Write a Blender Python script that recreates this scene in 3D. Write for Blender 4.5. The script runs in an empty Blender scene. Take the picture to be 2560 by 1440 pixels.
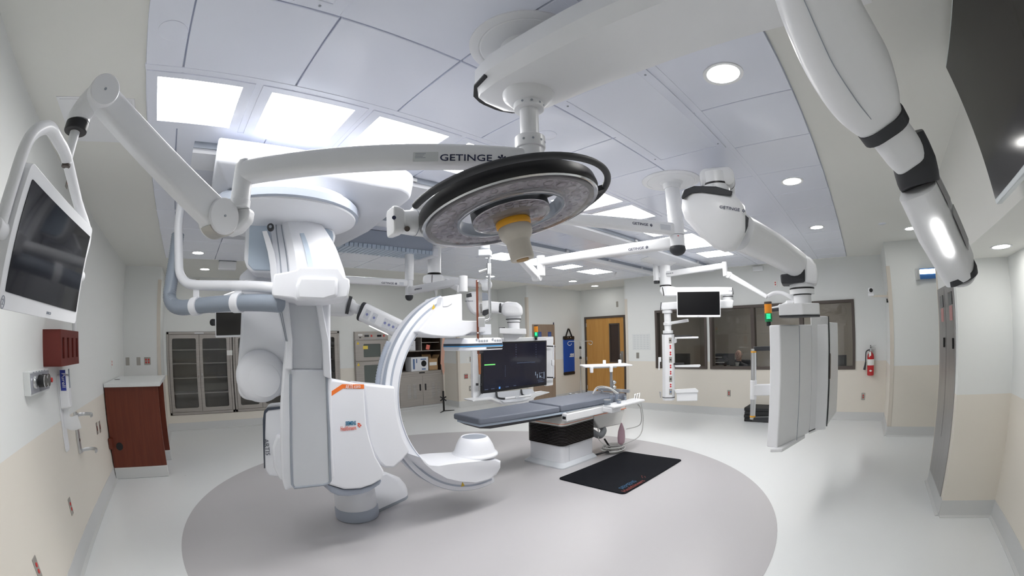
import bpy, bmesh, math, random
from mathutils import Vector, Matrix
from math import sin, cos, tan, pi, hypot, radians, atan2, acos, sqrt
random.seed(7)
SC = bpy.context.scene
COL = SC.collection

# ------------------------------------------------------------------ camera
EYE = Vector((0, 0, 1.66))
YAW, PITCH, ROLL = radians(45.58243795), radians(1.10489658), radians(-1.3492035)
PCX, PCY = 1299.9, 825.1                       # lens centre on the cropped frame
KP = (0.066054996, 3.2284898e-05, 5.7540952e-08, 1.5853998e-07)
_F = Vector((cos(YAW)*cos(PITCH), sin(YAW)*cos(PITCH), sin(PITCH)))
_R = Vector((sin(YAW), -cos(YAW), 0)); _U = _R.cross(_F)
CR = _R*cos(ROLL) + _U*sin(ROLL); CU = -_R*sin(ROLL) + _U*cos(ROLL)
cam = bpy.data.cameras.new('camera'); cam_o = bpy.data.objects.new('camera', cam); COL.objects.link(cam_o)
M3 = Matrix((CR, CU, -_F)).transposed().to_4x4(); M3.translation = EYE
cam_o.matrix_world = M3
cam.type = 'PANO'; cam.panorama_type = 'FISHEYE_LENS_POLYNOMIAL'
cam.sensor_width = 36; cam.sensor_height = 20.25; cam.fisheye_fov = radians(200)
cam.fisheye_polynomial_k0 = 0
cam.fisheye_polynomial_k1, cam.fisheye_polynomial_k2, cam.fisheye_polynomial_k3, cam.fisheye_polynomial_k4 = [-k for k in KP]
cam.shift_x = -(PCX-1280)/2560; cam.shift_y = (PCY-720)/1440
cam.clip_start = .01; cam.clip_end = 60
SC.camera = cam_o

# ------------------------------------------------------------------ world and exposure
W = bpy.data.worlds.new('world'); SC.world = W; W.use_nodes = True
W.node_tree.nodes['Background'].inputs[0].default_value = (.6, .63, .68, 1)
W.node_tree.nodes['Background'].inputs[1].default_value = .25
VS = SC.view_settings
VS.view_transform = 'Standard'; VS.look = 'None'; VS.gamma = 1; VS.use_curve_mapping = False
VS.exposure = 0.12
SC.cycles.use_denoising = True
SC.cycles.max_bounces = 10; SC.cycles.diffuse_bounces = 6; SC.cycles.glossy_bounces = 4; SC.cycles.transmission_bounces = 8
SC.cycles.sample_clamp_indirect = 6
TROFFER_POWER, DOWN_POWER = 16.5, 48.0

# ------------------------------------------------------------------ helpers
def ray(px, py):
    dx, dy = px-PCX, -(py-PCY); r = hypot(dx, dy)+1e-9; m = r*36/2560
    t = ((KP[3]*m+KP[2])*m+KP[1])*m*m+KP[0]*m
    return (CR*dx+CU*dy)*(sin(t)/r)+_F*cos(t)
def at(px, py, X=None, Y=None, Z=None, D=None, P=None, N=None):
    d = ray(px, py)
    if X is not None: t = X/d.x
    elif Y is not None: t = Y/d.y
    elif Z is not None: t = (Z-EYE.z)/d.z
    elif D is not None: t = D
    else: t = (Vector(P)-EYE).dot(N)/d.dot(N)
    return EYE+d*t
V = Vector
XA, YA, ZA = V((1, 0, 0)), V((0, 1, 0)), V((0, 0, 1))

def mat(name, col, rough=.4, metal=0, var=.04, scale=18, bump=0, spec=.5, emit=None, estr=0, alpha=None, trans=0, ior=1.45, coat=0):
    m = bpy.data.materials.new(name); m.use_nodes = True
    nt = m.node_tree; b = nt.nodes['Principled BSDF']
    b.inputs['Base Color'].default_value = (*col, 1); b.inputs['Roughness'].default_value = rough
    b.inputs['Metallic'].default_value = metal; b.inputs['Specular IOR Level'].default_value = spec
    b.inputs['IOR'].default_value = ior; b.inputs['Coat Weight'].default_value = coat
    if trans: b.inputs['Transmission Weight'].default_value = trans
    if alpha is not None: b.inputs['Alpha'].default_value = alpha
    if emit: b.inputs['Emission Color'].default_value = (*emit, 1); b.inputs['Emission Strength'].default_value = estr
    if var or bump:
        tc = nt.nodes.new('ShaderNodeTexCoord'); no = nt.nodes.new('ShaderNodeTexNoise')
        no.inputs['Scale'].default_value = scale; no.inputs['Detail'].default_value = 4
        nt.links.new(tc.outputs['Object'], no.inputs['Vector'])
        if var:
            mr = nt.nodes.new('ShaderNodeMapRange')
            mr.inputs['To Min'].default_value = max(0, rough-var); mr.inputs['To Max'].default_value = min(1, rough+var)
            nt.links.new(no.outputs['Fac'], mr.inputs['Value']); nt.links.new(mr.outputs['Result'], b.inputs['Roughness'])
        if bump:
            bu = nt.nodes.new('ShaderNodeBump'); bu.inputs['Strength'].default_value = bump; bu.inputs['Distance'].default_value = .01
            nt.links.new(no.outputs['Fac'], bu.inputs['Height']); nt.links.new(bu.outputs['Normal'], b.inputs['Normal'])
    return m
def emat(name, col, s):
    m = bpy.data.materials.new(name); m.use_nodes = True; nt = m.node_tree; nt.nodes.clear()
    e = nt.nodes.new('ShaderNodeEmission'); o = nt.nodes.new('ShaderNodeOutputMaterial')
    e.inputs[0].default_value = (*col, 1); e.inputs[1].default_value = s; nt.links.new(e.outputs[0], o.inputs[0])
    return m
def twotone(name, split, low, high, rough=.55):
    m = mat(name, high, rough, var=.05, scale=9); nt = m.node_tree; b = nt.nodes['Principled BSDF']
    g = nt.nodes.new('ShaderNodeNewGeometry'); s = nt.nodes.new('ShaderNodeSeparateXYZ'); gt = nt.nodes.new('ShaderNodeMath'); gt.operation = 'GREATER_THAN'
    gt.inputs[1].default_value = split; mx = nt.nodes.new('ShaderNodeMix'); mx.data_type = 'RGBA'
    mx.inputs[6].default_value = (*low, 1); mx.inputs[7].default_value = (*high, 1)
    nt.links.new(g.outputs['Position'], s.inputs[0]); nt.links.new(s.outputs['Z'], gt.inputs[0])
    nt.links.new(gt.outputs[0], mx.inputs[0]); nt.links.new(mx.outputs[2], b.inputs['Base Color'])
    return m
def grain(name, c1, c2, rough, sx, sy, sz, metal=0):
    m = mat(name, c1, rough, metal, var=0); nt = m.node_tree; b = nt.nodes['Principled BSDF']
    tc = nt.nodes.new('ShaderNodeTexCoord'); mp = nt.nodes.new('ShaderNodeMapping'); mp.inputs['Scale'].default_value = (sx, sy, sz)
    no = nt.nodes.new('ShaderNodeTexNoise'); no.inputs['Scale'].default_value = 1; no.inputs['Detail'].default_value = 5
    rp = nt.nodes.new('ShaderNodeValToRGB'); rp.color_ramp.elements[0].color = (*c1, 1); rp.color_ramp.elements[1].color = (*c2, 1)
    rp.color_ramp.elements[0].position = .35; rp.color_ramp.elements[1].position = .68
    nt.links.new(tc.outputs['Object'], mp.inputs[0]); nt.links.new(mp.outputs[0], no.inputs['Vector'])
    nt.links.new(no.outputs['Fac'], rp.inputs[0]); nt.links.new(rp.outputs[0], b.inputs['Base Color'])
    return m

class G:
    """collects shapes in world coordinates and links them as one mesh object"""
    def __init__(s): s.b = bmesh.new(); s.mi = 0
    def face(s, vs):
        try: f = s.b.faces.new(vs); f.material_index = s.mi; return f
        except ValueError: return None
    def box(s, c, size, R=None):
        c = V(c); h = [x/2 for x in size]; vs = []
        for k in range(8):
            p = V(((1 if k & 1 else -1)*h[0], (1 if k & 2 else -1)*h[1], (1 if k & 4 else -1)*h[2]))
            vs.append(s.b.verts.new(c+(R @ p if R else p)))
        for f in ((0, 2, 3, 1), (4, 5, 7, 6), (0, 1, 5, 4), (2, 6, 7, 3), (0, 4, 6, 2), (1, 3, 7, 5)): s.face([vs[i] for i in f])
        return s
    def box2(s, a, b): return s.box([(a[i]+b[i])/2 for i in range(3)], [abs(b[i]-a[i]) for i in range(3)])
    def bar(s, p0, p1, w, h, up=ZA, w1=None, h1=None):
        p0, p1 = V(p0), V(p1); t = (p1-p0).normalized(); x = t.cross(V(up)).normalized(); y = x.cross(t)
        r = []
        for p, ww, hh in ((p0, w, h), (p1, w1 or w, h1 or h)):
            r.append([s.b.verts.new(p+x*(a*ww/2)+y*(c*hh/2)) for a, c in ((-1, -1), (1, -1), (1, 1), (-1, 1))])
        for i in range(4): s.face([r[0][i], r[0][(i+1) % 4], r[1][(i+1) % 4], r[1][i]])
        s.face(r[0][::-1]); s.face(r[1]); return s
    def rings(s, rings, cap=True, close=False):
        R = [[s.b.verts.new(p) for p in q] for q in rings]
        n = len(R[0]); m = len(R)
        for j in range(m if close else m-1):
            a, b = R[j], R[(j+1) % m]
            for i in range(n): s.face([a[i], a[(i+1) % n], b[(i+1) % n], b[i]])
        if cap and not close: s.face(R[0][::-1]); s.face(R[-1])
        return s
    def tube(s, pts, r, n=12, close=False, flat=None, up=None):
        pts = [V(p) for p in pts]; m = len(pts); rs = r if isinstance(r, (list, tuple)) else [r]*m
        T = []
        for i in range(m):
            a = pts[(i-1) % m] if (i or close) else pts[0]; b = pts[(i+1) % m] if (i < m-1 or close) else pts[-1]
            T.append((b-a).normalized())
        x = T[0].orthogonal().normalized() if up is None else T[0].cross(V(up)).normalized()
        out = []
        for i in range(m):
            if up is not None: x = T[i].cross(V(up)).normalized()
            else: x = (x-T[i]*x.dot(T[i])).normalized()
            y = T[i].cross(x)
            fx, fy = flat or (1, 1)
            out.append([pts[i]+x*(cos(2*pi*k/n)*rs[i]*fx)+y*(sin(2*pi*k/n)*rs[i]*fy) for k in range(n)])
        return s.rings(out, close=close)
    def cyl(s, p0, p1, r0, r1=None, n=32): return s.tube([p0, p1], [r0, r0 if r1 is None else r1], n)
    def lathe(s, prof, o, ax=ZA, n=40):
        o, ax = V(o), V(ax).normalized(); x = ax.orthogonal().normalized(); y = ax.cross(x)
        return s.rings([[o+ax*h+x*(cos(2*pi*k/n)*r)+y*(sin(2*pi*k/n)*r) for k in range(n)] for r, h in prof])
    def prism(s, pts, vec):
        a = [s.b.verts.new(V(p)) for p in pts]; b = [s.b.verts.new(V(p)+V(vec)) for p in pts]; n = len(a)
        for i in range(n): s.face([a[i], a[(i+1) % n], b[(i+1) % n], b[i]])
        s.face(a[::-1]); s.face(b); return s
    def sph(s, c, r, sc=(1, 1, 1), R=None, n=20):
        c = V(c); rr = []
        for j in range(1, n//2):
            a = pi*j/(n//2); rr.append([c+(R @ q if R else q) for q in [V((sin(a)*cos(2*pi*k/n)*r*sc[0], sin(a)*sin(2*pi*k/n)*r*sc[1], cos(a)*r*sc[2])) for k in range(n)]])
        return s.rings(rr)
    def done(s, name, m, parent=None, bevel=0, seg=3, sharp=35, sub=0):
        bmesh.ops.recalc_face_normals(s.b, faces=s.b.faces)
        me = bpy.data.meshes.new(name); s.b.to_mesh(me); s.b.free()
        for x in (m if isinstance(m, (list, tuple)) else [m]): me.materials.append(x)
        me.polygons.foreach_set('use_smooth', [True]*len(me.polygons))
        if not sub: me.set_sharp_from_angle(angle=radians(sharp))
        o = bpy.data.objects.new(name, me); COL.objects.link(o)
        if bevel:
            b = o.modifiers.new('bevel', 'BEVEL'); b.width = bevel; b.segments = seg; b.limit_method = 'ANGLE'; b.angle_limit = radians(32)
            b.harden_normals = False
        if sub:
            b = o.modifiers.new('sub', 'SUBSURF'); b.levels = sub; b.render_levels = sub
        if parent: put(o, parent)
        return o
BASE = {}
def put(o, parent):
    o.parent = parent
    r = parent
    while r.parent: r = r.parent
    if parent.type == 'EMPTY': o.matrix_parent_inverse = Matrix.Translation(-parent.location)
def thing(name, label, cat, loc, group=None):
    o = bpy.data.objects.new(name, None); COL.objects.link(o); o.location = loc; o.empty_display_size = .1
    o['label'] = label; o['category'] = cat
    if group: o['group'] = group
    return o
def tag(o, label, cat, group=None, kind=None):
    o['label'] = label; o['category'] = cat
    if group: o['group'] = group
    if kind: o['kind'] = kind
    return o
def struct(o): o['kind'] = 'structure'; return o
def dup(root, off, label, group=None):
    r = root.copy(); COL.objects.link(r); r.location = root.location+V(off); r['label'] = label
    if group: r['group'] = group
    for ch in list(root.children):
        c = ch.copy(); COL.objects.link(c); c.parent = r
        for g in list(ch.children):
            d = g.copy(); COL.objects.link(d); d.parent = c
    return r
def txt(name, s, pos, xd, yd, size, m, parent=None, align='CENTER', stretch=1, depth=.0006, bold=0):
    cu = bpy.data.curves.new(name, 'FONT'); cu.body = s; cu.size = size; cu.align_x = align; cu.align_y = 'CENTER'; cu.extrude = depth; cu.offset = bold
    cu.resolution_u = 3
    t = bpy.data.objects.new(name+'_src', cu); COL.objects.link(t)
    me = bpy.data.meshes.new_from_object(t.evaluated_get(bpy.context.evaluated_depsgraph_get()))
    bpy.data.objects.remove(t)
    xd, yd = V(xd).normalized(), V(yd).normalized(); zd = xd.cross(yd).normalized(); yd = zd.cross(xd)
    R = Matrix((xd*stretch, yd, zd)).transposed().to_4x4(); R.translation = V(pos)+zd*depth
    me.transform(R); me.materials.clear(); me.materials.append(m)
    o = bpy.data.objects.new(name, me); COL.objects.link(o)
    if parent: put(o, parent)
    return o
def resample(pts, step):
    out = [pts[0]]; acc = 0
    for a, b in zip(pts, pts[1:]):
        L = (b-a).length; s = step-acc
        while s <= L: out.append(a.lerp(b, s/L)); s += step
        acc = (acc+L) % step if L else acc
        acc = L-(s-step)
    return out
def arc(c, x, y, r, a0, a1, n): return [V(c)+V(x)*(r*cos(radians(a0+(a1-a0)*i/n)))+V(y)*(r*sin(radians(a0+(a1-a0)*i/n))) for i in range(n+1)]
def rrect(c, x, y, w, h, r, n=5):
    c, x, y = V(c), V(x), V(y); out = []
    for sx, sy, a in ((1, 1, 0), (-1, 1, 90), (-1, -1, 180), (1, -1, 270)):
        out += arc(c+x*(sx*(w/2-r))+y*(sy*(h/2-r)), x, y, r, a, a+90, n)
    return out
def smooth(pts, n=6, close=False):
    pts = [V(p) for p in pts]; m = len(pts); out = []
    for i in range(m if close else m-1):
        g = lambda k: pts[k % m] if close else pts[min(max(k, 0), m-1)]
        p0, p1, p2, p3 = g(i-1), g(i), g(i+1), g(i+2)
        for k in range(n):
            t = k/n
            out.append(.5*((2*p1)+(p2-p0)*t+(2*p0-5*p1+4*p2-p3)*t*t+(3*p1-p0-3*p2+p3)*t**3))
    if not close: out.append(pts[-1])
    return out

# ------------------------------------------------------------------ materials
m_wall = twotone('painted_wall', 1.08, (.74, .70, .63), (.76, .775, .765))
m_gyp = mat('gypsum_ceiling_paint', (.77, .77, .735), .6)
m_tile = mat('metal_ceiling_panel', (.80, .83, .93), .16, var=.02, spec=.5)  # blue cast of the lights' reflection is put into the panel colour
m_seam = mat('ceiling_seam', (.42, .45, .56), .6)
m_floor = mat('sheet_vinyl_floor', (.74, .76, .77), .28, var=.012, scale=3)
m_inlay = mat('taupe_vinyl_inlay', (.47, .46, .475), .34, var=.05, scale=300)
m_cove = mat('vinyl_cove', (.60, .61, .61), .4)
m_white = mat('white_enamel', (.80, .81, .83), .32)
m_siem = mat('white_satin_plastic', (.77, .785, .83), .38)
m_grey = mat('light_grey_panel', (.60, .62, .66), .45)
m_band = mat('grey_blue_band', (.38, .42, .50), .4)
m_midgrey = mat('mid_grey_plastic', (.30, .33, .38), .5)
m_dark = mat('charcoal_rubber', (.035, .037, .042), .55)
m_black = mat('black_plastic', (.012, .012, .014), .4)
m_screen = mat('dark_display_glass', (.012, .012, .016), .06, var=0, spec=.6)
m_matte = mat('matte_display_glass', (.03, .028, .025), .12, var=.02, spec=.5)
m_steel = grain('brushed_steel', (.37, .345, .32), (.44, .41, .385), .38, 2, 2, 60, metal=.5)
m_steelv = grain('brushed_steel_dark', (.34, .33, .33), (.42, .41, .41), .3, 60, 60, 2, metal=.85)
m_chrome = mat('chrome', (.75, .76, .78), .16, metal=1, var=.03)
m_alu = mat('aluminium', (.62, .63, .64), .35, metal=.8)
m_cherry = grain('cherry_veneer', (.115, .022, .010), (.150, .032, .014), .42, 30, 30, 2)
m_maroon = mat('maroon_plastic', (.14, .022, .016), .5)
m_oak = grain('oak_door_veneer', (.56, .28, .070), (.64, .34, .095), .4, 14, 14, 1.2)
m_frame = mat('bronze_frame_paint', (.085, .068, .060), .45)
m_brown = mat('brown_glass', (.06, .045, .04), .1, var=0)
m_glass = mat('clear_glass', (.95, .97, .97), .02, var=0, trans=1, ior=1.45)
m_red = mat('red_plastic', (.55, .035, .03), .4)
m_redpaint = mat('red_enamel', (.50, .02, .025), .25)
m_navy = mat('navy_print', (.02, .025, .07), .5)
m_orange = mat('orange_stripe', (.85, .19, .03), .45)
m_paper = mat('white_paper', (.82, .82, .80), .7)
m_count = mat('white_solid_surface', (.72, .74, .74), .3)
m_plate = mat('steel_wall_plate', (.42, .40, .37), .35, metal=.6)
m_beige = mat('beige_corner_guard', (.66, .61, .54), .5)
m_hole = mat('dark_recess', (.008, .008, .009), .8)
m_cab_in = mat('cabinet_interior', (.22, .20, .175), .5, metal=.3)
m_troff = emat('troffer_diffuser_glow', (1, .985, .96), TROFFER_POWER)
m_down = emat('downlight_glow', (1, .985, .95), DOWN_POWER)

# ------------------------------------------------------------------ room shell
CH = 2.96
def wallpiece(name, a, b, th, holes=(), z0=0, z1=CH, m=None, base=True, ext=0):
    """wall from a to b (x, y); the room lies to the right of a->b when th > 0"""
    a, b = V((*a, 0)), V((*b, 0)); L = (b-a).length; t = (b-a)/L; nrm = V((-t.y, t.x, 0)) if th > 0 else V((t.y, -t.x, 0)); th = abs(th)
    xs = sorted({0, L, *[h[0] for h in holes], *[h[1] for h in holes]}); zs = sorted({z0, z1, *[h[2] for h in holes], *[h[3] for h in holes]})
    g = G()
    for i in range(len(xs)-1):
        for k in range(len(zs)-1):
            mx, mz = (xs[i]+xs[i+1])/2, (zs[k]+zs[k+1])/2
            if any(h[0] < mx < h[1] and h[2] < mz < h[3] for h in holes): continue
            p = a+t*xs[i]; q = a+t*xs[i+1]
            g.prism([p+ZA*zs[k], q+ZA*zs[k], q+ZA*zs[k+1], p+ZA*zs[k+1]], nrm*th)
    bmesh.ops.remove_doubles(g.b, verts=g.b.verts, dist=1e-5)
    o = struct(g.done(name, m or m_wall))
    if base:
        g = G(); prof = [(0, .15), (-.006, .15), (-.008, .05), (-.016, .016), (-.045, .004), (-.045, 0), (0, 0)]
        g.prism([a-t*ext+nrm*d+ZA*z for d, z in prof], b-a+t*ext)
        struct(g.done('baseboard_'+name[5:], m_cove))
    return o
g = G(); g.box2((-1.5, -2.9, -.1), (10, 9.6, 0)); struct(g.done('floor', m_floor))
g = G(); g.lathe([(0.01, .0), (3.1, .0), (3.1, .002), (.01, .002)], (2.774, 3.586, 0), n=160); struct(g.done('floor_inlay', m_inlay))
g = G(); g.box2((-1.5, -2.9, CH), (10, 9.6, CH+.12)); struct(g.done('ceiling', m_gyp))
wallpiece('wall_left', (-1.27, -1.59), (-1.27, 7.92), .12)
wallpiece('wall_outlets', (-1.27, 7.92), (-.56, 7.92), .12)
wallpiece('wall_return', (-.56, 8.04), (-.56, 9.05), .12, ext=.12)
NW = [(.06, 3.90, .30, 1.905), (5.395, 6.62, .08, 1.80)]
wallpiece('wall_north', (-.56, 9.05), (6.15, 9.05), .12, holes=[(NW[0][0], NW[0][1], NW[0][2], NW[0][3]), (5.36, 6.66, .06, 1.79)])
wallpiece('wall_step', (6.15, 9.05), (6.15, 8.45), .12)
wallpiece('wall_northeast', (6.27, 8.45), (7.48, 8.45), .12, ext=.12)
wallpiece('wall_jog', (7.48, 8.45), (7.48, 7.38), .12)
wallpiece('wall_blue_board', (7.60, 7.38), (9.66, 7.38), .12, ext=.12)
wallpiece('wall_door', (9.66, 7.38), (9.66, 5.05), .12, holes=[(.115, 1.46, 0, 2.205)])
wallpiece('wall_window_return', (9.66, 5.19), (8.6, 5.19), .12)
WH = [(5.19-4.417, 5.19-3.19, .93, 2.19), (5.19-3.125, 5.19-.086, .93, 2.19)]
wallpiece('wall_window', (8.48, 5.19), (8.48, -.54), .12, holes=WH)
wallpiece('wall_bump_side', (8.48, -.54), (7.25, -.54), .12)
wallpiece('wall_bump', (7.25, -.66), (7.25, -2.6), .12, ext=.12)
wallpiece('wall_south', (7.25, -2.6), (5.07, -2.6), .12)
wallpiece('wall_steel_end', (5.07, -2.6), (5.07, -1.11), .12)
wallpiece('wall_steel', (5.07, -.99), (4.07, -.99), .12)
wallpiece('wall_alcove', (4.07, -1.11), (4.07, -1.59), .12, z1=2.3, ext=.12)
wallpiece('wall_right', (4.07, -1.59), (-1.27, -1.59), .12, z1=2.3)
g = G(); g.box2((-1.27, -1.62, 2.2), (4.07, -.99, CH)); struct(g.done('ceiling_soffit', m_gyp))

# white metal ceiling island
XS = [-.446, -.235, .382, .993, 1.604, 2.215, 2.84, 3.465, 4.09, 4.715, 5.34, 5.965, 6.59, 7.215, 7.84, 8.27]
YS = [.152, .743, 1.36, 1.966, 2.60, 3.21, 3.82, 4.43, 5.13, 5.75, 6.36, 6.98]
g = G(); g.box2((-.446, .152, CH-.012), (8.27, 6.98, CH)); struct(g.done('ceiling_island', m_seam))
SKIP = set()
def tilecells():
    for j in range(len(YS)-1):
        i = 0
        while i < len(XS)-1:
            step = 1
            if j in (1, 2) and 0 < i < len(XS)-2: step = 2 if (i % 2 == 1 and i+2 <= len(XS)-1 and j == 1) else 1
            yield XS[i], XS[i+step], YS[j], YS[j+1]; i += step
g = G()
for x0, x1, y0, y1 in tilecells():
    g.box2((x0+.004, y0+.004, CH-.024), (x1-.004, y1-.004, CH-.004))
g.done_o = struct(g.done('ceiling_panels', m_tile, bevel=.003, seg=1))
# T-bar between the strip of square panels and the wide panels
for n, y in enumerate((.743, 1.966, 2.60, 4.43)):
    g = G(); g.box2((-.446, y-.022, CH-.027), (8.27, y+.022, CH-.004)); struct(g.done('trim_%d' % (n+1), m_tile, bevel=.002, seg=1))

TZ = CH-.024
def troffer(x0, x1, y0, y1, label):
    t = thing('ceiling_light', label, 'ceiling light', ((x0+x1)/2, (y0+y1)/2, TZ), 'square ceiling lights')
    g = G(); o = [V((x0-.065, y0-.05, 0)), V((x1+.065, y0-.05, 0)), V((x1+.065, y1+.05, 0)), V((x0-.065, y1+.05, 0))]
    i = [V((x0, y0, 0)), V((x1, y0, 0)), V((x1, y1, 0)), V((x0, y1, 0))]
    za = V((0, 0, TZ-.006)); zb = V((0, 0, TZ+.02))
    g.rings([[p+zb for p in o], [p+za for p in o], [p+za for p in i], [p+zb for p in i]], cap=False)
    g.done('frame', m_tile, t, bevel=.002, seg=1)
    g = G(); g.box2((x0, y0, TZ-.002), (x1, y1, TZ+.006)); g.done('diffuser', m_troff, t)
    return t
R1 = [(-.37, .11, 'square ceiling light nearest the left wall in the front row'),
      (.28, .77, 'square ceiling light second from the left wall in the front row'),
      (.93, 1.42, 'square ceiling light in front row above the long white arm, third from left wall'),
      (1.58, 2.07, 'square ceiling light in front row half hidden behind the column of the surgical lamp'),
      (2.30, 2.79, 'square ceiling light in front row hidden mostly by the round surgical lamp'),
      (2.92, 3.41, 'square ceiling light in front row seen past the rim of the surgical lamp'),
      (3.57, 4.08, 'square ceiling light in front row just right of the surgical lamp handle ring'),
      (4.46, 4.95, 'square ceiling light in front row behind the boom arm lettering'),
      (5.10, 6.02, 'wide square ceiling light between boom column and white pendant head'),
      (6.42, 6.93, 'square ceiling light at the far end of the front row, below the pendant arm')]
for x0, x1, l in R1: troffer(x0, x1, 2.045, 2.53, l)
R2 = [(.40, .89, 'square ceiling light in rear row above the gantry hose'), (1.9, 2.39, 'square ceiling light in rear row behind the gantry carriage'),
      (4.20, 4.69, 'square ceiling light in rear row peeking under the surgical lamp handle'), (4.95, 5.44, 'square ceiling light in rear row behind the lower boom arm'),
      (5.86, 6.19, 'narrow square ceiling light in rear row above the spring arm elbow'), (6.58, 7.17, 'square ceiling light farthest from camera in the rear row')]
for x0, x1, l in R2: troffer(x0, x1, 4.64, 5.11, l)

def downlight(x, y, z, label, lit=True, r=.085):
    t = thing('downlight' if lit else 'ceiling_speaker', label, 'downlight' if lit else 'ceiling speaker', (x, y, z), 'round recessed downlights' if lit else None)
    g = G(); g.rings([[V((x+cos(2*pi*k/32)*q, y+sin(2*pi*k/32)*q, z+h)) for k in range(32)] for q, h in ((r+.022, .004), (r+.02, -.006), (r, -.004), (r, .012))], cap=False)
    g.done('trim_ring', m_white, t)
    g = G(); g.lathe([(.004, -.001), (r, -.001), (r, .006), (.004, .006)], (x, y, z), n=32); g.done('lens' if lit else 'grille', m_down if lit else m_tile, t)
    return t
downlight(*at(1808, 184, Z=TZ).xy, TZ, 'large bright downlight nearest the camera in the right strip of panels', r=.087)
downlight(*at(1980, 453, Z=TZ).xy, TZ, 'downlight in the right strip beyond the white pendant head')
downlight(*at(2042, 568, Z=TZ).xy, TZ, 'downlight in the right strip above the dark knuckle of the pendant arm')
downlight(*at(2277, 571, Z=CH).xy, CH, 'downlight in plain ceiling beside the keypad arm at the right', r=.09)
downlight(*at(2503, 616, Z=2.2).xy, 2.2, 'downlight in the low soffit over the right alcove')
downlight(*at(495, 632, Z=TZ).xy, TZ, 'downlight above the grey corrugated hose, inside the panel ceiling')
downlight(*at(512, 673, Z=CH).xy, CH, 'downlight in plain ceiling above the steel glass cabinets')
downlight(*at(943, 697, Z=CH).xy, CH, 'downlight in plain ceiling above the steel warming cabinet')
downlight(*at(1226, 691, Z=TZ).xy, TZ, 'downlight behind the thin steel pole of the hanging shield')
downlight(*at(1432, 703, Z=TZ).xy, TZ, 'downlight in panel ceiling, left of the two above the wooden door')
downlight(*at(1487, 715, Z=CH).xy, CH, 'downlight in plain ceiling closest to the wooden door')

def speaker(px, py, z, label, r):
    c = at(px, py, Z=z); t = thing('ceiling_speaker', label, 'ceiling speaker', (c.x, c.y, z))
    g = G(); g.lathe([(.004, -.006), (r*.8, -.006), (r*.98, -.003), (r, .002), (r, .01), (.004, .01)], (c.x, c.y, z), n=40); g.done('grille', m_tile, t)
def vent(pxs, label):
    c = [at(*q, Z=TZ) for q in pxs]; mid = sum(c, V())/4
    x0, x1 = min(p.x for p in c), max(p.x for p in c); y0, y1 = min(p.y for p in c), max(p.y for p in c)
    t = thing('ceiling_vent', label, 'air vent', (mid.x, mid.y, TZ), 'perforated ceiling vents')
    g = G(); za, zb = V((0, 0, TZ-.009)), V((0, 0, TZ+.01)); f = .055
    o = [V(q) for q in ((x0, y0, 0), (x1, y0, 0), (x1, y1, 0), (x0, y1, 0))]; i = [V(q) for q in ((x0+f, y0+f, 0), (x1-f, y0+f, 0), (x1-f, y1-f, 0), (x0+f, y1-f, 0))]
    g.rings([[p+zb for p in o], [p+za for p in o], [p+za for p in i], [p+zb for p in i]], cap=False); g.done('frame', m_tile, t, bevel=.002, seg=1)
    g = G(); g.box2((x0+f, y0+f, TZ-.004), (x1-f, y1-f, TZ+.006)); g.done('perforated_plate', m_perf, t)
    for sx, sy in ((x0+.1, y0+.027), (x1-.1, y0+.027), (x0+.1, y1-.027), (x1-.1, y1-.027)):
        g = G(); g.cyl((sx, sy, TZ-.012), (sx, sy, TZ-.006), .006, n=12); g.done('screw', m_midgrey, t)
    return t
def perforated():
    m = mat('perforated_sheet', (.78, .81, .91), .3, var=0); nt = m.node_tree; b = nt.nodes['Principled BSDF']
    tc = nt.nodes.new('ShaderNodeTexCoord'); vo = nt.nodes.new('ShaderNodeTexVoronoi'); vo.inputs['Scale'].default_value = 110; vo.inputs['Randomness'].default_value = 0
    r = nt.nodes.new('ShaderNodeValToRGB'); r.color_ramp.elements[0].position = .28; r.color_ramp.elements[1].position = .33
    r.color_ramp.elements[0].color = (.50, .53, .62, 1); r.color_ramp.elements[1].color = (.80, .83, .92, 1)
    nt.links.new(tc.outputs['Object'], vo.inputs['Vector']); nt.links.new(vo.outputs['Distance'], r.inputs[0]); nt.links.new(r.outputs[0], b.inputs['Base Color'])
    return m
speaker(433, 77, TZ, 'unlit round white speaker in the ceiling panel at upper left', .075)
speaker(1365, 338, TZ, 'pale round speaker in ceiling right of the lamp column', .07)
speaker(2206, 559, CH, 'small pale round speaker in plain ceiling near the wall camera', .06)
m_perf = perforated()
vent([(1380, 250), (1600, 160), (1815, 367), (1645, 400)], 'large perforated vent panel right of the surgical lamp column')
vent([(700, -40), (890, -20), (854, 32), (672, -10)], 'perforated vent panel at the top edge of the ceiling')

# ------------------------------------------------------------------ windows, control room, door
def window(n, y0, y1, mulls, label):
    x0 = 8.455; z0, z1 = .93, 2.19; f = .055
    t = bpy.data.objects.new('window_%d' % n, None); COL.objects.link(t); t.location = (8.54, (y0+y1)/2, z0); t['kind'] = 'structure'
    g = G(); o = [V((0, y0, z0)), V((0, y1, z0)), V((0, y1, z1)), V((0, y0, z1))]; i = [V((0, y0+f, z0+f)), V((0, y1-f, z0+f)), V((0, y1-f, z1-f)), V((0, y0+f, z1-f))]
    a, b = V((x0, 0, 0)), V((8.62, 0, 0))
    g.rings([[p+b for p in o], [p+a for p in o], [p+a for p in i], [p+b for p in i]], close=True, cap=False); g.done('window_frame', m_frame, t, bevel=.004, seg=1)
    for y in mulls:
        g = G(); g.box2((x0, y-.04, z0+f), (8.62, y+.04, z1-f)); g.done('mullion', m_frame, t, bevel=.004, seg=1)
    g = G(); g.box2((8.53, y0+f, z0+f), (8.54, y1-f, z1-f)); g.done('window_pane', m_glass, t)
window(1, 3.19, 4.417, [], '')
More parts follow.
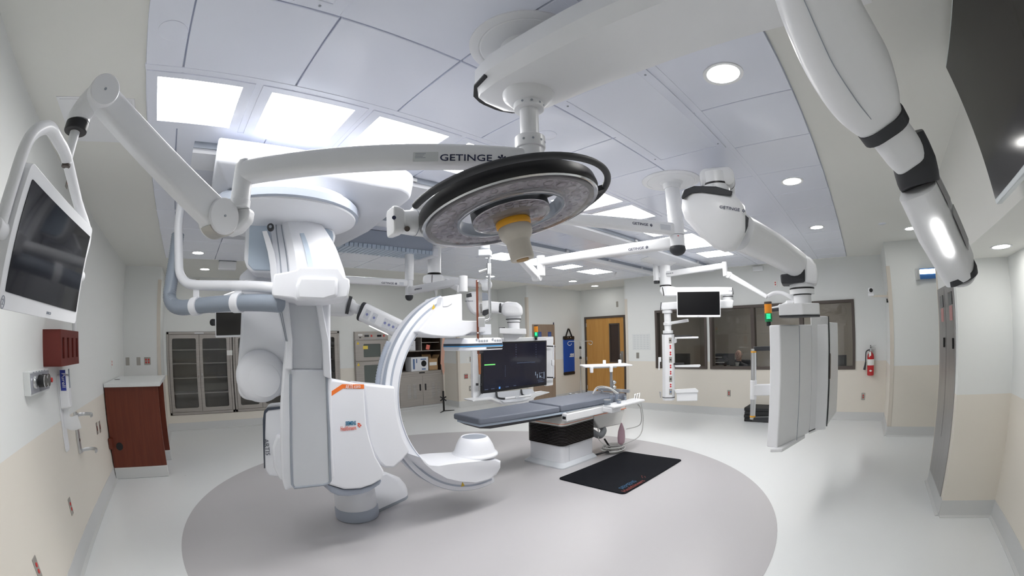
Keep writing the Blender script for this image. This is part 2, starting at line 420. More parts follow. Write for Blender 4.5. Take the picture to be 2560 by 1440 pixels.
window(2, .086, 3.125, [2.18, 1.17], '')
# control room behind the glass
m_ctrl = mat('control_room_paint', (.42, .395, .355), .7)
m_ctrl2 = mat('control_room_floor', (.20, .19, .18), .6)
g = G(); g.box2((12.4, -.9, -.05), (12.5, 4.95, 2.7)); struct(g.done('wall_control_back', m_ctrl))
g = G(); g.box2((8.6, -1.0, -.05), (12.5, -.9, 2.7)); struct(g.done('wall_control_south', m_ctrl))
g = G(); g.box2((8.6, 4.9, -.05), (12.5, 5.0, 2.7)); struct(g.done('wall_control_north', m_ctrl))
g = G(); g.box2((8.6, -1, -.06), (12.5, 5, -.01)); struct(g.done('floor_control', m_ctrl2))
g = G(); g.box2((8.6, -1, 2.7), (12.5, 5, 2.76)); struct(g.done('ceiling_control', m_ctrl))
m_ctrl_fill = emat('added_control_fill', (1, .93, .84), 5)  # unseen light added to brighten the control room
tag(G().box2((10.4, .6, 2.66), (11.0, 3.0, 2.7)).done('ceiling_light', m_ctrl_fill), 'added unseen fill light under the control room ceiling behind the glass', 'ceiling light')

d = bpy.data.objects.new('door_1', None); COL.objects.link(d); d.location = (9.66, 6.6, 0); d['kind'] = 'structure'
Y0, Y1 = 5.92, 7.265; XF = 9.64
g = G(); f = .055
o = [V((0, Y0, 0)), V((0, Y1, 0)), V((0, Y1, 2.205)), V((0, Y0, 2.205))]; i = [V((0, Y0+f, 0)), V((0, Y1-f, 0)), V((0, Y1-f, 2.205-f)), V((0, Y0+f, 2.205-f))]
pr = [o[1], o[2], o[3], o[0], i[0], i[3], i[2], i[1]]
g.prism([p+V((XF, 0, 0)) for p in pr], V((.14, 0, 0))); g.done('door_frame', m_frame, d, bevel=.004, seg=1)
vy0, vy1, vz0, vz1 = at(1556, 880, X=9.67).y, at(1526, 880, X=9.67).y, at(1540, 905, X=9.67).z, at(1540, 810, X=9.67).z
vy0 = at(1549, 880, X=9.67).y
g = G(); a = V((9.665, 0, 0))
xs = [Y0+f, vy0, vy1, Y1-f]; zs = [.008, vz0, vz1, 2.205-f]
for ii in range(3):
    for kk in range(3):
        if ii == 1 and kk == 1: continue
        g.box2((9.665, xs[ii], zs[kk]), (9.71, xs[ii+1], zs[kk+1]))
bmesh.ops.remove_doubles(g.b, verts=g.b.verts, dist=1e-5)
leaf = g.done('door_leaf', m_oak, d)
g = G(); g.box2((9.68, vy0, vz0), (9.69, vy1, vz1)); g.done('vision_glass', m_brown, d)
g = G()
for q in ((vy0-.02, vy0+.012), (vy1-.012, vy1+.02)): g.box2((9.655, q[0], vz0-.02), (9.70, q[1], vz1+.02))
for q in ((vz0-.02, vz0+.012), (vz1-.012, vz1+.02)): g.box2((9.655, vy0, q[0]), (9.70, vy1, q[1]))
g.done('vision_frame', m_frame, d)
hy = at(1555, 890, X=9.66).y; hz0, hz1 = at(1555, 918, X=9.66).z, at(1555, 878, X=9.66).z
g = G(); g.box2((9.657, hy-.05, hz0), (9.667, hy+.05, hz1)); g.done('handle_plate', m_plate, d, bevel=.003)
g = G(); g.tube(smooth([(9.66, hy+.02, hz1-.06), (9.62, hy+.02, hz1-.07), (9.61, hy+.02, (hz0+hz1)/2), (9.62, hy+.02, hz0+.07), (9.66, hy+.02, hz0+.06)], 4), .01); g.done('door_handle', m_chrome, d)
for zz in (.25, 1.05, 1.98):
    g = G(); g.cyl((9.655, Y1-f-.004, zz-.05), (9.655, Y1-f-.004, zz+.05), .009, n=12); g.done('hinge', m_alu, d)

def guard(name, x, y, sx, sy, z0, z1, w=.05):
    g = G(); g.box2((x, y, z0), (x+sx*w, y+sy*.006, z1)); g.box2((x, y, z0), (x+sx*.006, y+sy*w, z1))
    struct(g.done(name, m_beige, bevel=.003, seg=2))
def trimguard(n, cx, cy, dx, dy, z0, z1):
    """L-shaped corner guard hugging an outside corner; dx, dy point along the two wall faces away from the corner"""
    g = G(); w, t = .06, .006
    g.box2((cx, cy-dy*t, z0), (cx+dx*w, cy, z1)); g.box2((cx-dx*t, cy-dy*t, z0), (cx, cy+dy*w, z1))
    struct(g.done('trim_%d' % n, m_beige))
trimguard(11, 7.25, -.54, 1, -1, .16, at(2218, 665, X=7.25).z)
trimguard(12, 6.15, 8.45, 1, 1, .16, 2.55)
trimguard(13, 7.48, 7.38, 1, 1, .16, at(1316, 743, Y=7.38).z)
trimguard(14, -.56, 7.92, -1, 1, .16, at(401, 699, Y=7.92).z)
trimguard(15, 5.07, -.99, -1, -1, .16, 2.75)
trimguard(16, 8.48, 5.19, 1, -1, .1, 2.5)

# ------------------------------------------------------------------ wall plates and small wall fittings
def plate(p, n, w, h, label, cat, socks=(), sm=None, pm=None, name='outlet', sr=.014, group=None, shape='round'):
    p, n = V(p), V(n); x = ZA.cross(n).normalized()
    t = thing(name, label, cat, p, group)
    g = G(); g.prism(rrect(p, x, ZA, w, h, .006, 3), n*.006); g.done('cover_plate', pm or m_plate, t, bevel=.002, seg=1)
    for u, v in socks:
        c = p+x*u+ZA*v+n*.006; g = G()
        if shape == 'round': g.cyl(c-n*.002, c+n*.004, sr, n=16)
        else: g.prism(rrect(c, x, ZA, sr*1.2, sr*2.6, .003, 2), n*.005)
        g.done('socket' if shape == 'round' else 'rocker', sm or m_red, t)
    return t
DUP = [(0, .02), (0, -.02)]
LX, NX = -1.27, XA
g1 = 'red duplex outlets'
plate(at(176, 1266, X=LX), NX, .075, .135, 'red duplex outlet low on left wall below the metal bracket', 'outlet', DUP)
plate(at(92, 1420, X=LX), NX, .075, .135, 'red duplex outlet low on left wall at the bottom edge of the photo', 'outlet', DUP)
plate(at(242, 1071, X=LX), NX, .07, .13, 'dark red wall outlet strip left of pair beside the wooden cabinet', 'outlet', [(0, 0)], m_maroon, sr=.02, shape='rect')
plate(at(249, 1067, X=LX), NX, .07, .13, 'dark red wall outlet strip nearer the wooden cabinet of the pair', 'outlet', [(0, 0)], m_maroon, sr=.02, shape='rect')
plate(at(279, 908, X=LX), NX, .075, .14, 'red and white outlet on left wall above the white counter', 'outlet', DUP, pm=m_paper)
plate(at(169, 450, X=LX+.0) , NX, .075, .135, 'red duplex outlet high on left wall behind the monitor yoke', 'outlet', DUP)
YO = 7.92
plate(at(319, 903.5, Y=YO), -YA, .075, .13, 'blank steel plate left of two beside red outlet over the counter', 'wall plate', name='blank_plate')
plate(at(346.5, 903, Y=YO), -YA, .075, .13, 'blank steel plate next to the four-socket red outlet over the counter', 'wall plate', name='blank_plate')
plate(at(368.5, 902.5, Y=YO), -YA, .12, .125, 'steel outlet plate with four red sockets over the counter', 'outlet', [(-.025, .022), (.025, .022), (-.025, -.022), (.025, -.022)], sr=.017)
plate(at(1165, 941, Y=8.45), -YA, .12, .125, 'steel plate with four red sockets left of the big display', 'outlet', [(-.025, .022), (.025, .022), (-.025, -.022), (.025, -.022)], sr=.017)
plate(at(1168, 899, Y=8.45), -YA, .075, .13, 'white rocker switch above the four-socket red outlet', 'switch', [(0, 0)], m_paper, m_paper, 'light_switch', shape='rect')
plate(at(1179, 898, Y=8.45), -YA, .13, .125, 'small two-socket red outlet above the four-socket one', 'outlet', [(-.03, -.01), (.03, -.01)], sr=.012)
plate(at(1178, 941, Y=8.45), -YA, .08, .13, 'blank beige plate right of the four-socket red outlet', 'wall plate', name='blank_plate', pm=m_beige)
plate(at(1175.5, 971, Y=8.45), -YA, .08, .13, 'low white outlet under the four-socket red outlet', 'outlet', [(0, 0)], m_paper, m_plate, shape='rect')
WX = 8.48
plate(at(1594.5, 888.5, X=WX), -XA, .075, .13, 'grey steel switch plate left of the control room windows', 'switch', name='light_switch')
plate(at(1822.5, 983, X=WX), -XA, .075, .13, 'red duplex outlet below the windows, left of black stack', 'outlet', DUP)
plate(at(2158, 991, X=WX), -XA, .075, .13, 'red duplex outlet below the fire extinguisher', 'outlet', DUP)
plate(at(1938.5, 709, X=WX), -XA, .08, .13, 'red duplex outlet high above the windows in a white plate', 'outlet', DUP, pm=m_paper)
plate(at(1955, 712, X=WX), -XA, .07, .10, 'small white box high on the window wall beside the upper outlet', 'wall box', name='wall_box', pm=m_paper)
plate(at(1543, 760.5, X=9.66), -XA, .065, .15, 'small grey reader plate on wall above the wooden door', 'wall plate', name='reader_plate', pm=m_plate)
# faint notice with a printed grid beside the windows
c = at(1603, 855, X=WX); t = thing('wall_notice', 'pale printed notice sheet on wall above the grey switch plate', 'notice', c)
g = G(); g.box(c+V((-.002, 0, 0)), (.004, .46, .36)); g.done('sheet', mat('notice_paper', (.70, .72, .72), .7), t)
g = G()
for r in range(8):
    for k in range(5): g.box(c+V((-.0045, -.17+.085*k, .145-.041*r)), (.001, .055, .016))
g.done('printed_grid', mat('notice_print', (.60, .63, .64), .7), t)
# white emergency unit on north wall, ceiling box, smoke box
c = at(569, 653, Z=CH); c = V((c.x, c.y+.06, CH-.075)); t = thing('emergency_light', 'white box fitting hung from ceiling above the steel glass cabinets', 'emergency light', c)
g = G(); g.box(c-YA*.06, (.30, .12, .14)); g.done('housing', m_white, t, bevel=.02); g = G(); g.box(c-YA*.06+ZA*.078, (.31, .13, .012)); g.done('top_bracket', m_midgrey, t)
c = at(494, 701, Y=9.05); tag(G().box(c-YA*.01, (.08, .02, .04)).done('sensor_plate', m_plate, bevel=.003), 'tiny grey sensor plate high on wall above glass cabinets', 'sensor')
c = at(1896, 672, X=WX); tag(G().box(c-XA*.03, (.06, .22, .10)).done('wall_speaker', m_white, bevel=.02), 'small white box high on window wall left of pendant knuckle', 'wall box')
c = at(257, 300, Z=CH); t = thing('access_panel', 'square white access panel in the plain ceiling behind the spring arm', 'access panel', c)
g = G(); g.box((-.795, 2.64, CH-.004), (.50, .56, .008)); g.done('door_panel', m_white, t, bevel=.002, seg=1)
g = G(); g.box((-.795, 2.64, CH-.002), (.54, .60, .004)); g.done('frame', m_white, t)

# wall camera on its bracket
c = at(2195, 742, Y=-.54); t = thing('wall_camera', 'white security camera on bracket at the wall corner near the windows', 'camera', c)
q = at(2178, 735, X=7.45)
g = G(); g.box(q+ZA*.055, (.085, .10, .09)); g.box(q-ZA*.01, (.10, .11, .06)); g.done('camera_body', m_white, t, bevel=.02)
g = G(); lens = q+V((-.045, .0, .055)); g.cyl(lens, lens-XA*.008, .032, n=20); g.done('lens', m_black, t)
g = G(); g.bar(q-ZA*.03, (q.x-.02, -.545, q.z-.05), .05, .035); g.box((q.x-.02, -.535, q.z-.05), (.14, .012, .14)); g.done('bracket', m_beige, t, bevel=.003)
g = G(); g.box((q.x-.05, -.52, q.z-.12), (.03, .03, .06)); g.done('cable_plug', m_black, t)

# fire extinguisher
c = at(2176, 938, X=8.40); c.x = 8.39
t = thing('fire_extinguisher', 'red fire extinguisher hanging on wall right of the windows', 'fire extinguisher', c)
hh = at(2176, 873, X=8.39).z-c.z
g = G(); g.lathe([(.01, 0), (.062, 0), (.068, .015), (.068, .33), (.058, .37), (.03, .40), (.022, .42), (.01, .42)], c, n=28); g.done('cylinder', m_redpaint, t)
g = G(); g.lathe([(.069, .18), (.0692, .18), (.0692, .285), (.069, .285)], c, n=28); g.done('label_band', m_paper, t)
g = G(); x0 = c+V((-.0695, 0, .085)); g.prism([x0+V((0, -.035, 0)), x0+V((0, 0, .018)), x0+V((0, .035, 0)), x0+V((0, 0, -.018))], V((-.001, 0, 0))); g.done('diamond_mark', m_paper, t)
g = G(); g.cyl(c+ZA*.42, c+ZA*.47, .02, n=16); g.bar(c+ZA*.475+YA*.02, c+V((0, -.10, .46)), .018, .012); g.bar(c+ZA*.50+YA*.02, c+V((0, -.11, .53)), .018, .008); g.done('valve_handle', m_alu, t)
g = G(); g.tube(smooth([c+V((0, .03, .45)), c+V((-.02, .09, .42)), c+V((-.02, .10, .32)), c+V((-.02, .10, .20))], 5), .011); g.cyl(c+V((-.02, .10, .24)), c+V((-.02, .125, .10)), .014, .026, n=16); g.done('hose', m_dark, t)
g = G(); g.box(c+V((-.06, .015, .37)), (.006, .045, .09)); g.done('inspection_tag', m_paper, t)
g = G(); g.box(c+V((.075, 0, .40)), (.025, .05, .12)); g.box(c+V((.04, 0, .50)), (.08, .012, .06)); g.done('wall_bracket', m_dark, t)

# lit warning sign on the far right wall
c = (at(2287, 688, X=7.25)+at(2345, 686, X=7.25))/2; c0 = at(2288, 688, X=7.25)
t = thing('laser_warning_sign', 'lit blue and white sign box high on wall beyond the steel panel', 'sign', c)
y1 = c0.y; y0 = c0.y-.50; zb, zt = at(2300, 700.5, X=7.22).z, at(2300, 671.5, X=7.22).z
for ya_ in (y1-.07, y0): g = G(); g.box2((7.15, ya_, zb), (7.25, ya_+.07, zt)); g.done('end_cap', m_alu, t, bevel=.008)
g = G(); g.box2((7.17, y0+.07, zb+.012), (7.25, y1-.07, zt-.005)); g.done('panel', mat('blue_sign_face', (.05, .16, .42), .3), t, bevel=.004)
g = G(); g.prism(rrect((7.168, (y0+y1)/2, zt-.055), YA, ZA, .36, .07, .02), V((-.004, 0, 0))); g.done('lit_face', emat('sign_glow', (.85, .97, 1), 7), t)

# steel panel with paired controls on the right wall
P = [at(2344, 725, Y=-.985), at(2375, 708, Y=-.985), at(2325.4, 1174.7, Y=-.985), at(2353.4, 1242, Y=-.985)]
x0, x1 = 4.175, 5.03; z0, z1 = .145, at(2360, 716, Y=-.985).z
t = thing('steel_service_panel', 'tall brushed steel double panel with two black displays on right wall', 'panel', ((x0+x1)/2, -.99, z0))
g = G(); g.box2((x0, -.99, z0), (x1, -.980, z1)); g.done('sheet', m_steelv, t, bevel=.002, seg=1)
xm = (x0+x1)/2+.02
g = G(); g.box2((xm-.003, -.981, .6), (xm+.003, -.979, z1-.02)); g.done('seam', m_hole, t)
for px, a, b in ((2354.5, 739, 769), (2375.5, 729, 762)):
    u = at(px, (a+b)/2, Y=-.98); g = G(); g.box2((u.x-.09, -.982, at(px, b, Y=-.98).z), (u.x+.09, -.974, at(px, a, Y=-.98).z)); g.done('control_display', m_screen, t, bevel=.003)
    g = G(); zz = at(px+1, b+2, Y=-.98).z; g.box2((u.x-.07, -.982, zz-.13), (u.x+.07, -.978, zz)); g.done('red_label', mat('faded_red_label', (.42, .22, .21), .6), t)
for px, a, b in ((2361, 844, 868), (2383.5, 845, 872)):
    u = at(px, (a+b)/2, Y=-.98); g = G(); g.box2((u.x-.014, -.981, at(px, b, Y=-.98).z), (u.x+.014, -.968, at(px, a, Y=-.98).z)); g.done('pull_slot', m_hole, t, bevel=.003)

# maroon glove holder, gas dial box, hand sanitiser, bracket
c = V((-1.27, 0, 0)); A0, A1 = at(153, 824, X=-1.12), at(196, 828, X=-1.12)
y0, y1 = at(152, 870, X=-1.10).y, at(196.5, 870, X=-1.10).y; z0, z1 = at(152, 917, X=-1.10).z, at(152, 823, X=-1.10).z
t = thing('glove_box_holder', 'maroon slotted holder box on left wall below the monitor', 'holder', (-1.27, (y0+y1)/2, z0))
g = G(); zs = [z0, z0+.055, z1-.055, z1]; n = 4; w = (y1-y0)/(n*1.0); ys = [y0]
for k in range(n): ys += [y0+w*(k+.32), y0+w*(k+.72)]
ys.append(y1)
for i in range(len(ys)-1):
    for k in range(3):
        if k == 1 and i % 2 == 1: continue
        g.box2((-1.115, ys[i], zs[k]), (-1.10, ys[i+1], zs[k+1]))
g.box2((-1.27, y0, z0), (-1.115, y0+.012, z1)); g.box2((-1.27, y1-.012, z0), (-1.115, y1, z1)); g.box2((-1.27, y0, z0), (-1.115, y1, z0+.012)); g.box2((-1.27, y0, z1-.012), (-1.115, y1, z1))
g.done('case', m_maroon, t)
g = G(); g.box2((-1.26, y0+.02, z0+.02), (-1.20, y1-.02, z1-.02)); g.done('inner_back', m_hole, t)
g = G(); yy = at(186, 815, X=-1.25).y; g.cyl((-1.25, yy, z1+.002), (-1.25, yy, z1+.25), .022, n=16); s = g.done('conduit', m_white, None); tag(s, 'short white conduit on left wall between maroon holder and monitor', 'conduit')

y0, y1 = at(76, 960, X=-1.21).y, at(124, 950, X=-1.21).y; z0, z1 = at(80, 991, X=-1.21).z, at(78, 929, X=-1.21).z
t = thing('gas_control_box', 'grey wall box with three dials and red knob, left wall', 'control box', (-1.27, (y0+y1)/2, z0))
g = G(); g.box2((-1.27, y0, z0), (-1.215, y1, z1)); g.done('housing', m_count, t, bevel=.004)
g = G(); g.box2((-1.216, y0+.015, z0+.012), (-1.210, y1-.01, z1-.012)); g.done('face_plate', mat('grey_face_plate', (.36, .37, .41), .4, metal=.3), t)
zm = (z0+z1)/2+.005
for k, (f, mm) in enumerate(((.20, m_chrome), (.44, m_black), (.62, m_black))):
    yy = y0+(y1-y0)*f; g = G(); g.cyl((-1.21, yy, zm), (-1.155 if k else -1.19, yy, zm), .042, .038, n=28); g.done('dial', mm, t, bevel=.004)
    if k: g = G(); g.lathe([(.03, 0), (.041, 0), (.041, .006), (.03, .006)], (-1.157, yy, zm), XA); g.done('dial_rim', m_chrome, t)
yy = y0+(y1-y0)*.80; g = G(); g.cyl((-1.21, yy, zm-.005), (-1.15, yy, zm-.005), .016, n=16); g.done('knob', m_red, t, bevel=.003)
g = G()
for k in range(5): g.box((-1.2095, y0+(y1-y0)*(.18+.14*k), zm+.062), (.001, .03, .006))
g.box((-1.2095, y0+(y1-y0)*.25, z0+.045), (.001, .09, .007)); g.done('legend', m_midgrey, t)

q0, q1 = at(163, 1004, X=-1.20), at(165, 936, X=-1.20)
t = thing('hand_sanitizer_dispenser', 'white hand sanitizer dispenser with blue label and drip tray', 'dispenser', (-1.27, q0.y, q0.z))
yc = at(166, 970, X=-1.20).y; za, zb = at(166, 1025, X=-1.20).z, at(166, 934, X=-1.20).z
g = G(); g.prism(rrect((-1.27, yc, (za+zb)/2-.17), YA, ZA, .13, zb-za+.34, .03), XA*.012); g.done('back_plate', m_white, t, bevel=.004)
g = G(); g.rings([rrect((-1.258, yc, (za+zb)/2), YA, ZA, .125, zb-za, .025), rrect((-1.19, yc, (za+zb)/2), YA, ZA, .12, zb-za-.005, .03), rrect((-1.165, yc, (za+zb)/2), YA, ZA, .09, zb-za-.03, .03)]); g.done('cover', m_white, t, bevel=.008)
zl = za+.17; g = G(); g.box((-1.21, yc-.0615, zl+.06), (.055, .004, .16)); g.done('label', mat('royal_blue_label', (.03, .05, .32), .4), t)
txt('brand_text', 'Purell', (-1.205, yc-.064, zl+.06), -ZA, XA, .05, m_paper, t)
g = G(); g.box((-1.164, yc, zl+.07), (.006, .035, .15)); g.done('level_window', m_midgrey, t, bevel=.004)
zt = at(175, 1066, X=-1.16).z
g = G(); g.tube(smooth([(-1.255, yc, za+.01), (-1.255, yc, zt+.12), (-1.24, yc, zt+.03), (-1.18, yc, zt), (-1.10, yc, zt+.015)], 5), .055, n=14, flat=(1, .16), up=YA); g.done('drip_tray', m_white, t)

zb, zt = at(202, 1137, X=-1.24).z, at(190, 1031, X=-1.24).z; yc = at(196, 1085, X=-1.25).y
t = thing('canister_bracket', 'metal wall bracket with two curved arms below the dispenser', 'bracket', (-1.27, yc, zb))
g = G(); g.box2((-1.27, yc-.035, zb), (-1.245, yc+.035, zt)); g.done('rail', m_alu, t, bevel=.004)
for z in (zb+.02, zt-.03):
    g = G(); g.tube(arc((-1.15, yc, z), XA, YA, .085, 150, -150+360-30, 16)[0:0] or arc((-1.155, yc+.01, z), XA, YA, .085, 178, -30, 16), .016, n=8, flat=(.35, 1), up=ZA); g.bar((-1.25, yc, z), (-1.235, yc, z), .06, .03); g.done('curved_arm', m_alu, t)
for z in (zb+.12, zt-.12):
    g = G(); g.cyl((-1.246, yc, z), (-1.240, yc, z), .014, n=16); g.done('bolt', m_frame, t)

# counter desk in cherry veneer
t = thing('counter_desk', 'cherry veneer counter desk with white top against the left wall', 'counter', (-.85, 6.5, 0))
xf, xb = -.475, -1.255; yn = 5.9; zt = at(330, 967, Y=yn).z
g = G(); g.box2((xb, yn, .145), (xf, yn+.05, zt)); g.done('end_panel', m_cherry, t, bevel=.003)
g = G(); g.box2((xb, 6.76, .145), (xf+.02, 6.80, zt)); g.done('divider_panel', m_cherry, t, bevel=.003)
g = G(); g.box2((xb, yn+.05, .145), (xb+.04, 7.25, zt)); g.done('back_panel', m_cherry, t)
g = G(); g.box2((xb, 6.8, .145), (xf-.06, 7.25, zt)); g.done('cupboard', m_cherry, t, bevel=.003)
g = G(); g.box2((xb, yn-.03, zt), (xf+.035, 7.28, zt+.045)); g.done('worktop', m_count, t, bevel=.004)
for a_, b_ in (((xb, yn-.012, 0), (xf+.008, yn+.05, .145)), ((xb, 6.748, 0), (xf+.03, 6.8, .145))): g = G(); g.box2(a_, b_); g.done('base_cove', m_cove, t, bevel=.01)
q = at(299, 1116, Y=yn); g = G(); g.cyl((q.x, yn-.008, q.z), (q.x, yn+.002, q.z), .05, n=28); g.done('cable_grommet', m_black, t, bevel=.003)
q = at(293, 949, Z=zt+.045); g = G(); g.cyl((q.x, q.y, zt+.04), (q.x, q.y, zt+.048), .045, n=28); g.done('top_grommet', m_black, t)
q = at(278, 1107, Y=yn-.02); tag(G().box((-1.235, yn-.05, q.z), (.05, .09, .13)).done('junction_box', m_cherry), 'small cherry box on left wall at edge of counter desk', 'box')

# ------------------------------------------------------------------ steel glass-front cabinets in the north wall
def glass_cabinet(x0, x1, label):
    z0, z1, yf, yb = .308, 1.897, 9.03, 9.46
    t = thing('supply_cabinet', label, 'cabinet', ((x0+x1)/2, yb, z0), 'steel glass-front supply cabinets')
    g = G(); k = .004
    g.box2((x0+k, yf+.02, z0), (x0+.045, yb, z1)); g.box2((x1-.045, yf+.02, z0), (x1-k, yb, z1)); g.box2((x0+k, yf+.02, z1-.045), (x1-k, yb, z1)); g.box2((x0+k, yf+.02, z0), (x1-k, yb, z0+.06))
    g.box2((x0+k, yf, z0), (x0+.05, yf+.03, z1)); g.box2((x1-.05, yf, z0), (x1-k, yf+.03, z1)); g.box2((x0+k, yf, z1-.045), (x1-k, yf+.03, z1)); g.box2((x0+k, yf, z0), (x1-k, yf+.03, z0+.05))
    g.done('body', m_steel, t, bevel=.003, seg=1)
    g = G(); g.box2((x0+.04, yb-.012, z0+.06), (x1-.04, yb, z1-.04)); g.done('back_panel', m_cab_in, t)
    for zz in (.72, 1.02, 1.30, 1.565):
        g = G(); g.box2((x0+.05, yf+.09, zz-.022), (x1-.05, yb-.012, zz)); g.done('shelf', m_steel, t, bevel=.003, seg=1)
    xm = (x0+x1)/2
    for a, b, hs in ((x0+.055, xm-.003, -1), (xm+.003, x1-.055, 1)):
        za, zb = z0+.055, z1-.05; cx, cz = (a+b)/2, (za+zb)/2; w, h = b-a, zb-za
        g = G(); yo = V((0, yf-.012, 0)); yi = V((0, yf+.016, 0))
        o = rrect((cx, 0, cz), XA, ZA, w, h, .004, 5); i = rrect((cx, 0, cz), XA, ZA, w-.135, h-.15, .035, 5)
        g.rings([[p+yi for p in o], [p+yo for p in o], [p+yo for p in i], [p+yi for p in i]], close=True, cap=False); d = g.done('door', m_steel, t, bevel=.002, seg=1)
        g = G(); g.box2((a+.06, yf, za+.07), (b-.06, yf+.006, zb-.07)); g.done('door_glass', m_glass, d)
        hx = (b-.033) if hs < 0 else (a+.033); g = G(); g.tube(smooth([(hx, yf-.012, 1.10), (hx, yf-.04, 1.09), (hx, yf-.04, 1.0), (hx, yf-.012, .99)], 4), .006, n=8); g.done('door_handle', m_chrome, d)
    g = G(); g.box2((xm-.10, yf-.014, z1-.038), (xm+.10, yf-.002, z1-.012)); g.done('latch_plate', m_alu, t, bevel=.003)
    return t
glass_cabinet(-.50, .915, 'steel glass-front cabinet at the left end, fully in view with four shelves')
glass_cabinet(.925, 2.12, 'steel glass-front cabinet half hidden behind the pear-shaped detector housing')
glass_cabinet(2.13, 3.335, 'steel glass-front cabinet at right end of the row, behind the gantry column')
c = at(574, 882, Y=9.016); tag(G().box(c, (.12, .004, .10)).done('notice_card', m_paper), 'small white notice on door of the half hidden steel cabinet', 'notice')
for k, (x, w, h) in enumerate(((1.05, .16, .10), (1.25, .14, .13), (1.44, .12, .09))):
    tag(G().box((x, 9.28, 1.02+h/2), (w, .2, h)).done('supply_box', m_paper, bevel=.004), ['white supply box at left on the shelf of the half hidden cabinet', 'taller white supply box in middle of the half hidden cabinet shelf', 'low white supply box at right on the half hidden cabinet shelf'][k], 'box', 'boxes in the glass cabinet')

# warming cabinet
m_smoke = mat('smoked_glass', (.12, .14, .13), .12, var=0)
x0, x1, yf = 3.69, 4.55, 9.0
t = thing('warming_cabinet', 'grey steel warming cabinet with two window doors and control panel', 'cabinet', ((x0+x1)/2, 9.05, .02))
g = G(); g.box2((x0, yf+.01, .02), (x1, 9.05, 1.886)); g.done('body', m_steel, t, bevel=.004)
g = G(); g.box2((x0+.01, yf-.006, 1.70), (x1-.01, yf+.012, 1.876)); pn = g.done('control_panel', m_steel, t, bevel=.003)
for k, u in enumerate((.25, .62)):
    xx = x0+(x1-x0)*u+.09
    g = G(); g.box2((xx-.055, yf-.010, 1.765), (xx+.055, yf-.004, 1.81)); g.done('display', m_screen, pn)
    g = G(); g.box2((xx+.10, yf-.010, 1.765), (xx+.14, yf-.004, 1.81)); g.done('power_switch', m_red, pn)
    g = G(); g.box2((xx-.06, yf-.0075, 1.83), (xx+.05, yf-.0055, 1.842)); g.box2((xx-.08, yf-.0075, 1.715), (xx+.12, yf-.0055, 1.727)); g.done('legend', m_midgrey, pn)
g = G(); g.box2((x0+.09, yf-.009, 1.79), (x0+.20, yf-.005, 1.83)); g.done('sticker', m_paper, pn)
g = G(); g.box2((x0+.115, yf-.009, 1.74), (x0+.165, yf-.004, 1.762)); g.done('rocker', m_black, pn)
for za, zb in ((1.225, 1.69), (.62, 1.215)):
    g = G(); yo, yi = V((0, yf-.02, 0)), V((0, yf+.015, 0)); o = rrect(((x0+x1)/2, 0, (za+zb)/2), XA, ZA, x1-x0-.02, zb-za-.01, .01, 3); i = rrect(((x0+x1)/2+.0, 0, (za+zb)/2), XA, ZA, .43, zb-za-.17, .02, 3)
    g.rings([[p+yi for p in o], [p+yo for p in o], [p+yo for p in i], [p+yi for p in i]], close=True, cap=False); d = g.done('door', m_steel, t, bevel=.003, seg=1)
    g = G(); g.box2(((x0+x1)/2-.22, yf-.004, za+.08), ((x0+x1)/2+.22, yf, zb-.08)); g.done('door_glass', m_smoke, d)
    g = G(); q = V((x0+.075, yf-.021, zb-.06)); g.prism([q+V((-.035, 0, -.03)), q+V((.035, 0, -.03)), q+V((0, 0, .035))], V((0, -.002, 0))); g.done('warning_sticker', mat('yellow_sticker', (.75, .55, .05), .5), d)
    if za > 1: g = G(); g.box2((x0+.20, yf-.0225, zb-.20), (x0+.32, yf-.0205, zb-.125)); g.done('yellow_note', mat('yellow_note', (.80, .62, .12), .7), d)
g = G(); g.box2((x0+.01, yf-.01, .05), (x1-.01, yf+.012, .61)); g.done('lower_panel', m_steel, t, bevel=.003)

# open steel shelf unit with louvred doors
x0, x1, yf, yb, z1 = 4.80, 6.10, 9.03, 9.50, 1.78
m_backp = grain('dark_stained_back', (.045, .026, .018), (.070, .042, .030), .5, 8, 8, 8)
t = thing('open_shelf_cabinet', 'steel cabinet with dark open shelves above two louvred doors', 'cabinet', ((x0+x1)/2, 9.4, .06))
g = G()
g.box2((x0, yf, .06), (x0+.05, yb, z1)); g.box2((x1-.05, yf, .06), (x1, yb, z1)); g.box2((x0, yf, z1-.05), (x1, yb, z1)); g.box2((x0, yf, .85), (x1, yb, .915)); g.box2((x0, yf+.03, .06), (x1, yb, .10))
g.done('body', m_steel, t, bevel=.003, seg=1)
g = G(); g.box2((x0+.05, yb-.012, .10), (x1-.05, yb, z1-.05)); g.done('back_panel', m_backp, t)
for xx in (x0+.052, x1-.052): g = G(); g.box2((xx-.003, yf+.02, .915), (xx+.003, yb, z1-.05)); g.done('side_liner', m_backp, t)
zs = 1.415; g = G(); g.box2((x0+.05, yf+.02, zs-.02), (x1-.05, yb-.012, zs)); g.done('shelf', m_steel, t)
xd = 5.49; g = G(); g.box2((xd-.01, yf+.02, zs), (xd+.01, yb-.012, z1-.05)); g.done('divider', m_steel, t)
g = G(); g.box2((xd+.01, yf+.06, 1.60), (x1-.05, yb-.012, 1.615)); g.done('small_shelf', m_steel, t)
g = G(); g.box2((xd-.10, yf-.004, .862), (xd+.06, yf+.004, .892)); g.done('lock_slot', m_black, t)
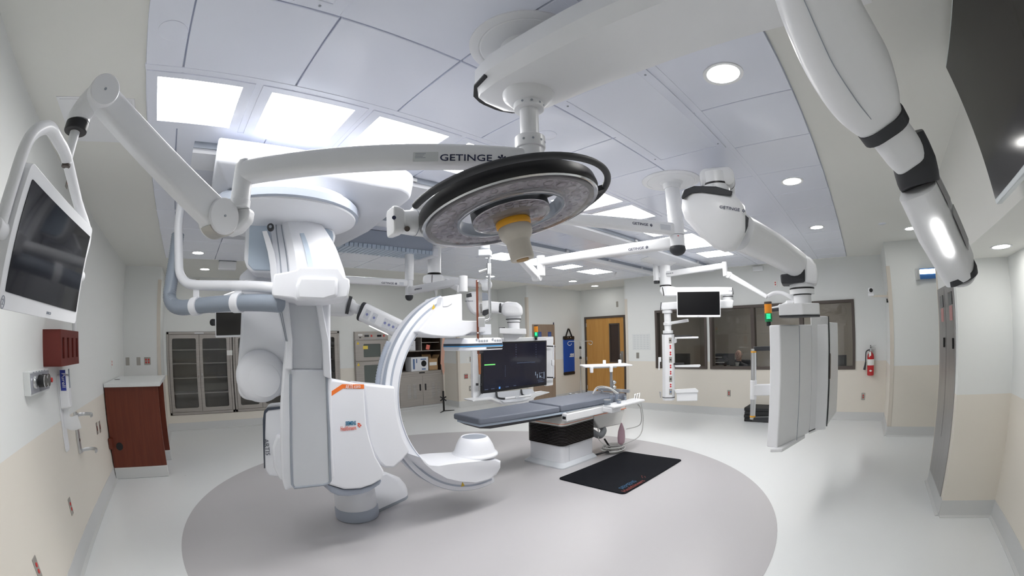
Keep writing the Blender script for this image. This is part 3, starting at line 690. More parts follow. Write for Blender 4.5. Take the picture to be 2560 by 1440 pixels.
for a, b, s in ((x0+.02, xd-.02, 1), (xd-.016, x1-.06, -1)):
    g = G(); g.box2((a, yf-.018, .075), (b, yf+.004, .80)); d = g.done('door', m_steel, t, bevel=.003)
    hx = b-.075 if s > 0 else a+.075
    g = G(); g.box2((hx-.022, yf-.022, .44), (hx+.022, yf-.012, .60)); g.done('recessed_handle', m_black, d, bevel=.003)
    g = G()
    for cx in (a+.26, a+.42) if s > 0 else (a+.30, a+.46):
        for k in range(12): g.box((cx+.0, yf-.0205, .28+.029*k), (.09, .005, .009), Matrix.Rotation(.4, 3, 'X'))
    g.done('louvres', m_alu, d)
g = G(); g.box2((x0+.02, yf-.01, .80), (x1-.06, yf+.004, .85)); g.done('drawer_rail', m_steel, t, bevel=.002, seg=1)
m_card = mat('cardboard', (.42, .27, .14), .75); m_boxp = mat('printed_white_carton', (.74, .76, .80), .6); m_boxb = mat('blue_carton_print', (.10, .17, .34), .6)
zb = .916
t = thing('storage_box', 'white carton with round hole on the lower open shelf', 'box', (5.45, 9.2, zb))
g = G(); g.box2((5.19, 9.06, zb), (5.68, 9.36, zb+.34)); g.done('carton', m_boxp, t, bevel=.004)
g = G(); g.cyl((5.55, 9.062, zb+.18), (5.55, 9.057, zb+.18), .075, n=24); g.done('round_hole', m_hole, t)
g = G(); g.box2((5.24, 9.056, zb+.05), (5.29, 9.06, zb+.30)); g.box2((5.33, 9.057, zb+.2), (5.36, 9.06, zb+.30)); g.box2((5.46, 9.056, zb+.27), (5.62, 9.06, zb+.30)); g.box2((5.49, 9.056, zb+.03), (5.60, 9.06, zb+.06)); g.done('print', m_boxb, t)
t = thing('cardboard_box', 'open brown cardboard box with white label on lower shelf', 'box', (5.85, 9.2, zb))
g = G(); bx0, bx1, by0, by1, h = 5.70, 5.97, 9.07, 9.36, .29
g.box2((bx0, by0, zb), (bx1, by0+.006, zb+h)); g.box2((bx0, by1-.006, zb), (bx1, by1, zb+h)); g.box2((bx0, by0, zb), (bx0+.006, by1, zb+h)); g.box2((bx1-.006, by0, zb), (bx1, by1, zb+h)); g.box2((bx0, by0, zb), (bx1, by1, zb+.006))
g.done('carton', m_card, t)
g = G(); g.prism([(bx0, by1, zb+h), (bx1, by1, zb+h), (bx1, by1+.05, zb+h+.10), (bx0, by1+.05, zb+h+.10)], V((0, .005, 0))); g.prism([(bx1, by0, zb+h), (bx1, by1, zb+h), (bx1+.055, by1, zb+h+.09), (bx1+.055, by0, zb+h+.09)], V((.005, 0, 0))); g.done('flap', m_card, t)
g = G(); g.box2((bx0+.02, by0-.002, zb+.12), (bx1-.03, by0, zb+.20)); g.done('label', m_paper, t)
t = thing('printer_box', 'white printer on the upper open shelf behind the arc', 'printer', (5.2, 9.25, zs))
g = G(); g.box2((4.96, 9.08, zs), (5.34, 9.40, zs+.24)); g.done('body', m_boxp, t, bevel=.01); g = G(); g.box2((5.05, 9.075, zs+.13), (5.25, 9.081, zs+.145)); g.done('paper_slot', m_midgrey, t)
tag(G().box((5.70, 9.09, zs+.075), (.10, .01, .12), Matrix.Rotation(.25, 3, 'Y')).done('red_note', mat('coral_paper', (.85, .22, .17), .6)), 'coral red note leaning on the upper open shelf', 'note')

# black pedestal stand beside the open cabinet
b = at(1110, 1028, Z=0); t = thing('monitor_stand', 'small black floor stand with cross plate beside louvred cabinet', 'stand', b)
zt = at(1108, 977, X=b.x).z; zt = .48
g = G(); g.prism([b+V((-.22, -.16, 0)), b+V((.02, .05, 0)), b+V((.24, -.10, 0)), b+V((.05, -.04, 0)), b+V((0, -.02, 0))], ZA*.018); g.done('foot', m_black, t, bevel=.006)
g = G(); g.box(b+V((.0, 0, zt/2)), (.035, .035, zt)); g.done('post', m_black, t, bevel=.004)
g = G(); u = (XA*.8-YA*.6); q = b+ZA*.30-V((.02, .02, 0))
for a in (35, 145): g.bar(q-(u*cos(radians(a))+ZA*sin(radians(a)))*.085, q+(u*cos(radians(a))+ZA*sin(radians(a)))*.085, .03, .02, up=V((-.6, -.8, 0)))
g.done('cross_plate', m_black, t)

# brown steel panel with blue displays behind the big display
x0, x1, yf = 7.65, 8.49, 7.37; m_bronze = grain('bronze_steel', (.36, .275, .21), (.42, .325, .25), .4, 30, 30, 2, metal=.4)
t = thing('steel_service_panel', 'brown metal wall panel with two blue displays behind large screen', 'panel', ((x0+x1)/2, 7.38, .03))
g = G(); g.box2((x0, yf, .03), (x1, 7.38, 2.0)); g.done('sheet', m_bronze, t, bevel=.002, seg=1)
for px, a in ((1349, 829), (1374, 829)):
    q = at(px, a+9, Y=yf); g = G(); g.box(q, (.13, .012, .17)); d = g.done('control_display', mat('blue_lcd', (.05, .09, .30), .3), t, bevel=.003)
    g = G(); g.box(q-YA*.0065+ZA*.01, (.08, .002, .07)); g.done('lit_digits', m_boxb, d)
q = at(1384, 809, Y=yf); g = G(); g.box(q, (.025, .01, .06)); g.done('lock', m_navy, t)

# blue lead apron board hanging on the wall
m_blue = mat('royal_blue_fabric', (.012, .075, .40), .6, bump=.15, scale=120)
q0, q1 = at(1411.5, 842, Y=7.33), at(1438, 934, Y=7.33)
t = thing('transfer_board', 'royal blue padded board hanging by black strap beside the door', 'transfer board', ((q0.x+q1.x)/2, 7.38, q1.z))
xa, xb = at(1411.5, 890, Y=7.33).x, at(1437.5, 890, Y=7.33).x; za, zb = q1.z, q0.z; mx = (xa+xb)/2
g = G(); g.prism(rrect((mx, 7.345, (za+zb)/2), XA, ZA, xb-xa, zb-za-.12, .03), YA*.03); g.done('pad', m_blue, t, bevel=.008)
g = G()
for z, h in ((zb-.035, .10), (za+.03, .085)): g.prism(rrect((mx, 7.340, z), XA, ZA, xb-xa+.01, h, .03), YA*.036)
g.done('end_binding', m_black, t, bevel=.005)
zh = at(1424, 822, Y=7.35).z
g = G()
for s in (-1, 1): g.bar((mx+s*.13, 7.35, zb), (mx+s*.015, 7.355, zh), .012, .04, up=YA)
g.done('strap', m_black, t)
g = G(); g.cyl((mx, 7.38, zh), (mx, 7.335, zh), .018, n=12); g.done('hook', m_plate, t)
for s in (-.05, .06): g = G(); g.box((mx+s, 7.338, zb-.02), (.035, .006, .025)); g.done('rivet', m_alu, t)
g = G(); zc = (za+zb)/2
for k in range(6): g.box((mx+.04+.028*k, 7.343, zc+.02), (.02, .004, .05+.008*(k % 3)))
g.box((mx+.10, 7.343, zc-.03), (.19, .004, .025)); g.done('white_logo', m_paper, t)

# infusion stand
b = at(1452, 940, Y=6.75); b.z = 0
t = thing('infusion_stand', 'chrome infusion pole with hooks standing left of the wooden door', 'infusion stand', b)
zp = at(1450, 853, Y=b.y).z
g = G(); g.cyl(b+ZA*.10, b+ZA*(zp-.42), .016, n=16); g.done('lower_pole', m_chrome, t)
g = G(); g.cyl(b+ZA*(zp-.42), b+ZA*zp, .010, n=16); g.done('upper_pole', m_chrome, t)
for z in (zp-.16, zp-.42): g = G(); g.cyl(b+ZA*(z-.035), b+ZA*(z+.03), .033, .024, n=16); g.done('clamp_knob', m_black, t, bevel=.006)
u = V((.78, -.62, 0)); g = G()
for s in (-1, 1):
    c = b+ZA*zp+u*(s*.28); g.tube([b+ZA*zp]+[c+u*(s*.05*sin(radians(a)))-ZA*(.0)+ZA*(.05*cos(radians(a))-.05) for a in range(0, 300, 25)], .008, n=8)
g.done('hook_bar', m_chrome, t)
for k in range(5):
    a = 2*pi*k/5; e = b+V((cos(a)*.3, sin(a)*.3, .07)); g = G(); g.bar(b+ZA*.10, e, .035, .025); lg = g.done('leg', m_alu, t, bevel=.004); g = G(); g.cyl(e+V((0, -.01, -.035)), e+V((0, .01, -.035)), .035, n=16); g.done('castor', m_black, lg)

# stack of black step platforms by the window wall
b = at(1893, 1049, Z=0); m_step = mat('black_step_rubber', (.02, .02, .022), .7)
for k in range(4):
    q = V((8.16, 1.93, .066*k)); s = .006*((k % 2)*2-1)
    tag(G().box(q+V((s, s, .033)), (.44, .56, .062)).done('step_platform', m_step, bevel=.008), ['bottom black step platform of the stack below the windows', 'second black step platform from the floor in the stack', 'third black step platform from the floor in the stack', 'topmost black step platform of the stack below the windows'][k], 'step platform', 'stacked step platforms')

# person behind the glass and the desk gear of the control room
m_skin = mat('skin', (.50, .31, .24), .5, var=0); m_suit = mat('dark_suit', (.012, .013, .018), .7); m_hair = mat('grey_hair', (.30, .26, .23), .7)

# ------------------------------------------------------------------ floor mat and patient table
m_mat = mat('black_foam_mat', (.006, .007, .010), .8, bump=.25, scale=160, spec=.15)
t = thing('floor_mat', 'black anti-fatigue mat with small printed mark on grey floor', 'mat', (4.4, 2.71, 0))
g = G(); g.prism(rrect((4.40, 2.712, .002), XA, YA, 1.47, .915, .05, 6), ZA*.014); g.done('pad', m_mat, t, bevel=.008)
d = V((.30, .62, 0)).normalized(); m_mb = mat('mat_print_blue', (.03, .10, .20), .7); m_mr = mat('mat_print_red', (.22, .04, .03), .7)
txt('printed_mark', 'SIEMENS', (3.93, 2.37, .0162), XA, YA, .085, m_mb, t); txt('printed_mark', 'Healthineers', (3.93, 2.295, .0162), XA, YA, .085, m_mr, t)
g = G()
for a, b in ((0, 0), (.03, .025), (.03, -.02), (.055, .0), (.06, .045)): g.cyl((4.22+a, 2.35+b, .0160), (4.22+a, 2.35+b, .0168), .007, n=10)
g.done('printed_dots', m_mr, t)

m_pad = mat('slate_vinyl_pad', (.155, .172, .215), .5, bump=.12, scale=40)
m_pale = mat('pale_blue_edge', (.46, .54, .64), .4); m_tw = mat('table_white', (.72, .72, .70), .4)
t = thing('patient_table', 'patient table with slate pads on a black bellows column', 'patient table', (4.36, 3.6, 0))
def pad(pts, z0, z1):
    g = G(); pts = [V(p) for p in pts]; c = sum(pts, V((0, 0)))/len(pts)
    R = []
    for k in (0, .25, .75, 1):
        s = 1.0 if 0 < k < 1 else .985
        R.append([V((*(c+(p-c)*s), z0+(z1-z0)*k)) for p in pts])
    g.rings(R); return g.done('mattress', m_pad, t, bevel=.012, seg=3)
pad([(2.81, 3.985), (2.80, 3.505), (3.925, 3.345), (3.985, 3.94)], .752, .822)
pad([(3.985, 3.945), (3.928, 3.335), (5.22, 3.20), (5.315, 3.83)], .757, .838)
for x, y0, y1 in ((3.35, 3.42, 3.965), (4.45, 3.28, 3.91)): pass
g = G(); g.prism([V(p) for p in ((2.84, 3.96, .722), (2.83, 3.53, .722), (3.95, 3.35, .722), (5.24, 3.22, .722), (5.32, 3.82, .722))], ZA*.03); g.done('tabletop_edge', m_pale, t, bevel=.006)
g = G()
R = [[V(p) for p in ((2.85, 3.95, .722), (2.84, 3.54, .722), (3.0, 3.52, .722), (5.2, 3.25, .722), (5.2, 3.80, .722), (3.0, 3.95, .722))], [V(p) for p in ((2.90, 3.90, .690), (2.88, 3.60, .690), (3.0, 3.57, .672), (5.2, 3.33, .665), (5.2, 3.74, .665), (3.0, 3.90, .672))]]
g.rings(R); g.done('carbon_underside', m_dark, t, bevel=.004)
# pedestal
def rect(x0, x1, y0, y1, z, r): return rrect(((x0+x1)/2, (y0+y1)/2, z), XA, YA, x1-x0, y1-y0, r, 5)
g = G(); R = []
n = 13
for k in range(n):
    za = .285+k*(.26/n); R += [rect(4.050, 4.69, 3.42, 4.0, za, .07), rect(4.012, 4.723, 3.382, 4.02, za+.007, .08), rect(4.012, 4.723, 3.382, 4.02, za+.012, .08), rect(4.050, 4.69, 3.42, 4.0, za+.0195, .07)]
g.rings(R); g.done('bellows', mat('bellows_rubber', (.05, .045, .047), .45), t, sharp=15)
g = G(); g.rings([rect(4.03, 4.70, 3.40, 4.0, z, .06) for z in (.06, .285)]); g.done('lower_cover', m_siem, t, bevel=.004)
g = G(); g.box2((4.155, 3.398, .07), (4.157, 3.41, .284)); g.done('cover_seam', m_midgrey, t)
g = G(); g.rings([rect(3.965, 4.74, 3.35, 4.05, 0, .06), rect(3.965, 4.74, 3.35, 4.05, .018, .06), rect(4.02, 4.71, 3.395, 4.0, .062, .06)]); g.done('foot_plate', mat('pale_grey_foot', (.58, .61, .65), .4), t, bevel=.004)
g = G(); g.rings([rect(4.02, 4.72, 3.39, 4.01, .545, .08), rect(4.02, 4.72, 3.39, 4.01, .60, .08), rect(4.06, 4.80, 3.36, 3.98, .675, .05)]); g.done('head_cover', m_tw, t, bevel=.005)
g = G(); g.rings([rect(4.018, 4.722, 3.388, 4.012, z, .08) for z in (.572, .577)]); g.done('orange_line', m_orange, t)
g = G(); g.prism([V(p) for p in ((4.70, 3.42, .66), (5.48, 3.36, .66), (5.46, 3.36, .60), (5.36, 3.38, .345), (4.84, 3.41, .375), (4.72, 3.42, .52))], V((.02, .38, 0))); g.done('gear_box', m_tw, t, bevel=.02)
g = G(); g.prism([V(p) for p in ((4.72, 3.408, .575), (5.455, 3.348, .575), (5.455, 3.348, .581), (4.72, 3.408, .581))], V((0, .01, 0))); g.done('orange_line', m_orange, t)
# accessory rail block along the front edge
g = G(); g.bar((3.95, 3.30, .69), (4.80, 3.21, .70), .10, .10); rb = g.done('rail_block', m_white, t, bevel=.014)
g = G(); g.bar((3.944, 3.30, .685), (3.952, 3.30, .685), .05, .035); g.done('end_socket', m_black, rb)
g = G(); g.bar((3.97, 3.275, .747), (4.80, 3.19, .756), .03, .012); g.done('slide_rail', m_alu, t, bevel=.002)
g = G(); g.bar((4.02, 3.87, .71), (5.1, 3.80, .71), .03, .05); g.done('rear_rail', m_alu, t)
for px in (1426, 1441):
    q = at(px, 990, D=6.6); g = G(); g.cyl((q.x, q.y, .70), (q.x, q.y, at(px, 983, D=6.6).z), .028, n=16); g.done('rail_knob', m_alu, t, bevel=.004)
# control tray with round jars at the foot end
g = G(); g.prism([V(p) for p in ((4.62, 3.20, .735), (4.55, 2.98, .735), (5.28, 2.93, .735), (5.36, 3.15, .735))], ZA*.028); g.done('side_tray', m_white, t, bevel=.008)
g = G(); g.prism([V(p) for p in ((4.60, 3.19, .67), (4.56, 3.02, .67), (4.76, 3.0, .67), (4.78, 3.17, .67))], ZA*.066); g.done('tray_bracket', m_white, t, bevel=.01)
m_jar = mat('clear_acrylic', (.80, .85, .92), .05, var=0, trans=.9, ior=1.4)
for (px, py, r, h), l in zip(((1518, 1012, .045, .07), (1528, 1007, .022, .13), (1542, 1005, .022, .12), (1547, 1008, .03, .05), (1563, 1000, .02, .06)),
        ('wide clear jar at the near end of the table side tray', 'tall clear tube behind the wide jar on the side tray', 'tall clear tube in the middle of the side tray', 'short clear cup in front of the tall tube on side tray', 'small clear cup at the far end of the side tray')):
    q = at(px, py, Z=.764); j = thing('jar', l, 'jar', q, 'clear jars on the table tray')
    g = G(); g.lathe([(.004, 0), (r, 0), (r, h), (r-.004, h), (r-.004, .006), (.004, .006)], q, n=20); g.done('glass', m_jar, j); g = G(); g.lathe([(r-.002, h-.008), (r+.003, h-.008), (r+.003, h), (r-.002, h)], q, n=20); g.done('rim', m_alu, j)
j = thing('control_levers', 'bunch of small chrome levers at the table foot corner', 'levers', (5.26, 3.07, .764))
for k in range(5):
    q = V((5.20+.035*k, 3.06+.01*(k % 2), .764)); g = G(); g.cyl(q, q+V((.02, .0, .06)), .006, n=8); g.sph(q+V((.02, 0, .065)), .012, n=8); g.done('lever', m_chrome, j)
# hoses and cables at the foot
m_cable = mat('white_cable', (.62, .62, .61), .5); m_hose = mat('grey_hose', (.22, .23, .25), .5)
k0 = thing('cable_bundle', 'coil of white cables on floor behind the table column', 'cable', (5.05, 3.32, 0))
g = G()
for k in range(7):
    r = .10+.018*(k % 4); z = .012+.013*k; g.tube([V((5.06+r*1.25*cos(a), 3.32+r*sin(a)*1.05, z+.004*sin(2*a+k))) for a in [2*pi*i/36 for i in range(36)]], .009, n=8, close=True)
g.done('coil', m_cable, k0)
for k, pts in enumerate((((5.2, 3.3, .06), (5.42, 3.1, .18), (5.45, 3.05, .42), (5.38, 3.05, .70)), ((4.95, 3.3, .10), (4.80, 3.38, .22), (4.86, 3.44, .34), (4.84, 3.45, .42)), ((5.30, 3.25, .30), (5.45, 3.1, .36), (5.36, 3.04, .60), (5.2, 3.0, .70)))):
    g = G(); g.tube(smooth(pts, 8), .007, n=8); g.done('cable', m_cable, k0)
g = G(); g.tube(smooth([(4.74, 3.40, .02), (4.82, 3.28, .06), (4.95, 3.30, .03), (5.02, 3.36, .08), (4.98, 3.42, .2)], 8), .014, n=8); g.done('cable', m_black, k0)
tag(G().tube(smooth([(4.74, 3.50, .36), (4.86, 3.42, .27), (4.96, 3.42, .33), (4.95, 3.48, .40)], 8), .045, n=14).done('drain_hose', m_hose), 'short grey curved hose between table column and gear box', 'hose')
m_pink = mat('pink_film', (.72, .50, .58), .3, trans=.45)
g = G(); c = V((5.12, 3.22, .26)); g.rings([[c+V((cos(a)*.062*s*(1+.1*sin(3*a)), sin(a)*.05*s, z)) for a in [2*pi*i/18 for i in range(18)]] for s, z in ((.15, .17), (.45, .13), (.9, .05), (1.05, -.04), (.9, -.12), (.4, -.15))])
tag(g.done('plastic_bag', m_pink), 'pink clear plastic bag of tubing hanging under table foot', 'bag')

# over-table instrument tray clamped to the foot end rail
ux = V((.72, -.69, 0)); uy = V((.69, .72, 0)); ctr = at(1514, 915, D=6.25); zt = ctr.z
t = thing('instrument_tray', 'white tray on a steel post clamped at the table foot', 'instrument tray', (5.15, 3.45, .838))
g = G(); g.prism(rrect(ctr, ux, uy, .70, .46, .03), ZA*.02); g.done('tray', m_white, t, bevel=.006)
for a, c in ((-.25, -.23), (.03, -.23), (.03, .23), (.27, .23)):
    q = ctr+ux*a+uy*c; g = G(); g.box(q+ZA*(.03 if c > 0 else -.03), (.045, .045, .085), Matrix.Rotation(-.76, 3, 'Z')); g.done('corner_clamp', m_white, t, bevel=.01)
g = G(); g.bar(ctr-ux*.24-ZA*.015, ctr+ux*.16-ZA*.015, .05, .03); g.done('support_bar', m_alu, t)
p = at(1528, 940, D=6.2); pb = V((p.x, p.y, .88)); pt = V((p.x, p.y, zt-.01))
g = G(); g.bar(pb, pt, .035, .02, up=XA); g.done('post', m_alu, t)
for z in (.995, .925): g = G(); q = V((p.x, p.y, z)); g.cyl(q+ux*.02, q+ux*.05, .034, n=18); g.sph(q+ux*.055, .022, n=10); g.done('clamp_knob', m_alu, t, bevel=.004)
r0, r1 = V((5.12, 3.62, .885)), V((5.20, 3.22, .885))
g = G(); g.bar(at(1496, 973, Z=.885), at(1574, 978, Z=.885), .03, .045); g.done('cross_rail', m_alu, t, bevel=.003)
for px in (1505, 1545): q = at(px, 978, Z=.87); g = G(); g.bar((q.x, q.y, .838), (q.x, q.y, .88), .025, .025, up=XA); g.done('foot', m_alu, t)
for k in range(2): g = G(); g.tube(smooth([at(1482, 985, Z=.85), at(1495-2*k, 971-3*k, Z=.93), at(1520, 970-2*k, Z=.94), at(1540+6*k, 984, Z=.85)], 8), .009, n=8); g.done('tube', m_cable, t)

# ------------------------------------------------------------------ floor-mounted imaging gantry
m_bandd = mat('dark_blue_band', (.05, .06, .085), .35); m_cyan = mat('cyan_line', (.06, .30, .62), .4); m_led = mat('button_grey', (.35, .37, .40), .5)
def plan(pts, Y): return [at(*p, Y=Y) for p in pts]
t = thing('floor_gantry', 'white floor-standing imaging gantry with C-arm, orange stripe and printed logo', 'imaging gantry', (1.45, 3.7, 0))
FC = (1.42, 3.72)
g = G(); g.lathe([(.21, .006), (.215, .02), (.213, .10), (.205, .115)], (*FC, 0), n=48); g.done('foot_ring', m_band, t)
g = G(); g.lathe([(.203, .115), (.205, .125), (.20, .27), (.17, .315), (.12, .33)], (*FC, 0), n=48); g.done('foot_hub', m_siem, t)
L2 = (1.93, 3.98)
g = G(); hull = arc((*L2, 0), XA, YA, .185, -75, 150, 24)+[V((1.50, 3.93, 0)), V((1.50, 3.62, 0))]
hc = V((1.84, 3.9, 0)); g.rings([[p+ZA*.004 for p in hull], [p+ZA*.035 for p in hull]]); g.done('side_foot_ring', m_midgrey, t)
g = G(); g.rings([[p+ZA*.035 for p in hull], [p+ZA*.085 for p in hull], [hc+(p-hc)*.93+ZA*.14 for p in hull], [hc+(p-hc)*.72+ZA*.22 for p in hull], [hc+V((-.1, -.06, 0))+(p-hc)*.42+ZA*.33 for p in hull]]); g.done('side_foot', m_siem, t, sharp=50)
YB = 3.02
body = smooth([(824, 962), (829, 949), (868, 955), (911, 964), (913, 1000), (917, 1062), (925, 1100), (939, 1140), (950, 1162), (961, 1178), (956, 1200), (935, 1222), (907, 1236), (875, 1241), (846, 1240), (816, 1224), (815, 1150), (818, 1050)], 3, True)
W0 = plan([(p.x, p.y) for p in [V((*q, 0)) for q in [(824, 955), (832, 949), (868, 954), (911, 962), (913, 1000), (917, 1062), (926, 1100), (939, 1140), (961, 1178), (956, 1198), (932, 1212), (902, 1222), (862, 1224), (816, 1210), (816, 1130), (819, 1040)]]], YB)
g = G(); g.rings([[p for p in W0], [p+YA*.60 for p in W0]]); g.done('stand_body', m_siem, t, bevel=.03, seg=4)
skirt = plan([(816, 1211), (862, 1226), (902, 1224), (932, 1214), (957, 1200), (950, 1212), (925, 1228), (902, 1236), (870, 1241), (846, 1240), (826, 1231)], YB+.02)
g = G(); g.prism(skirt, YA*.56); g.done('lower_skirt', m_band, t, bevel=.015)
g = G(); g.prism(plan([(829, 978), (855.6, 960.5), (910, 961), (910.5, 972), (858, 971), (829, 990)], YB-.002), V((0, .012, 0))); ob = g.done('orange_stripe', m_orange, t)
q0, q1 = at(862, 966.6, Y=YB-.004), at(903, 966.6, Y=YB-.004); mid = (q0+q1)/2
txt('model_text', 'ARTIS icono', mid, XA, ZA, .042, m_paper, ob, stretch=(q1-q0).length/.235)
mb = mat('logo_petrol', (.01, .16, .30), .5); mr = mat('logo_red', (.70, .10, .05), .5)
q0, q1 = at(861.5, 1059.5, Y=YB-.003), at(892.5, 1057.5, Y=YB-.003)
txt('maker_logo', 'SIEMENS', (q0+q1)/2, q1-q0, ZA, .043, mb, t, stretch=(q1-q0).length/.19, bold=.001)
q0, q1 = at(849, 1073, Y=YB-.003), at(893, 1069, Y=YB-.003)
txt('maker_logo', 'Healthineers', (q0+q1)/2, q1-q0, ZA, .050, mr, t, stretch=(q1-q0).length/.285)
g = G()
for px, py in ((896, 1064), (899, 1060), (899, 1067), (902, 1063.5), (896, 1059)):
    q = at(px, py, Y=YB-.003); g.cyl(q, q+YA*.004, .006, n=10)
g.done('logo_dots', mr, t)
# C-shaped arm: centre, radius and the two faces
CX, CZ, RO, YN, YF = 2.52, 1.165, .965, 3.17, 3.33
def cp(a, r, y): return V((CX+r*cos(radians(a)), y, CZ+r*sin(radians(a))))
TOPA = 113
def sector(r0, r1, y0, y1, a0, a1, n=72):
    g = G(); g.rings([[cp(a, r0, y0), cp(a, r1, y0), cp(a, r1, y1), cp(a, r0, y1)] for a in [a0+(a1-a0)*k/n for k in range(n+1)]]); return g
sector(RO-.135, RO, YN, YF, TOPA, 281).done('c_arm', m_siem, t, bevel=.008, sharp=40)
for r0, r1, m in ((RO-.058, RO-.040, m_band), (RO-.125, RO-.119, m_band)):
    sector(r0, r1, YN-.003, YN+.004, TOPA, 279).done('guide_groove', m, t)
sector(RO-.004, RO+.004, YN+.01, YN+.06, TOPA, 279).done('rim_stripe', m_band, t)
cpts = resample([cp(a, RO+.010, YF-.03) for a in range(150, 190)], .012)
g = G(); g.tube(cpts, [.022+(.005 if k % 2 else 0) for k in range(len(cpts))], n=12); g.done('corrugated_cover', m_band, t, sharp=60)
# wedge that carries the C-arm
Wd = plan([(910, 959), (950, 963), (989, 966), (991, 1002), (997, 1045), (1008, 1090), (1026, 1129), (1008, 1150), (985, 1171), (962, 1170), (948, 1156), (933, 1132), (921, 1095), (916, 1050), (911, 990)], 3.10)
g = G(); g.rings([Wd, [p+YA*.34 for p in Wd]]); g.done('arm_carriage', m_siem, t, bevel=.02, seg=3)
# detector arm at the top of the C
HY = 3.09
H = plan([(1106, 745), (1109, 741), (1156, 733.5), (1157, 801), (1211, 803), (1215, 808), (1215, 831), (1180, 831), (1158, 841), (1131, 844), (1105, 843), (1078, 840), (1058, 835), (1045, 829), (1062, 810), (1085, 783), (1103, 764)], HY)
g = G(); g.rings([H, [p+YA*.30 for p in H]]); g.done('detector_housing', m_siem, t, bevel=.02, seg=3)
g = G(); g.prism(plan([(1107, 743), (1131, 739), (1131, 760), (1120, 767), (1107, 768)], HY-.006), YA*.2); g.done('end_cover', m_siem, t, bevel=.008)
q = at(1084.5, 767.5, Y=YN-.005); m_yel = mat('warning_yellow', (.62, .42, .04), .5)
g = G(); g.prism([q+V((-.022, 0, -.02)), q+V((.022, 0, -.02)), q+V((0, 0, .024))], YA*.004); g.done('warning_triangle', m_yel, t)
dc = at(1182, 860, Y=3.24); DX = dc.x
g = G(); g.prism(rrect((DX+.02, 3.24, dc.z+.085), XA, YA, .26, .24, .03), ZA*.10); g.done('detector_neck', m_grey, t, bevel=.006)
zt, zm, zb = at(1182, 845, Y=3.03).z, at(1182, 863, Y=3.03).z, at(1182, 877, Y=3.03).z
g = G(); g.rings([rrect((DX, 3.24, z), XA, YA, w, w, .05, 6) for z, w in ((zt, .39), (zt-.008, .415), (zm+.012, .43))]); g.done('detector_top', m_siem, t)
g = G(); g.rings([rrect((DX, 3.24, z), XA, YA, .435, .435, .05, 6) for z in (zm-.006, zm+.014)]); g.done('dark_band', m_bandd, t)
g = G(); g.rings([rrect((DX, 3.24, z), XA, YA, .437, .437, .05, 6) for z in (zm-.016, zm-.006)]); g.done('blue_line', m_cyan, t)
g = G(); g.rings([rrect((DX, 3.24, z), XA, YA, w, w, .05, 6) for z, w in ((zm-.016, .43), (zb+.005, .43), (zb, .42))]); g.done('detector_base', m_siem, t)
g = G()
for s in (-.12, .07):
    for k in range(5): g.prism(rrect((DX+s+.03*k, 3.24-.2155-.001, (zt+zm)/2+.004+(.014 if k == 0 else 0)), XA, ZA, .018, .02, .005, 3), YA*.004)
g.done('control_buttons', m_led, t)
g = G(); g.box((DX+.09, 3.24-.2155, zb+.02), (.20, .004, .012)); g.done('vent_slot', m_black, t)
# tube housing below
T0 = plan([(1030, 1138), (1058, 1162), (1085, 1164), (1110, 1160), (1140, 1156), (1185, 1152), (1228, 1148), (1250, 1148), (1263, 1154), (1262, 1172), (1252, 1190), (1228, 1202), (1195, 1211), (1150, 1209), (1110, 1200), (1070, 1178), (1046, 1158)], 3.02)
g = G(); c = sum(T0, V())/len(T0)
R = [[c+(p-c)*s+YA*y for p in T0] for y, s in ((0, .86), (.05, .97), (.12, 1.0), (.34, 1.0), (.42, .95), (.46, .84))]
g.rings(R); g.done('tube_housing', m_siem, t, sharp=50)
bc = at(1187, 1136, Y=3.24); bz = bc.z
ztop = at(1187, 1090, Y=3.24).z
h = ztop-bz
g = G(); g.lathe([(.225, 0), (.228, .010), (.222, .022), (.207, .032), (.200, .045), (.180, h*.55), (.155, h*.82), (.134, h*.97), (.126, h), (.118, h-.008), (.110, h-.04), (.02, h-.05)], (bc.x, 3.24, bz), n=56); g.done('collimator_bell', m_siem, t, sharp=50); g = G(); g.lathe([(.02, h-.012), (.116, h-.012), (.116, h-.006), (.02, h-.006)], (bc.x, 3.24, bz), n=48); g.done('bell_window', m_midgrey, t)
q = at(1157, 1211, Y=YN-.004); g = G(); g.prism([q+V((-.022, 0, -.02)), q+V((.022, 0, -.02)), q+V((0, 0, .024))], YA*.004); g.done('warning_triangle', m_yel, t)

# ------------------------------------------------------------------ ceiling rails
for (y0, y1, x0, x1, l) in ((2.80, 3.16, -.10, 8.15, 'wide white ceiling rail nearer the front row of lights'), (3.90, 4.10, .9, 8.15, 'narrower white ceiling rail farther from the front row of lights')):
    r = thing('ceiling_rail', l, 'ceiling rail', ((x0+x1)/2, (y0+y1)/2, 2.94), 'gantry ceiling rails'); z0 = 2.862
    g = G(); c = (y0+y1)/2; w = y1-y0
    g.prism([V((x0, y0, CH-.02)), V((x0, y0, z0+.04)), V((x0, y0+.03, z0+.012)), V((x0, c, z0)), V((x0, y1-.03, z0+.012)), V((x0, y1, z0+.04)), V((x0, y1, CH-.02))], XA*(x1-x0)); g.done('beam', m_siem, r)
    for y in (y0-.016, y1+.004): g = G(); g.box2((x0, y, z0+.03), (x1, y+.012, CH-.02)); g.done('side_slot', m_midgrey, r)
    for k in range(7):
        xx = x0+.6+k*1.1; g = G(); g.box((xx, y0-.02, z0+.045), (.06, .03, .03)); g.done('clamp', m_alu, r, bevel=.003)
r = thing('cable_carrier', 'grey ribbed cable carrier lying along the rear ceiling rail', 'cable carrier', (2.0, 4.6, 2.74))
g = G(); g.box2((.9, 4.42, 2.745), (2.86, 4.80, 2.93)); g.done('trough', m_band, r, bevel=.01)
g = G()
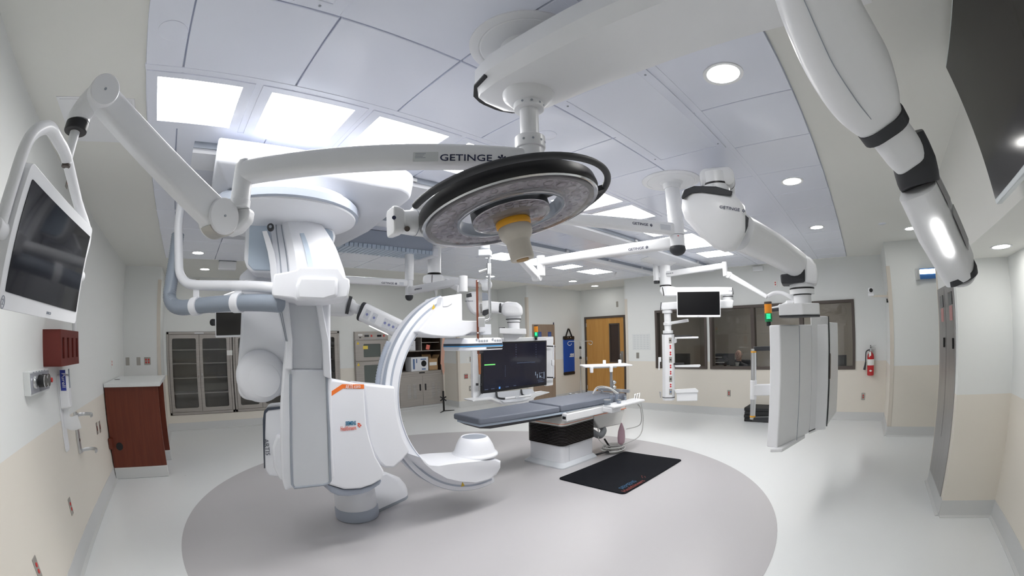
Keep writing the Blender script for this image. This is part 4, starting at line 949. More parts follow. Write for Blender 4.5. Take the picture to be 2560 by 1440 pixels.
for k in range(34): g.box2((.95+.056*k, 4.40, 2.705), (.95+.056*k+.05, 4.76, 2.755))
g.done('links', m_pale, r, bevel=.004, seg=1)
g = G(); g.box2((2.84, 4.38, 2.69), (2.92, 4.80, 2.80)); g.done('end_cap', m_siem, r, bevel=.015)

# ------------------------------------------------------------------ ceiling-mounted imaging gantry
t = thing('ceiling_gantry', 'white ceiling-hung imaging gantry with grey column panel and curved hood', 'imaging gantry', (.75, 3.0, 2.86))
g = G()
out = [V((.06, 2.50, 0)), V((1.22, 2.50, 0))]+arc((1.30, 2.72, 0), XA, YA, .23, -80, 0, 8)+[V((1.62, 3.4, 0)), V((1.60, 4.2, 0)), V((.12, 4.2, 0)), V((.09, 3.3, 0))]
cc = V((.8, 3.3, 0))
g.rings([[p+ZA*2.85 for p in out], [p+ZA*2.80 for p in out], [cc+(p-cc)*.985+ZA*2.70 for p in out], [cc+(p-cc)*.86+ZA*2.61 for p in out], [cc+(p-cc)*.70+ZA*2.57 for p in out]])
g.done('carriage', mat('silver_white_shell', (.56, .58, .635), .4), t, bevel=.015, sharp=40)
TC = (.64, 3.02)
g = G(); g.lathe([(.52, 2.62), (.56, 2.56), (.545, 2.505), (.40, 2.46), (.2, 2.45)], (*TC, 0), n=64); g.done('turntable', m_siem, t, sharp=50)
g = G(); g.lathe([(.545, 2.600), (.572, 2.57), (.568, 2.525), (.545, 2.515)], (*TC, 0), n=64); g.done('grey_ring', m_band, t)
n0 = ray(765, 825); n0.z = 0; n0.normalize(); s0 = V((n0.y, -n0.x, 0))
def pb(pts, d): return [at(*p, P=n0*d, N=n0) for p in pts]
def c2(pts): return [(400+x/2.88, 300+y/2.88) for x, y in pts]
def c4(pts): return [(560+x/2.25, 700+y/2.25) for x, y in pts]
def slab(pts, d, depth, name, m, bevel=.012, par=None, seg=3):
    g = G(); A = pb(pts, d); g.rings([A, [p+n0*depth for p in A]]); return g.done(name, m, par or t, bevel=bevel, seg=seg)
# shoulder plates
slab(c2([(690, 635), (800, 640), (815, 700), (815, 1105), (780, 1108), (662, 1097), (622, 1058), (603, 1000), (620, 720), (645, 665)]), 2.98, .22, 'shoulder_frame', m_siem, .02)
slab(c2([(700, 672), (800, 668), (815, 740), (815, 1085), (672, 1080), (633, 1040), (645, 760), (665, 700)]), 2.972, .02, 'shoulder_face', m_pale, .006)
slab(c2([(1120, 700), (1170, 752), (1250, 788), (1264, 830), (1258, 880), (1150, 900)]), 3.04, .22, 'rear_shoulder', m_siem, .02)
slab(c2([(1185, 775), (1240, 800), (1248, 830), (1245, 870), (1190, 840)]), 3.03, .02, 'rear_shoulder_face', m_pale, .004)
# curved hood: cross-section swept from top to bottom
Lft = c2([(805, 645), (800, 700), (790, 790), (795, 880), (805, 980), (812, 1100), (815, 1180)]); Rgt = c2([(1000, 622), (1110, 672), (1200, 790), (1262, 890), (1300, 985), (1335, 1090), (1350, 1180)])
dd = [3.06, 2.94, 2.87, 2.82, 2.79, 2.77, 2.77]
g = G(); R = []
for (l, r_, d) in zip(Lft, Rgt, dd):
    a, b = at(*l, P=n0*(d+.05), N=n0), at(*r_, P=n0*(d+.05), N=n0); w = b-a; ring = []
    for u, v in ((0, .05), (.03, .0), (.22, .0), (.24, -.05), (.34, -.085), (.66, -.085), (.80, -.06), (.97, -.01), (1, .05), (1, .30), (0, .30)): ring.append(a+w*u+n0*v)
    R.append(ring)
S = []
for i in range(11):
    S.append(smooth([R[j][i] for j in range(len(R))], 5))
g.rings([[S[i][k] for i in range(11)] for k in range(len(S[0]))]); g.done('curved_hood', m_siem, t, sharp=28)
def strip(edgeL, edgeR, off, name, m):
    g = G(); A = smooth([at(*p, P=n0*(d+.05-off), N=n0) for p, d in zip(edgeL, dd)], 5); B = smooth([at(*p, P=n0*(d+.05-off), N=n0) for p, d in zip(edgeR, dd)], 5)
    g.rings([[a, b, b+n0*.02, a+n0*.02] for a, b in zip(A, B)]); g.done(name, m, t)
mixp = lambda f: [(l[0]+(r_[0]-l[0])*f, l[1]+(r_[1]-l[1])*f) for l, r_ in zip(Lft, Rgt)]
strip(mixp(.50), mixp(.575), .098, 'hood_stripe', m_pale)
strip(mixp(.105), mixp(.125), .004, 'guide_line', m_midgrey); strip(mixp(.205), mixp(.222), .006, 'guide_line', m_midgrey)
# outer rail sliver at the left of the hood
A0 = c2([(735, 800), (752, 860), (775, 950), (790, 1040), (800, 1150), (805, 1200)]); B0 = c2([(770, 795), (795, 860), (825, 950), (840, 1040), (850, 1150), (852, 1200)])
g = G(); g.rings([[at(*a, P=n0*2.83, N=n0), at(*b, P=n0*2.81, N=n0), at(*b, P=n0*2.81, N=n0)+n0*.1, at(*a, P=n0*2.83, N=n0)+n0*.1] for a, b in zip(A0, B0)]); g.done('outer_rail', m_siem, t, bevel=.004)
q = at(*c2([(795, 768)])[0], P=n0*2.80, N=n0); g = G(); g.cyl(q, q+n0*.04, .024, n=20); kb = g.done('lock_knob', m_dark, t, bevel=.004); g = G(); g.cyl(q-n0*.004, q, .010, n=14); g.done('knob_cap', m_midgrey, kb)
# head box below the hood
hb = c2([(815, 1150), (822, 1108), (900, 1096), (985, 1076), (1000, 1056), (1285, 1062), (1330, 1130), (1365, 1146), (1368, 1200), (1352, 1276), (1180, 1304), (980, 1300), (958, 1286), (815, 1270), (803, 1250)])
slab(hb, 2.62, .36, 'tube_head', m_siem, .03)
slab(c2([(1003, 1122), (1283, 1130), (1280, 1272), (1180, 1302), (985, 1294), (978, 1190)]), 2.60, .1, 'tube_head_front', m_siem, .02)
# tall column panel
colL = c4([(290, 95), (375, 95), (372, 335), (350, 345)])
slab(c4([(330, 95), (600, 110), (606, 560), (622, 1110), (603, 1140), (575, 1156), (400, 1176), (375, 1172), (345, 1192), (322, 1110), (315, 700), (345, 345)]), 2.98, .30, 'column', m_siem, .02)
slab(c4([(372, 505), (585, 505), (600, 1138), (575, 1153), (400, 1173), (384, 1160)]), 2.95, .05, 'column_panel', m_grey, .012)
# channel with side rails
slab(c4([(283, 95), (362, 105), (385, 340), (385, 505), (345, 500), (347, 345)]), 2.92, .12, 'side_rail', m_siem, .008)
slab(c4([(515, 118), (550, 125), (592, 345), (604, 560), (560, 540), (552, 345)]), 2.92, .12, 'side_rail', m_siem, .008)
slab(c4([(362, 105), (518, 118), (555, 345), (552, 500), (388, 500), (384, 340)]), 2.975, .02, 'channel_back', m_grey, .003)
for off in (0, 14): slab(c4([(296+off, 100), (300+off, 100), (352+off*.5, 345), (347+off*.5, 345)]), 2.916, .01, 'rail_line', m_midgrey, 0)
# panel outline
ol = pb(c4([(374, 530), (376, 800), (383, 1150), (396, 1170), (560, 1152), (590, 1143), (599, 1130), (592, 850), (577, 530)]), 2.948)
g = G(); g.tube(ol, .0085, n=8); g.done('panel_outline', m_midgrey, t)
# pear-shaped detector plate with round boss
pear = [(604, 700), (603, 767), (600, 833), (594, 905), (591, 949), (595, 984), (606, 998), (627, 1002), (684, 996), (712, 985), (722, 900), (706, 760), (690, 690)]
slab(pear, 3.22, .12, 'detector_plate', m_siem, .03)
q = at(651, 940, P=n0*3.21, N=n0); g = G(); g.lathe([(.19, 0), (.185, .015), (.15, .035), (.10, .042), (.01, .043)], q, -n0, n=48); g.done('round_boss', m_siem, t, sharp=50)
q = at(661, 950, P=n0*3.19, N=n0); g = G(); g.lathe([(.125, 0), (.12, .022), (.06, .04), (.01, .042)], q, -n0, n=48); g.done('boss_cap', m_siem, t, sharp=50)
slab([(596, 690), (640, 650), (720, 660), (720, 780), (600, 760)], 3.26, .2, 'neck', m_siem, .03)
# box under the plate
bx = [(668, 1021), (715, 1016), (715, 1195), (672, 1190), (661, 1172), (657, 1050), (660, 1028)]
slab(bx, 3.16, .28, 'flat_detector', m_siem, .015)
slab([(657, 1050), (660, 1028), (668, 1020), (715, 1015), (715, 1021), (671, 1026), (664, 1034), (662, 1171), (660, 1171)], 3.155, .03, 'dark_edge', m_bandd, 0)
slab([(680, 1120), (690, 1090), (715, 1086), (715, 1205), (698, 1200), (684, 1170)], 3.08, .2, 'detector_bracket', m_siem, .02)
txt('side_text', 'ARTIS', at(667, 1118, P=n0*3.150, N=n0), -ZA, s0, .048, m_bandd, t)
# hose frame and corrugated hose
FD = 3.30
pbd = lambda rows: [at(px, py, P=n0*d_, N=n0) for px, py, d_ in rows]
fr = smooth(pbd([(446, 560, 3.3), (447, 640, 3.3), (449, 680, 3.29), (462, 703, 3.25), (485, 712, 3.19), (560, 714, 3.03), (640, 716, 2.88), (700, 722, 2.78)]), 6)
h = thing('hose_frame', 'white bent pipe frame beside the ceiling gantry, holding the hose', 'pipe frame', fr[0])
top = fr[0]; g = G(); g.tube([V((top.x, top.y, CH-.02)), V((top.x, top.y, CH-.1)), top+ZA*.05]+fr[1:], .036, n=16); g.done('pipe', m_siem, h)
g = G(); g.lathe([(.02, 0), (.08, 0), (.08, -.02), (.02, -.03)], (top.x, top.y, CH-.02)); g.done('ceiling_flange', m_siem, h)
hs = resample(smooth(pbd([(445, 585, 3.38), (438, 640, 3.37), (429, 700, 3.35), (424, 735, 3.33), (426, 752, 3.31), (436, 764, 3.28), (455, 769, 3.24), (480, 767, 3.19), (530, 761, 3.08), (600, 757, 2.94), (660, 757, 2.83), (706, 760, 2.76)]), 10), .009)
g = G(); n = len(hs); g.tube(hs, [.052+(.0045 if k % 2 else 0) for k in range(n)], n=20)
tag(g.done('corrugated_hose', mat('grey_corrugated_hose', (.27, .31, .37), .35), sharp=60), 'thick grey corrugated hose looping under the white pipe frame', 'hose')
for px in (491, 596):
    fd = 3.19-(px-485)*.00205; a = at(px, 712, P=n0*fd, N=n0); m_ = at(px, 758, P=n0*(fd-.01), N=n0)
    k_ = min(range(len(hs)), key=lambda i: (hs[i]-m_).length); tg = (hs[min(k_+4, len(hs)-1)]-hs[max(k_-4, 0)]).normalized(); c_ = hs[k_]
    g = G(); g.lathe([(.0585, -.034), (.066, -.034), (.066, .034), (.0585, .034)], c_, tg, n=32); g.prism([c_+ZA*.055-tg*.034, c_+ZA*.055+tg*.034, V((a.x, a.y, a.z+.02))+tg*.034, V((a.x, a.y, a.z+.02))-tg*.034], n0*-.012); g.done('hose_strap', m_siem, h, bevel=.003)

# ------------------------------------------------------------------ ceiling booms
def logo(pos, xd, yd, h, parent, m=None):
    m = m or m_navy; xd, yd = V(xd).normalized(), V(yd).normalized(); zd = xd.cross(yd).normalized(); yd = zd.cross(xd)
    o = txt('maker_name', 'GETINGE', pos, xd, yd, h*1.40, m, parent, stretch=1, bold=.012*h)
    us = [(v.co-V(pos)).dot(xd) for v in o.data.vertices]; k = 7.06*h/(max(us)-min(us))
    for v in o.data.vertices: u = (v.co-V(pos)).dot(xd); v.co += xd*(u*(k-1))
    c = V(pos)+xd*(h*4.9)+zd*.0007; g = G()
    for k in range(6):
        a = radians(90+60*k); d = xd*cos(a)+yd*sin(a); s = xd*-sin(a)+yd*cos(a)
        w = .10*h; p0, p1 = c+d*(.14*h), c+d*(.62*h)
        if k in (1, 2): s = s*1.0
        g.prism([p0-s*w, p1-s*w*1.5, p1+s*w*1.5, p0+s*w], zd*.0008)
    g.done('star_mark', m, parent)
def athd(px, py, h):
    d = ray(px, py); return EYE+d*(h/hypot(d.x, d.y))
def view(px, py):
    d = ray(px, py); r = (ray(px+2, py)-ray(px-2, py)).normalized(); dn = (ray(px, py+2)-ray(px, py-2)).normalized(); return d, r, dn
def zon(x, y, py):
    lo, hi = 0, CH
    h = hypot(x, y); f = (YAW*0)
    # height on the vertical line through x, y seen at image row py
    for _ in range(40):
        m = (lo+hi)/2; v = V((x, y, m))-EYE; v.normalize(); c0, c1, c2_ = v.dot(CR), v.dot(CU), v.dot(_F); th = acos(c2_)
        a, b = 0, 2000
        for _ in range(40):
            q = (a+b)/2; mm = q*36/2560; tt = ((KP[3]*mm+KP[2])*mm+KP[1])*mm*mm+KP[0]*mm
            if tt < th: a = q
            else: b = q
        y_ = PCY-a*c1/hypot(c0, c1)
        if y_ > py: lo = m
        else: hi = m
    return lo
def vcyl(name, x, y, z0, z1, r, par, m=None, bevel=.003, r1=None):
    g = G(); g.cyl((x, y, z0), (x, y, z1), r, r1, n=36); return g.done(name, m or m_white, par, bevel=bevel)
def flange(x, y, par, R=.25, r2=.20, rc=.07):
    g = G(); g.lathe([(.01, CH-.02), (R, CH-.022), (R, CH-.030), (R-.01, CH-.034), (r2+.012, CH-.036), (r2+.006, CH-.033), (r2, CH-.037), (rc+.03, CH-.042), (rc+.01, CH-.06), (rc, CH-.10), (.01, CH-.10)], (x, y, 0), n=64); return g.done('ceiling_flange', m_white, par, sharp=30)
def capsule(g, p0, p1, w, h, n=8, w1=None, h1=None):
    """bar with rounded ends and rounded-rectangle section"""
    p0, p1 = V(p0), V(p1); t = (p1-p0).normalized(); x = t.cross(ZA).normalized(); y = x.cross(t); w1, h1 = w1 or w, h1 or h
    g.rings([rrect(p0, x, y, w, h, min(w, h)*.32, 4), rrect(p1, x, y, w1, h1, min(w1, h1)*.32, 4)]); return g

# --- boom nearest the camera: monitor arm on the lamp column
AX, AY = 1.139, 1.08
t = thing('monitor_boom', 'white boom on ceiling column with lettered arm reaching left to the tilted monitor', 'ceiling boom', (AX, AY, CH))
vcyl('column_sleeve', AX, AY, zon(AX, AY, 276), 2.70, .062, t)
vcyl('column_tube', AX, AY, zon(AX, AY, 350), zon(AX, AY, 262), .038, t)
vcyl('column_collar', AX, AY, zon(AX, AY, 374), zon(AX, AY, 345), .060, t)
vcyl('arm_hub', AX, AY, zon(AX, AY, 432), zon(AX, AY, 372), .053, t)
for a in (200, 235, 270, 300):
    for z in (zon(AX, AY, 360), zon(AX, AY, 268)):
        d = V((cos(radians(a)), sin(radians(a)), 0)); g = G(); g.cyl(V((AX, AY, z))+d*.055, V((AX, AY, z))+d*(.0635 if z > 2.5 else .061), .005, n=10); g.done('screw', m_midgrey, t)
A0 = V((AX, AY, 2.345)); JL = at(610, 432, Z=2.345)
sd = (A0-JL).normalized(); nrm = V((-sd.y, sd.x, 0)); nrm = nrm if nrm.dot(JL) < 0 else -nrm
g = G(); up = V((0, 0, .012)); R = []
for k in range(9):
    f = k/8; p = JL.lerp(A0, f)+up*(4*f*(1-f)); R.append(rrect(p, nrm, ZA, .085, .098-.006*f, .026, 4))
g.rings(R); arm = g.done('extension_arm', m_white, t)
def on_arm(px, py): return at(px, py, P=A0+nrm*.0428, N=nrm)
p = on_arm(1165, 395); logo(p, sd, ZA, .0275, t)
p = on_arm(1064, 392); g = G(); g.prism(rrect(p, sd, ZA, .095, .040, .003, 2), nrm*.0006); g.done('type_label', mat('silver_label', (.60, .62, .62), .5), t)
g = G()
for k, (u, w) in enumerate(((-.02, .04), (-.022, .035), (-.025, .03), (-.02, .04))): g.prism(rrect(p+nrm*.0006+sd*u+ZA*(.014-.006*k), sd, ZA, w, .0025, .001, 2), nrm*.0004)
g.done('type_print', m_midgrey, t)
hJ = hypot(JL.x, JL.y)
jt, jb = athd(608, 400, hJ), athd(600, 522, hJ)
g = G(); g.lathe([(.01, jt.z), (.030, jt.z-.002), (.041, jt.z-.012), (.0425, jt.z-.03), (.0425, jb.z+.035), (.046, jb.z+.033), (.046, jb.z)], (JL.x, JL.y, 0), n=36); g.done('joint_tube', m_white, t, sharp=50)
E_ = athd(546, 546, hJ-.02); E_ = V((E_.x, E_.y, E_.z))
T_ = at(252, 238, D=1.70)
ax = (T_-E_).normalized(); sn = ax.cross(ZA).normalized(); sn = sn if sn.dot(EYE-E_) > 0 else -sn
g = G(); g.prism([V((JL.x, JL.y, jb.z+.005))+s for s in (-sd*.046+ZA*0, sd*.046, sd*.046-ZA*.05, sd*.0-ZA*.095, sd*-.05-ZA*.105, sd*-.10-ZA*.09, sd*-.10-ZA*.03)], nrm*0+V((nrm.x, nrm.y, 0))*-.07); g.done('elbow_block', m_white, t, bevel=.015)
yv = sn.cross(ax)
g = G(); R = []
for f, w, h in ((0, .07, .132), (.12, .075, .128), (.5, .075, .115), (.9, .07, .108), (1, .068, .108)): R.append(rrect(E_.lerp(T_, f), sn, yv, w, h, .02, 4))
g.rings(R); g.done('spring_arm', m_white, t)
for P_, r in ((E_, .073), (T_, .060)):
    g = G(); g.lathe([(.01, .050), (r-.004, .050), (r, .046), (r, -.046), (r-.004, -.05), (.01, -.05)], P_, sn, n=48); g.done('pivot_cover', m_white, t); g = G(); g.cyl(P_+sn*.050, P_+sn*.053, .005, n=12); g.done('pivot_screw', m_midgrey, t)
yw = yv if yv.z < 0 else -yv
g = G(); g.rings([[E_+(ax*cos(radians(a))+yw*sin(radians(a)))*r+sn*s for r, s in ((.072, .04), (.0785, .04), (.0785, -.03), (.072, -.03))] for a in range(62, 172, 8)]); g.done('joint_gap_cover', mat('satin_nickel', (.50, .49, .46), .35, metal=.7), t)
# drop to the monitor
M0, M1 = at(215, 270, D=1.70), at(190, 322, D=1.68); S = V((M1.x, M1.y, 0)); M0 = V((T_.x-.02, T_.y-.02, T_.z))
sx, sy = M1.x, M1.y
g = G(); g.tube(smooth([T_-sn*.0, T_+V((-.035, -.02, .0)), V((sx, sy, T_.z-.06)), V((sx, sy, M1.z+.01))], 5), [.058]*10+[.045]*6, n=20) if False else g.tube(smooth([T_, T_*.5+V((sx, sy, T_.z-.02))*.5, V((sx, sy, T_.z-.07)), V((sx, sy, M1.z+.02))], 5), .046, n=24); g.done('drop_elbow', m_white, t)
g = G(); g.cyl((sx, sy, M1.z-.012), (sx, sy, M1.z+.022), .047, n=32); g.done('black_ring', m_black, t, bevel=.004)
zr = zon(sx, sy, 412)
vcyl('drop_rod', sx, sy, zr, M1.z, .020, t); vcyl('rod_end', sx, sy, zr-.008, zr+.004, .018, t, m_frame)
YM = 1.47
# monitor plane: four corners by height .36
cTL, cTR, cBR, cBL = at(74, 392, D=1.33), at(228, 571, D=1.94), at(194, 808, D=1.94), at(4, 772, D=1.33)
xd = ((cTR-cTL)+(cBR-cBL)).normalized(); zd0 = ((cTL-cBL)+(cTR-cBR)).normalized(); nd = xd.cross(zd0).normalized(); nd = nd if nd.dot(EYE-cTL) > 0 else -nd; zd = nd.cross(xd); zd = zd if zd.z > 0 else -zd
mc = (cTL+cTR+cBR+cBL)/4; w = ((cTR-cTL).length+(cBR-cBL).length)/2; h = ((cTL-cBL).length+(cTR-cBR).length)/2
pL, pR = mc-xd*(w/2+.025)-nd*.03, mc+xd*(w/2+.02)-nd*.03
rod = V((sx, sy, zr+.015))
cL, cR2 = pL+zd*(h*.5+.10)+xd*.05-nd*.0, pR+zd*(h*.5-.02)
g = G(); g.tube(smooth([pL, pL+zd*h*.30, pL+zd*(h*.5+.05), cL+xd*.03+zd*.02, cL.lerp(rod, .5)+zd*.02, rod, rod.lerp(cR2, .55), cR2+xd*-.005, pR+zd*h*.15, pR], 6), .021, n=16); g.done('yoke', m_white, t)
for q in (pL, pR): g = G(); g.cyl(q-xd*.03, q+xd*.03, .024, n=20); g.done('pivot', m_white, t, bevel=.004)
mo = thing('monitor', 'white-framed wall-side monitor with number two mark, tilted beside left wall', 'monitor', mc)
g = G(); g.rings([rrect(mc-nd*.085, xd, zd, w*.9, h*.85, .03), rrect(mc-nd*.06, xd, zd, w, h, .02), rrect(mc, xd, zd, w, h, .02)]); g.done('housing', m_white, mo, bevel=.004)
sc = mc+zd*.004+xd*.008
g = G(); g.prism(rrect(sc, xd, zd, w*.925, h*.785, .004, 3), nd*.0025); g.done('screen', m_screen, mo)
q = mc-xd*(w*.46)-zd*(h*.455); g = G(); g.tube([q+xd*.011*cos(a)+zd*.016*sin(a)+nd*.001 for a in [2*pi*k/24 for k in range(24)]], .0012, n=6, close=True); g.done('mark_ring', m_midgrey, mo); txt('mark_number', '2', q+nd*.0004, xd, zd, .022, m_midgrey, mo)
q = mc-zd*(h*.455)+xd*.04; txt('maker_name', 'BARCO', q+nd*.0004, xd, zd, .012, m_midgrey, mo)
tag(G().tube(smooth([mc-nd*.05-xd*.26, mc-nd*.09-xd*.30+zd*.02, mc-nd*.10-xd*.33-zd*.05], 5), .018, n=12).done('power_grommet', m_black), 'dark cable grommet behind near edge of the tilted monitor', 'cable')

# --- tandem pendant: heavy beam over the camera and keypad arm at the right
t = thing('equipment_pendant', 'massive white pendant beam overhead with keypad arm coming down at right', 'ceiling pendant', (AX, AY, CH))
flange(AX, AY, t, .251, .20, .085)
vcyl('pendant_hub', AX, AY, 2.80, CH-.09, .080, t, bevel=.004)
g = G(); g.lathe([(.07, 2.815), (.084, 2.815), (.084, 2.803), (.07, 2.803)], (AX, AY, 0)); g.done('seam_ring', m_black, t)
bd = V((.02, -1, 0)).normalized(); bs = V((1, .02, 0)).normalized()
B0 = V((AX, AY+.03, 0)); zb = 2.655
g = G(); R = []
def bsec(p, w, za, zc, k=.06):
    pts = []
    for u, v in ((-1, 1), (-1, .45), (-.80, .12), (-.45, 0), (.45, 0), (.80, .12), (1, .45), (1, 1)): pts.append(p+bs*(u*w/2)+ZA*(za+(zc-za)*v))
    return pts
for dist, w, za, zc in ((-.20, .10, 2.735, 2.775), (-.175, .24, 2.69, 2.79), (-.12, .33, 2.665, 2.795), (0, .385, zb, 2.80), (.5, .39, zb-.005, 2.80), (1.25, .36, zb, 2.80), (1.42, .30, zb+.01, 2.79), (1.47, .15, zb+.05, 2.77)): R.append(bsec(B0+bd*dist, w, za, zc))
g.rings(R); g.done('beam', m_white, t, sharp=28)
g = G(); R = []
for dist, w in ((-.212, .07), (-.207, .13), (-.185, .235), (-.12, .338), (-.03, .385)): R.append([B0+bd*dist+bs*(u*w/2)+ZA*(2.705+v) for u, v in ((-1, 0), (1, 0), (1, .008), (-1, .008))])
g.rings(R); g.done('black_gasket', m_black, t)
g = G(); g.lathe([(.06, 2.70), (.115, 2.69), (.105, 2.645), (.075, 2.615), (.062, 2.61)], (AX, AY, 0), n=48); g.done('underside_collar', m_white, t, sharp=50)
# keypad arm: path from the beam end down to the right
P = [at(2030, -140, D=.98), at(2085, 30, D=1.02), at(2140, 180, D=1.06), at(2205, 290, D=1.10), at(2262, 372, D=1.14), at(2330, 520, D=1.22), at(2395, 665, D=1.32)]
def frame_at(i, a, b):
    tt = (b-a).normalized(); d, r, dn = view(i[0], i[1]); x = tt.cross(d).normalized(); return tt, x, x.cross(tt)
def loft(path, ws, hs, name, m, par, rr=.35, sharp=35, bevel=0, roll=0):
    g = G(); R = []
    for k, p in enumerate(path):
        tt = (path[min(k+1, len(path)-1)]-path[max(k-1, 0)]).normalized(); d = (p-EYE).normalized(); x = tt.cross(d).normalized(); y = x.cross(tt)
        if roll: x, y = x*cos(roll)+y*sin(roll), y*cos(roll)-x*sin(roll)
        R.append(rrect(p, x, y, ws[k], hs[k], min(ws[k], hs[k])*rr, 5))
    g.rings(R); return g.done(name, m, par, sharp=sharp, bevel=bevel)
def lpath(rows, name, m, par, n=5, asp=.8, rr=.42, sharp=50, bevel=0, off=0):
    pts = smooth([at(px, py, D=D_) for px, py, D_, w in rows], n); ws = [w for w in smooth([V((w, 0, 0)) for *_, w in rows], n)]; ws = [w.x for w in ws]
    loft(pts, ws, [w*asp for w in ws], name, m, par, rr, sharp=sharp, bevel=bevel); return pts
lpath([(1985, -170, .98, .165), (2045, 0, 1.0, .185), (2085, 90, 1.02, .20), (2118, 155, 1.04, .207), (2150, 222, 1.06, .192), (2180, 272, 1.08, .163), (2205, 306, 1.09, .128)], 'upper_arm_shell', m_white, t)
lpath([(2199, 299, 1.09, .143), (2215, 324, 1.10, .139)], 'black_seal', m_dark, t, n=1, asp=.82)
lpath([(2208, 310, 1.10, .112), (2255, 372, 1.12, .110), (2278, 408, 1.13, .092)], 'neck', m_white, t, n=3, asp=1, rr=.3, bevel=.006)
lpath([(2262, 338, 1.15, .106), (2284, 400, 1.155, .122), (2296, 452, 1.16, .118), (2300, 466, 1.16, .108)], 'black_knuckle', m_dark, t, n=2, asp=1.1, rr=.35, bevel=.006)
seam = [at(px, py, D=D_) for px, py, D_ in ((2010, 0, .921), (2045, 80, .932), (2085, 165, .948), (2140, 250, .980), (2178, 298, 1.015))]
g = G(); g.tube(smooth(seam, 4), .0012, n=6); g.done('shell_seam', m_midgrey, t)
ka = [at(2297, 460, D=1.16), at(2342, 560, D=1.20), at(2383, 640, D=1.25), at(2399, 673, D=1.27)]
tt = (ka[2]-ka[0]).normalized(); d = (ka[1]-EYE).normalized(); kx = tt.cross(d).normalized(); ky = kx.cross(tt)
side = 1 if kx.dot(view(2330, 520)[1]) > 0 else -1
rl = .30*side*(1 if ky.dot(-d) > 0 else -1)
loft(ka, [.110, .112, .104, .098], [.15, .15, .14, .13], 'keypad_arm', m_white, t, .30, sharp=50, roll=rl)
kx, ky = kx*cos(rl)+ky*sin(rl), ky*cos(rl)-kx*sin(rl)
a, b = at(2339, 560, D=1.104), at(2377, 641, D=1.150)
g = G(); q = [(a.lerp(b, k/10), .0095*(.55+.45*sin(pi*min(1, .2+k/10*.75)))) for k in range(11)]
g.rings([[p-kx*wd, p+kx*wd, p+kx*wd+d*.05, p-kx*wd+d*.05] for p, wd in q]); g.done('light_strip', emat('strip_glow', (1, .99, .97), 9), t)
m_key = mat('keypad_print', (.40, .40, .41), .5)
for f in (.10, .27, .48, .56, .64, .72, .80, .88):
    pos = ka[0].lerp(ka[2], f)+kx*side*(.0555+.001*sin(f*3)); g = G(); g.prism(rrect(pos, tt, ky, .038 if f < .4 else .020, .05, .003, 3), kx*side*.0015); g.done('keypad_label', m_key, t)
e0, e1 = at(2399, 672, D=1.27), at(2404, 686, D=1.275)
loft([e0, e1], [.104, .098], [.135, .13], 'end_cap', m_dark, t, .3)
g = G(); hx = view(2410, 695)[1]; g.tube(smooth([e1-hx*.030, at(2392, 709, D=1.26)-hx*.008, at(2403, 713, D=1.26), at(2424, 706, D=1.26), e1+hx*.042], 5), .0055, n=10); g.done('handle_loop', m_white, t)

# --- large display on the soffit face above the camera's right
t = thing('wall_display', 'large dark wall display with pale bezel at upper right corner', 'display', (1.48, -.9, 2.17))
b0, b1 = V((2.085, -.80, 2.165)), V((.85, -.80, 2.165)); up = V((0, .045, .69)).normalized(); xr = (b0-b1).normalized(); fn = up.cross(xr).normalized(); fn = fn if fn.y > 0 else -fn
H_ = .70; cc = (b0+b1)/2+up*H_/2
g = G(); g.rings([rrect(cc-fn*.05, xr, up, 1.15, H_-.08, .02), rrect(cc-fn*.035, xr, up, 1.235, H_, .01), rrect(cc, xr, up, 1.235, H_, .01)]); g.done('housing', mat('silver_bezel', (.58, .62, .64), .35, metal=.3), t, bevel=.003)
g = G(); g.prism(rrect(cc+up*.006, xr, up, 1.215, H_-.035, .004, 3), fn*.002); g.done('screen', m_matte, t)
g = G(); g.bar(cc-fn*.04, (cc.x, -.985, cc.z), .3, .25); g.done('wall_mount', m_dark, t)

# ------------------------------------------------------------------ lamp boom and surgical lamp
BX, BY = 3.191, 1.418
t = thing('lamp_boom', 'white double-arm lamp boom with lettered arms on its own ceiling disc', 'ceiling boom', (BX, BY, CH))
flange(BX, BY, t)
z_ = lambda py: zon(BX, BY, py)
vcyl('column_tube', BX, BY, z_(556), CH-.08, .062, t)
vcyl('upper_hub', BX, BY, z_(588), z_(554), .066, t, bevel=.004)
vcyl('lower_hub', BX, BY, z_(626), z_(589), .064, t, bevel=.004)
g = G(); g.sph((BX, BY, z_(622)), .068, (1, 1, .85)); g.done('dark_end_cap', m_dark, t)
d = V((BX, BY, z_(612)))-EYE; d.z = 0; d.normalize(); q = V((BX, BY, z_(594)))-d*.065+V((d.y, -d.x, 0))*.012; g = G(); g.cyl(q, q-d*.003, .005, n=10); g.done('red_dot', m_red, t)
z1 = z_(575); P1 = at(1335, 541, Z=z1); U0 = V((BX, BY, z1)); ud = (U0-P1).normalized(); un = V((-ud.y, ud.x, 0)); un = un if un.dot(P1) < 0 else -un
g = G(); g.rings([rrect(P1.lerp(U0, f), un, ZA, .085, .075+.03*f, .025, 4) for f in (0, .5, 1)]); g.done('upper_arm', m_white, t)
def on_u(px, py, Z): return at(px, py, P=Z+un*.043, N=un)
logo(on_u(1601, 560, U0), ud, ZA, .0205, t)
p = on_u(1664, 568, U0); g = G(); g.prism(rrect(p, ud, ZA, .10, .045, .003, 2), un*.0006); g.done('type_label', m_grey, t)
z2 = z_(607); P2 = at(1352, 655, Z=z2); L0 = V((BX, BY, z2)); ld = (L0-P2).normalized(); ln = V((-ld.y, ld.x, 0)); ln = ln if ln.dot(P2) < 0 else -ln
g = G(); g.rings([rrect(P2.lerp(L0, f), ln, ZA, .085, .070+.03*f, .025, 4) for f in (0, .5, 1)]); g.done('lower_arm', m_white, t)
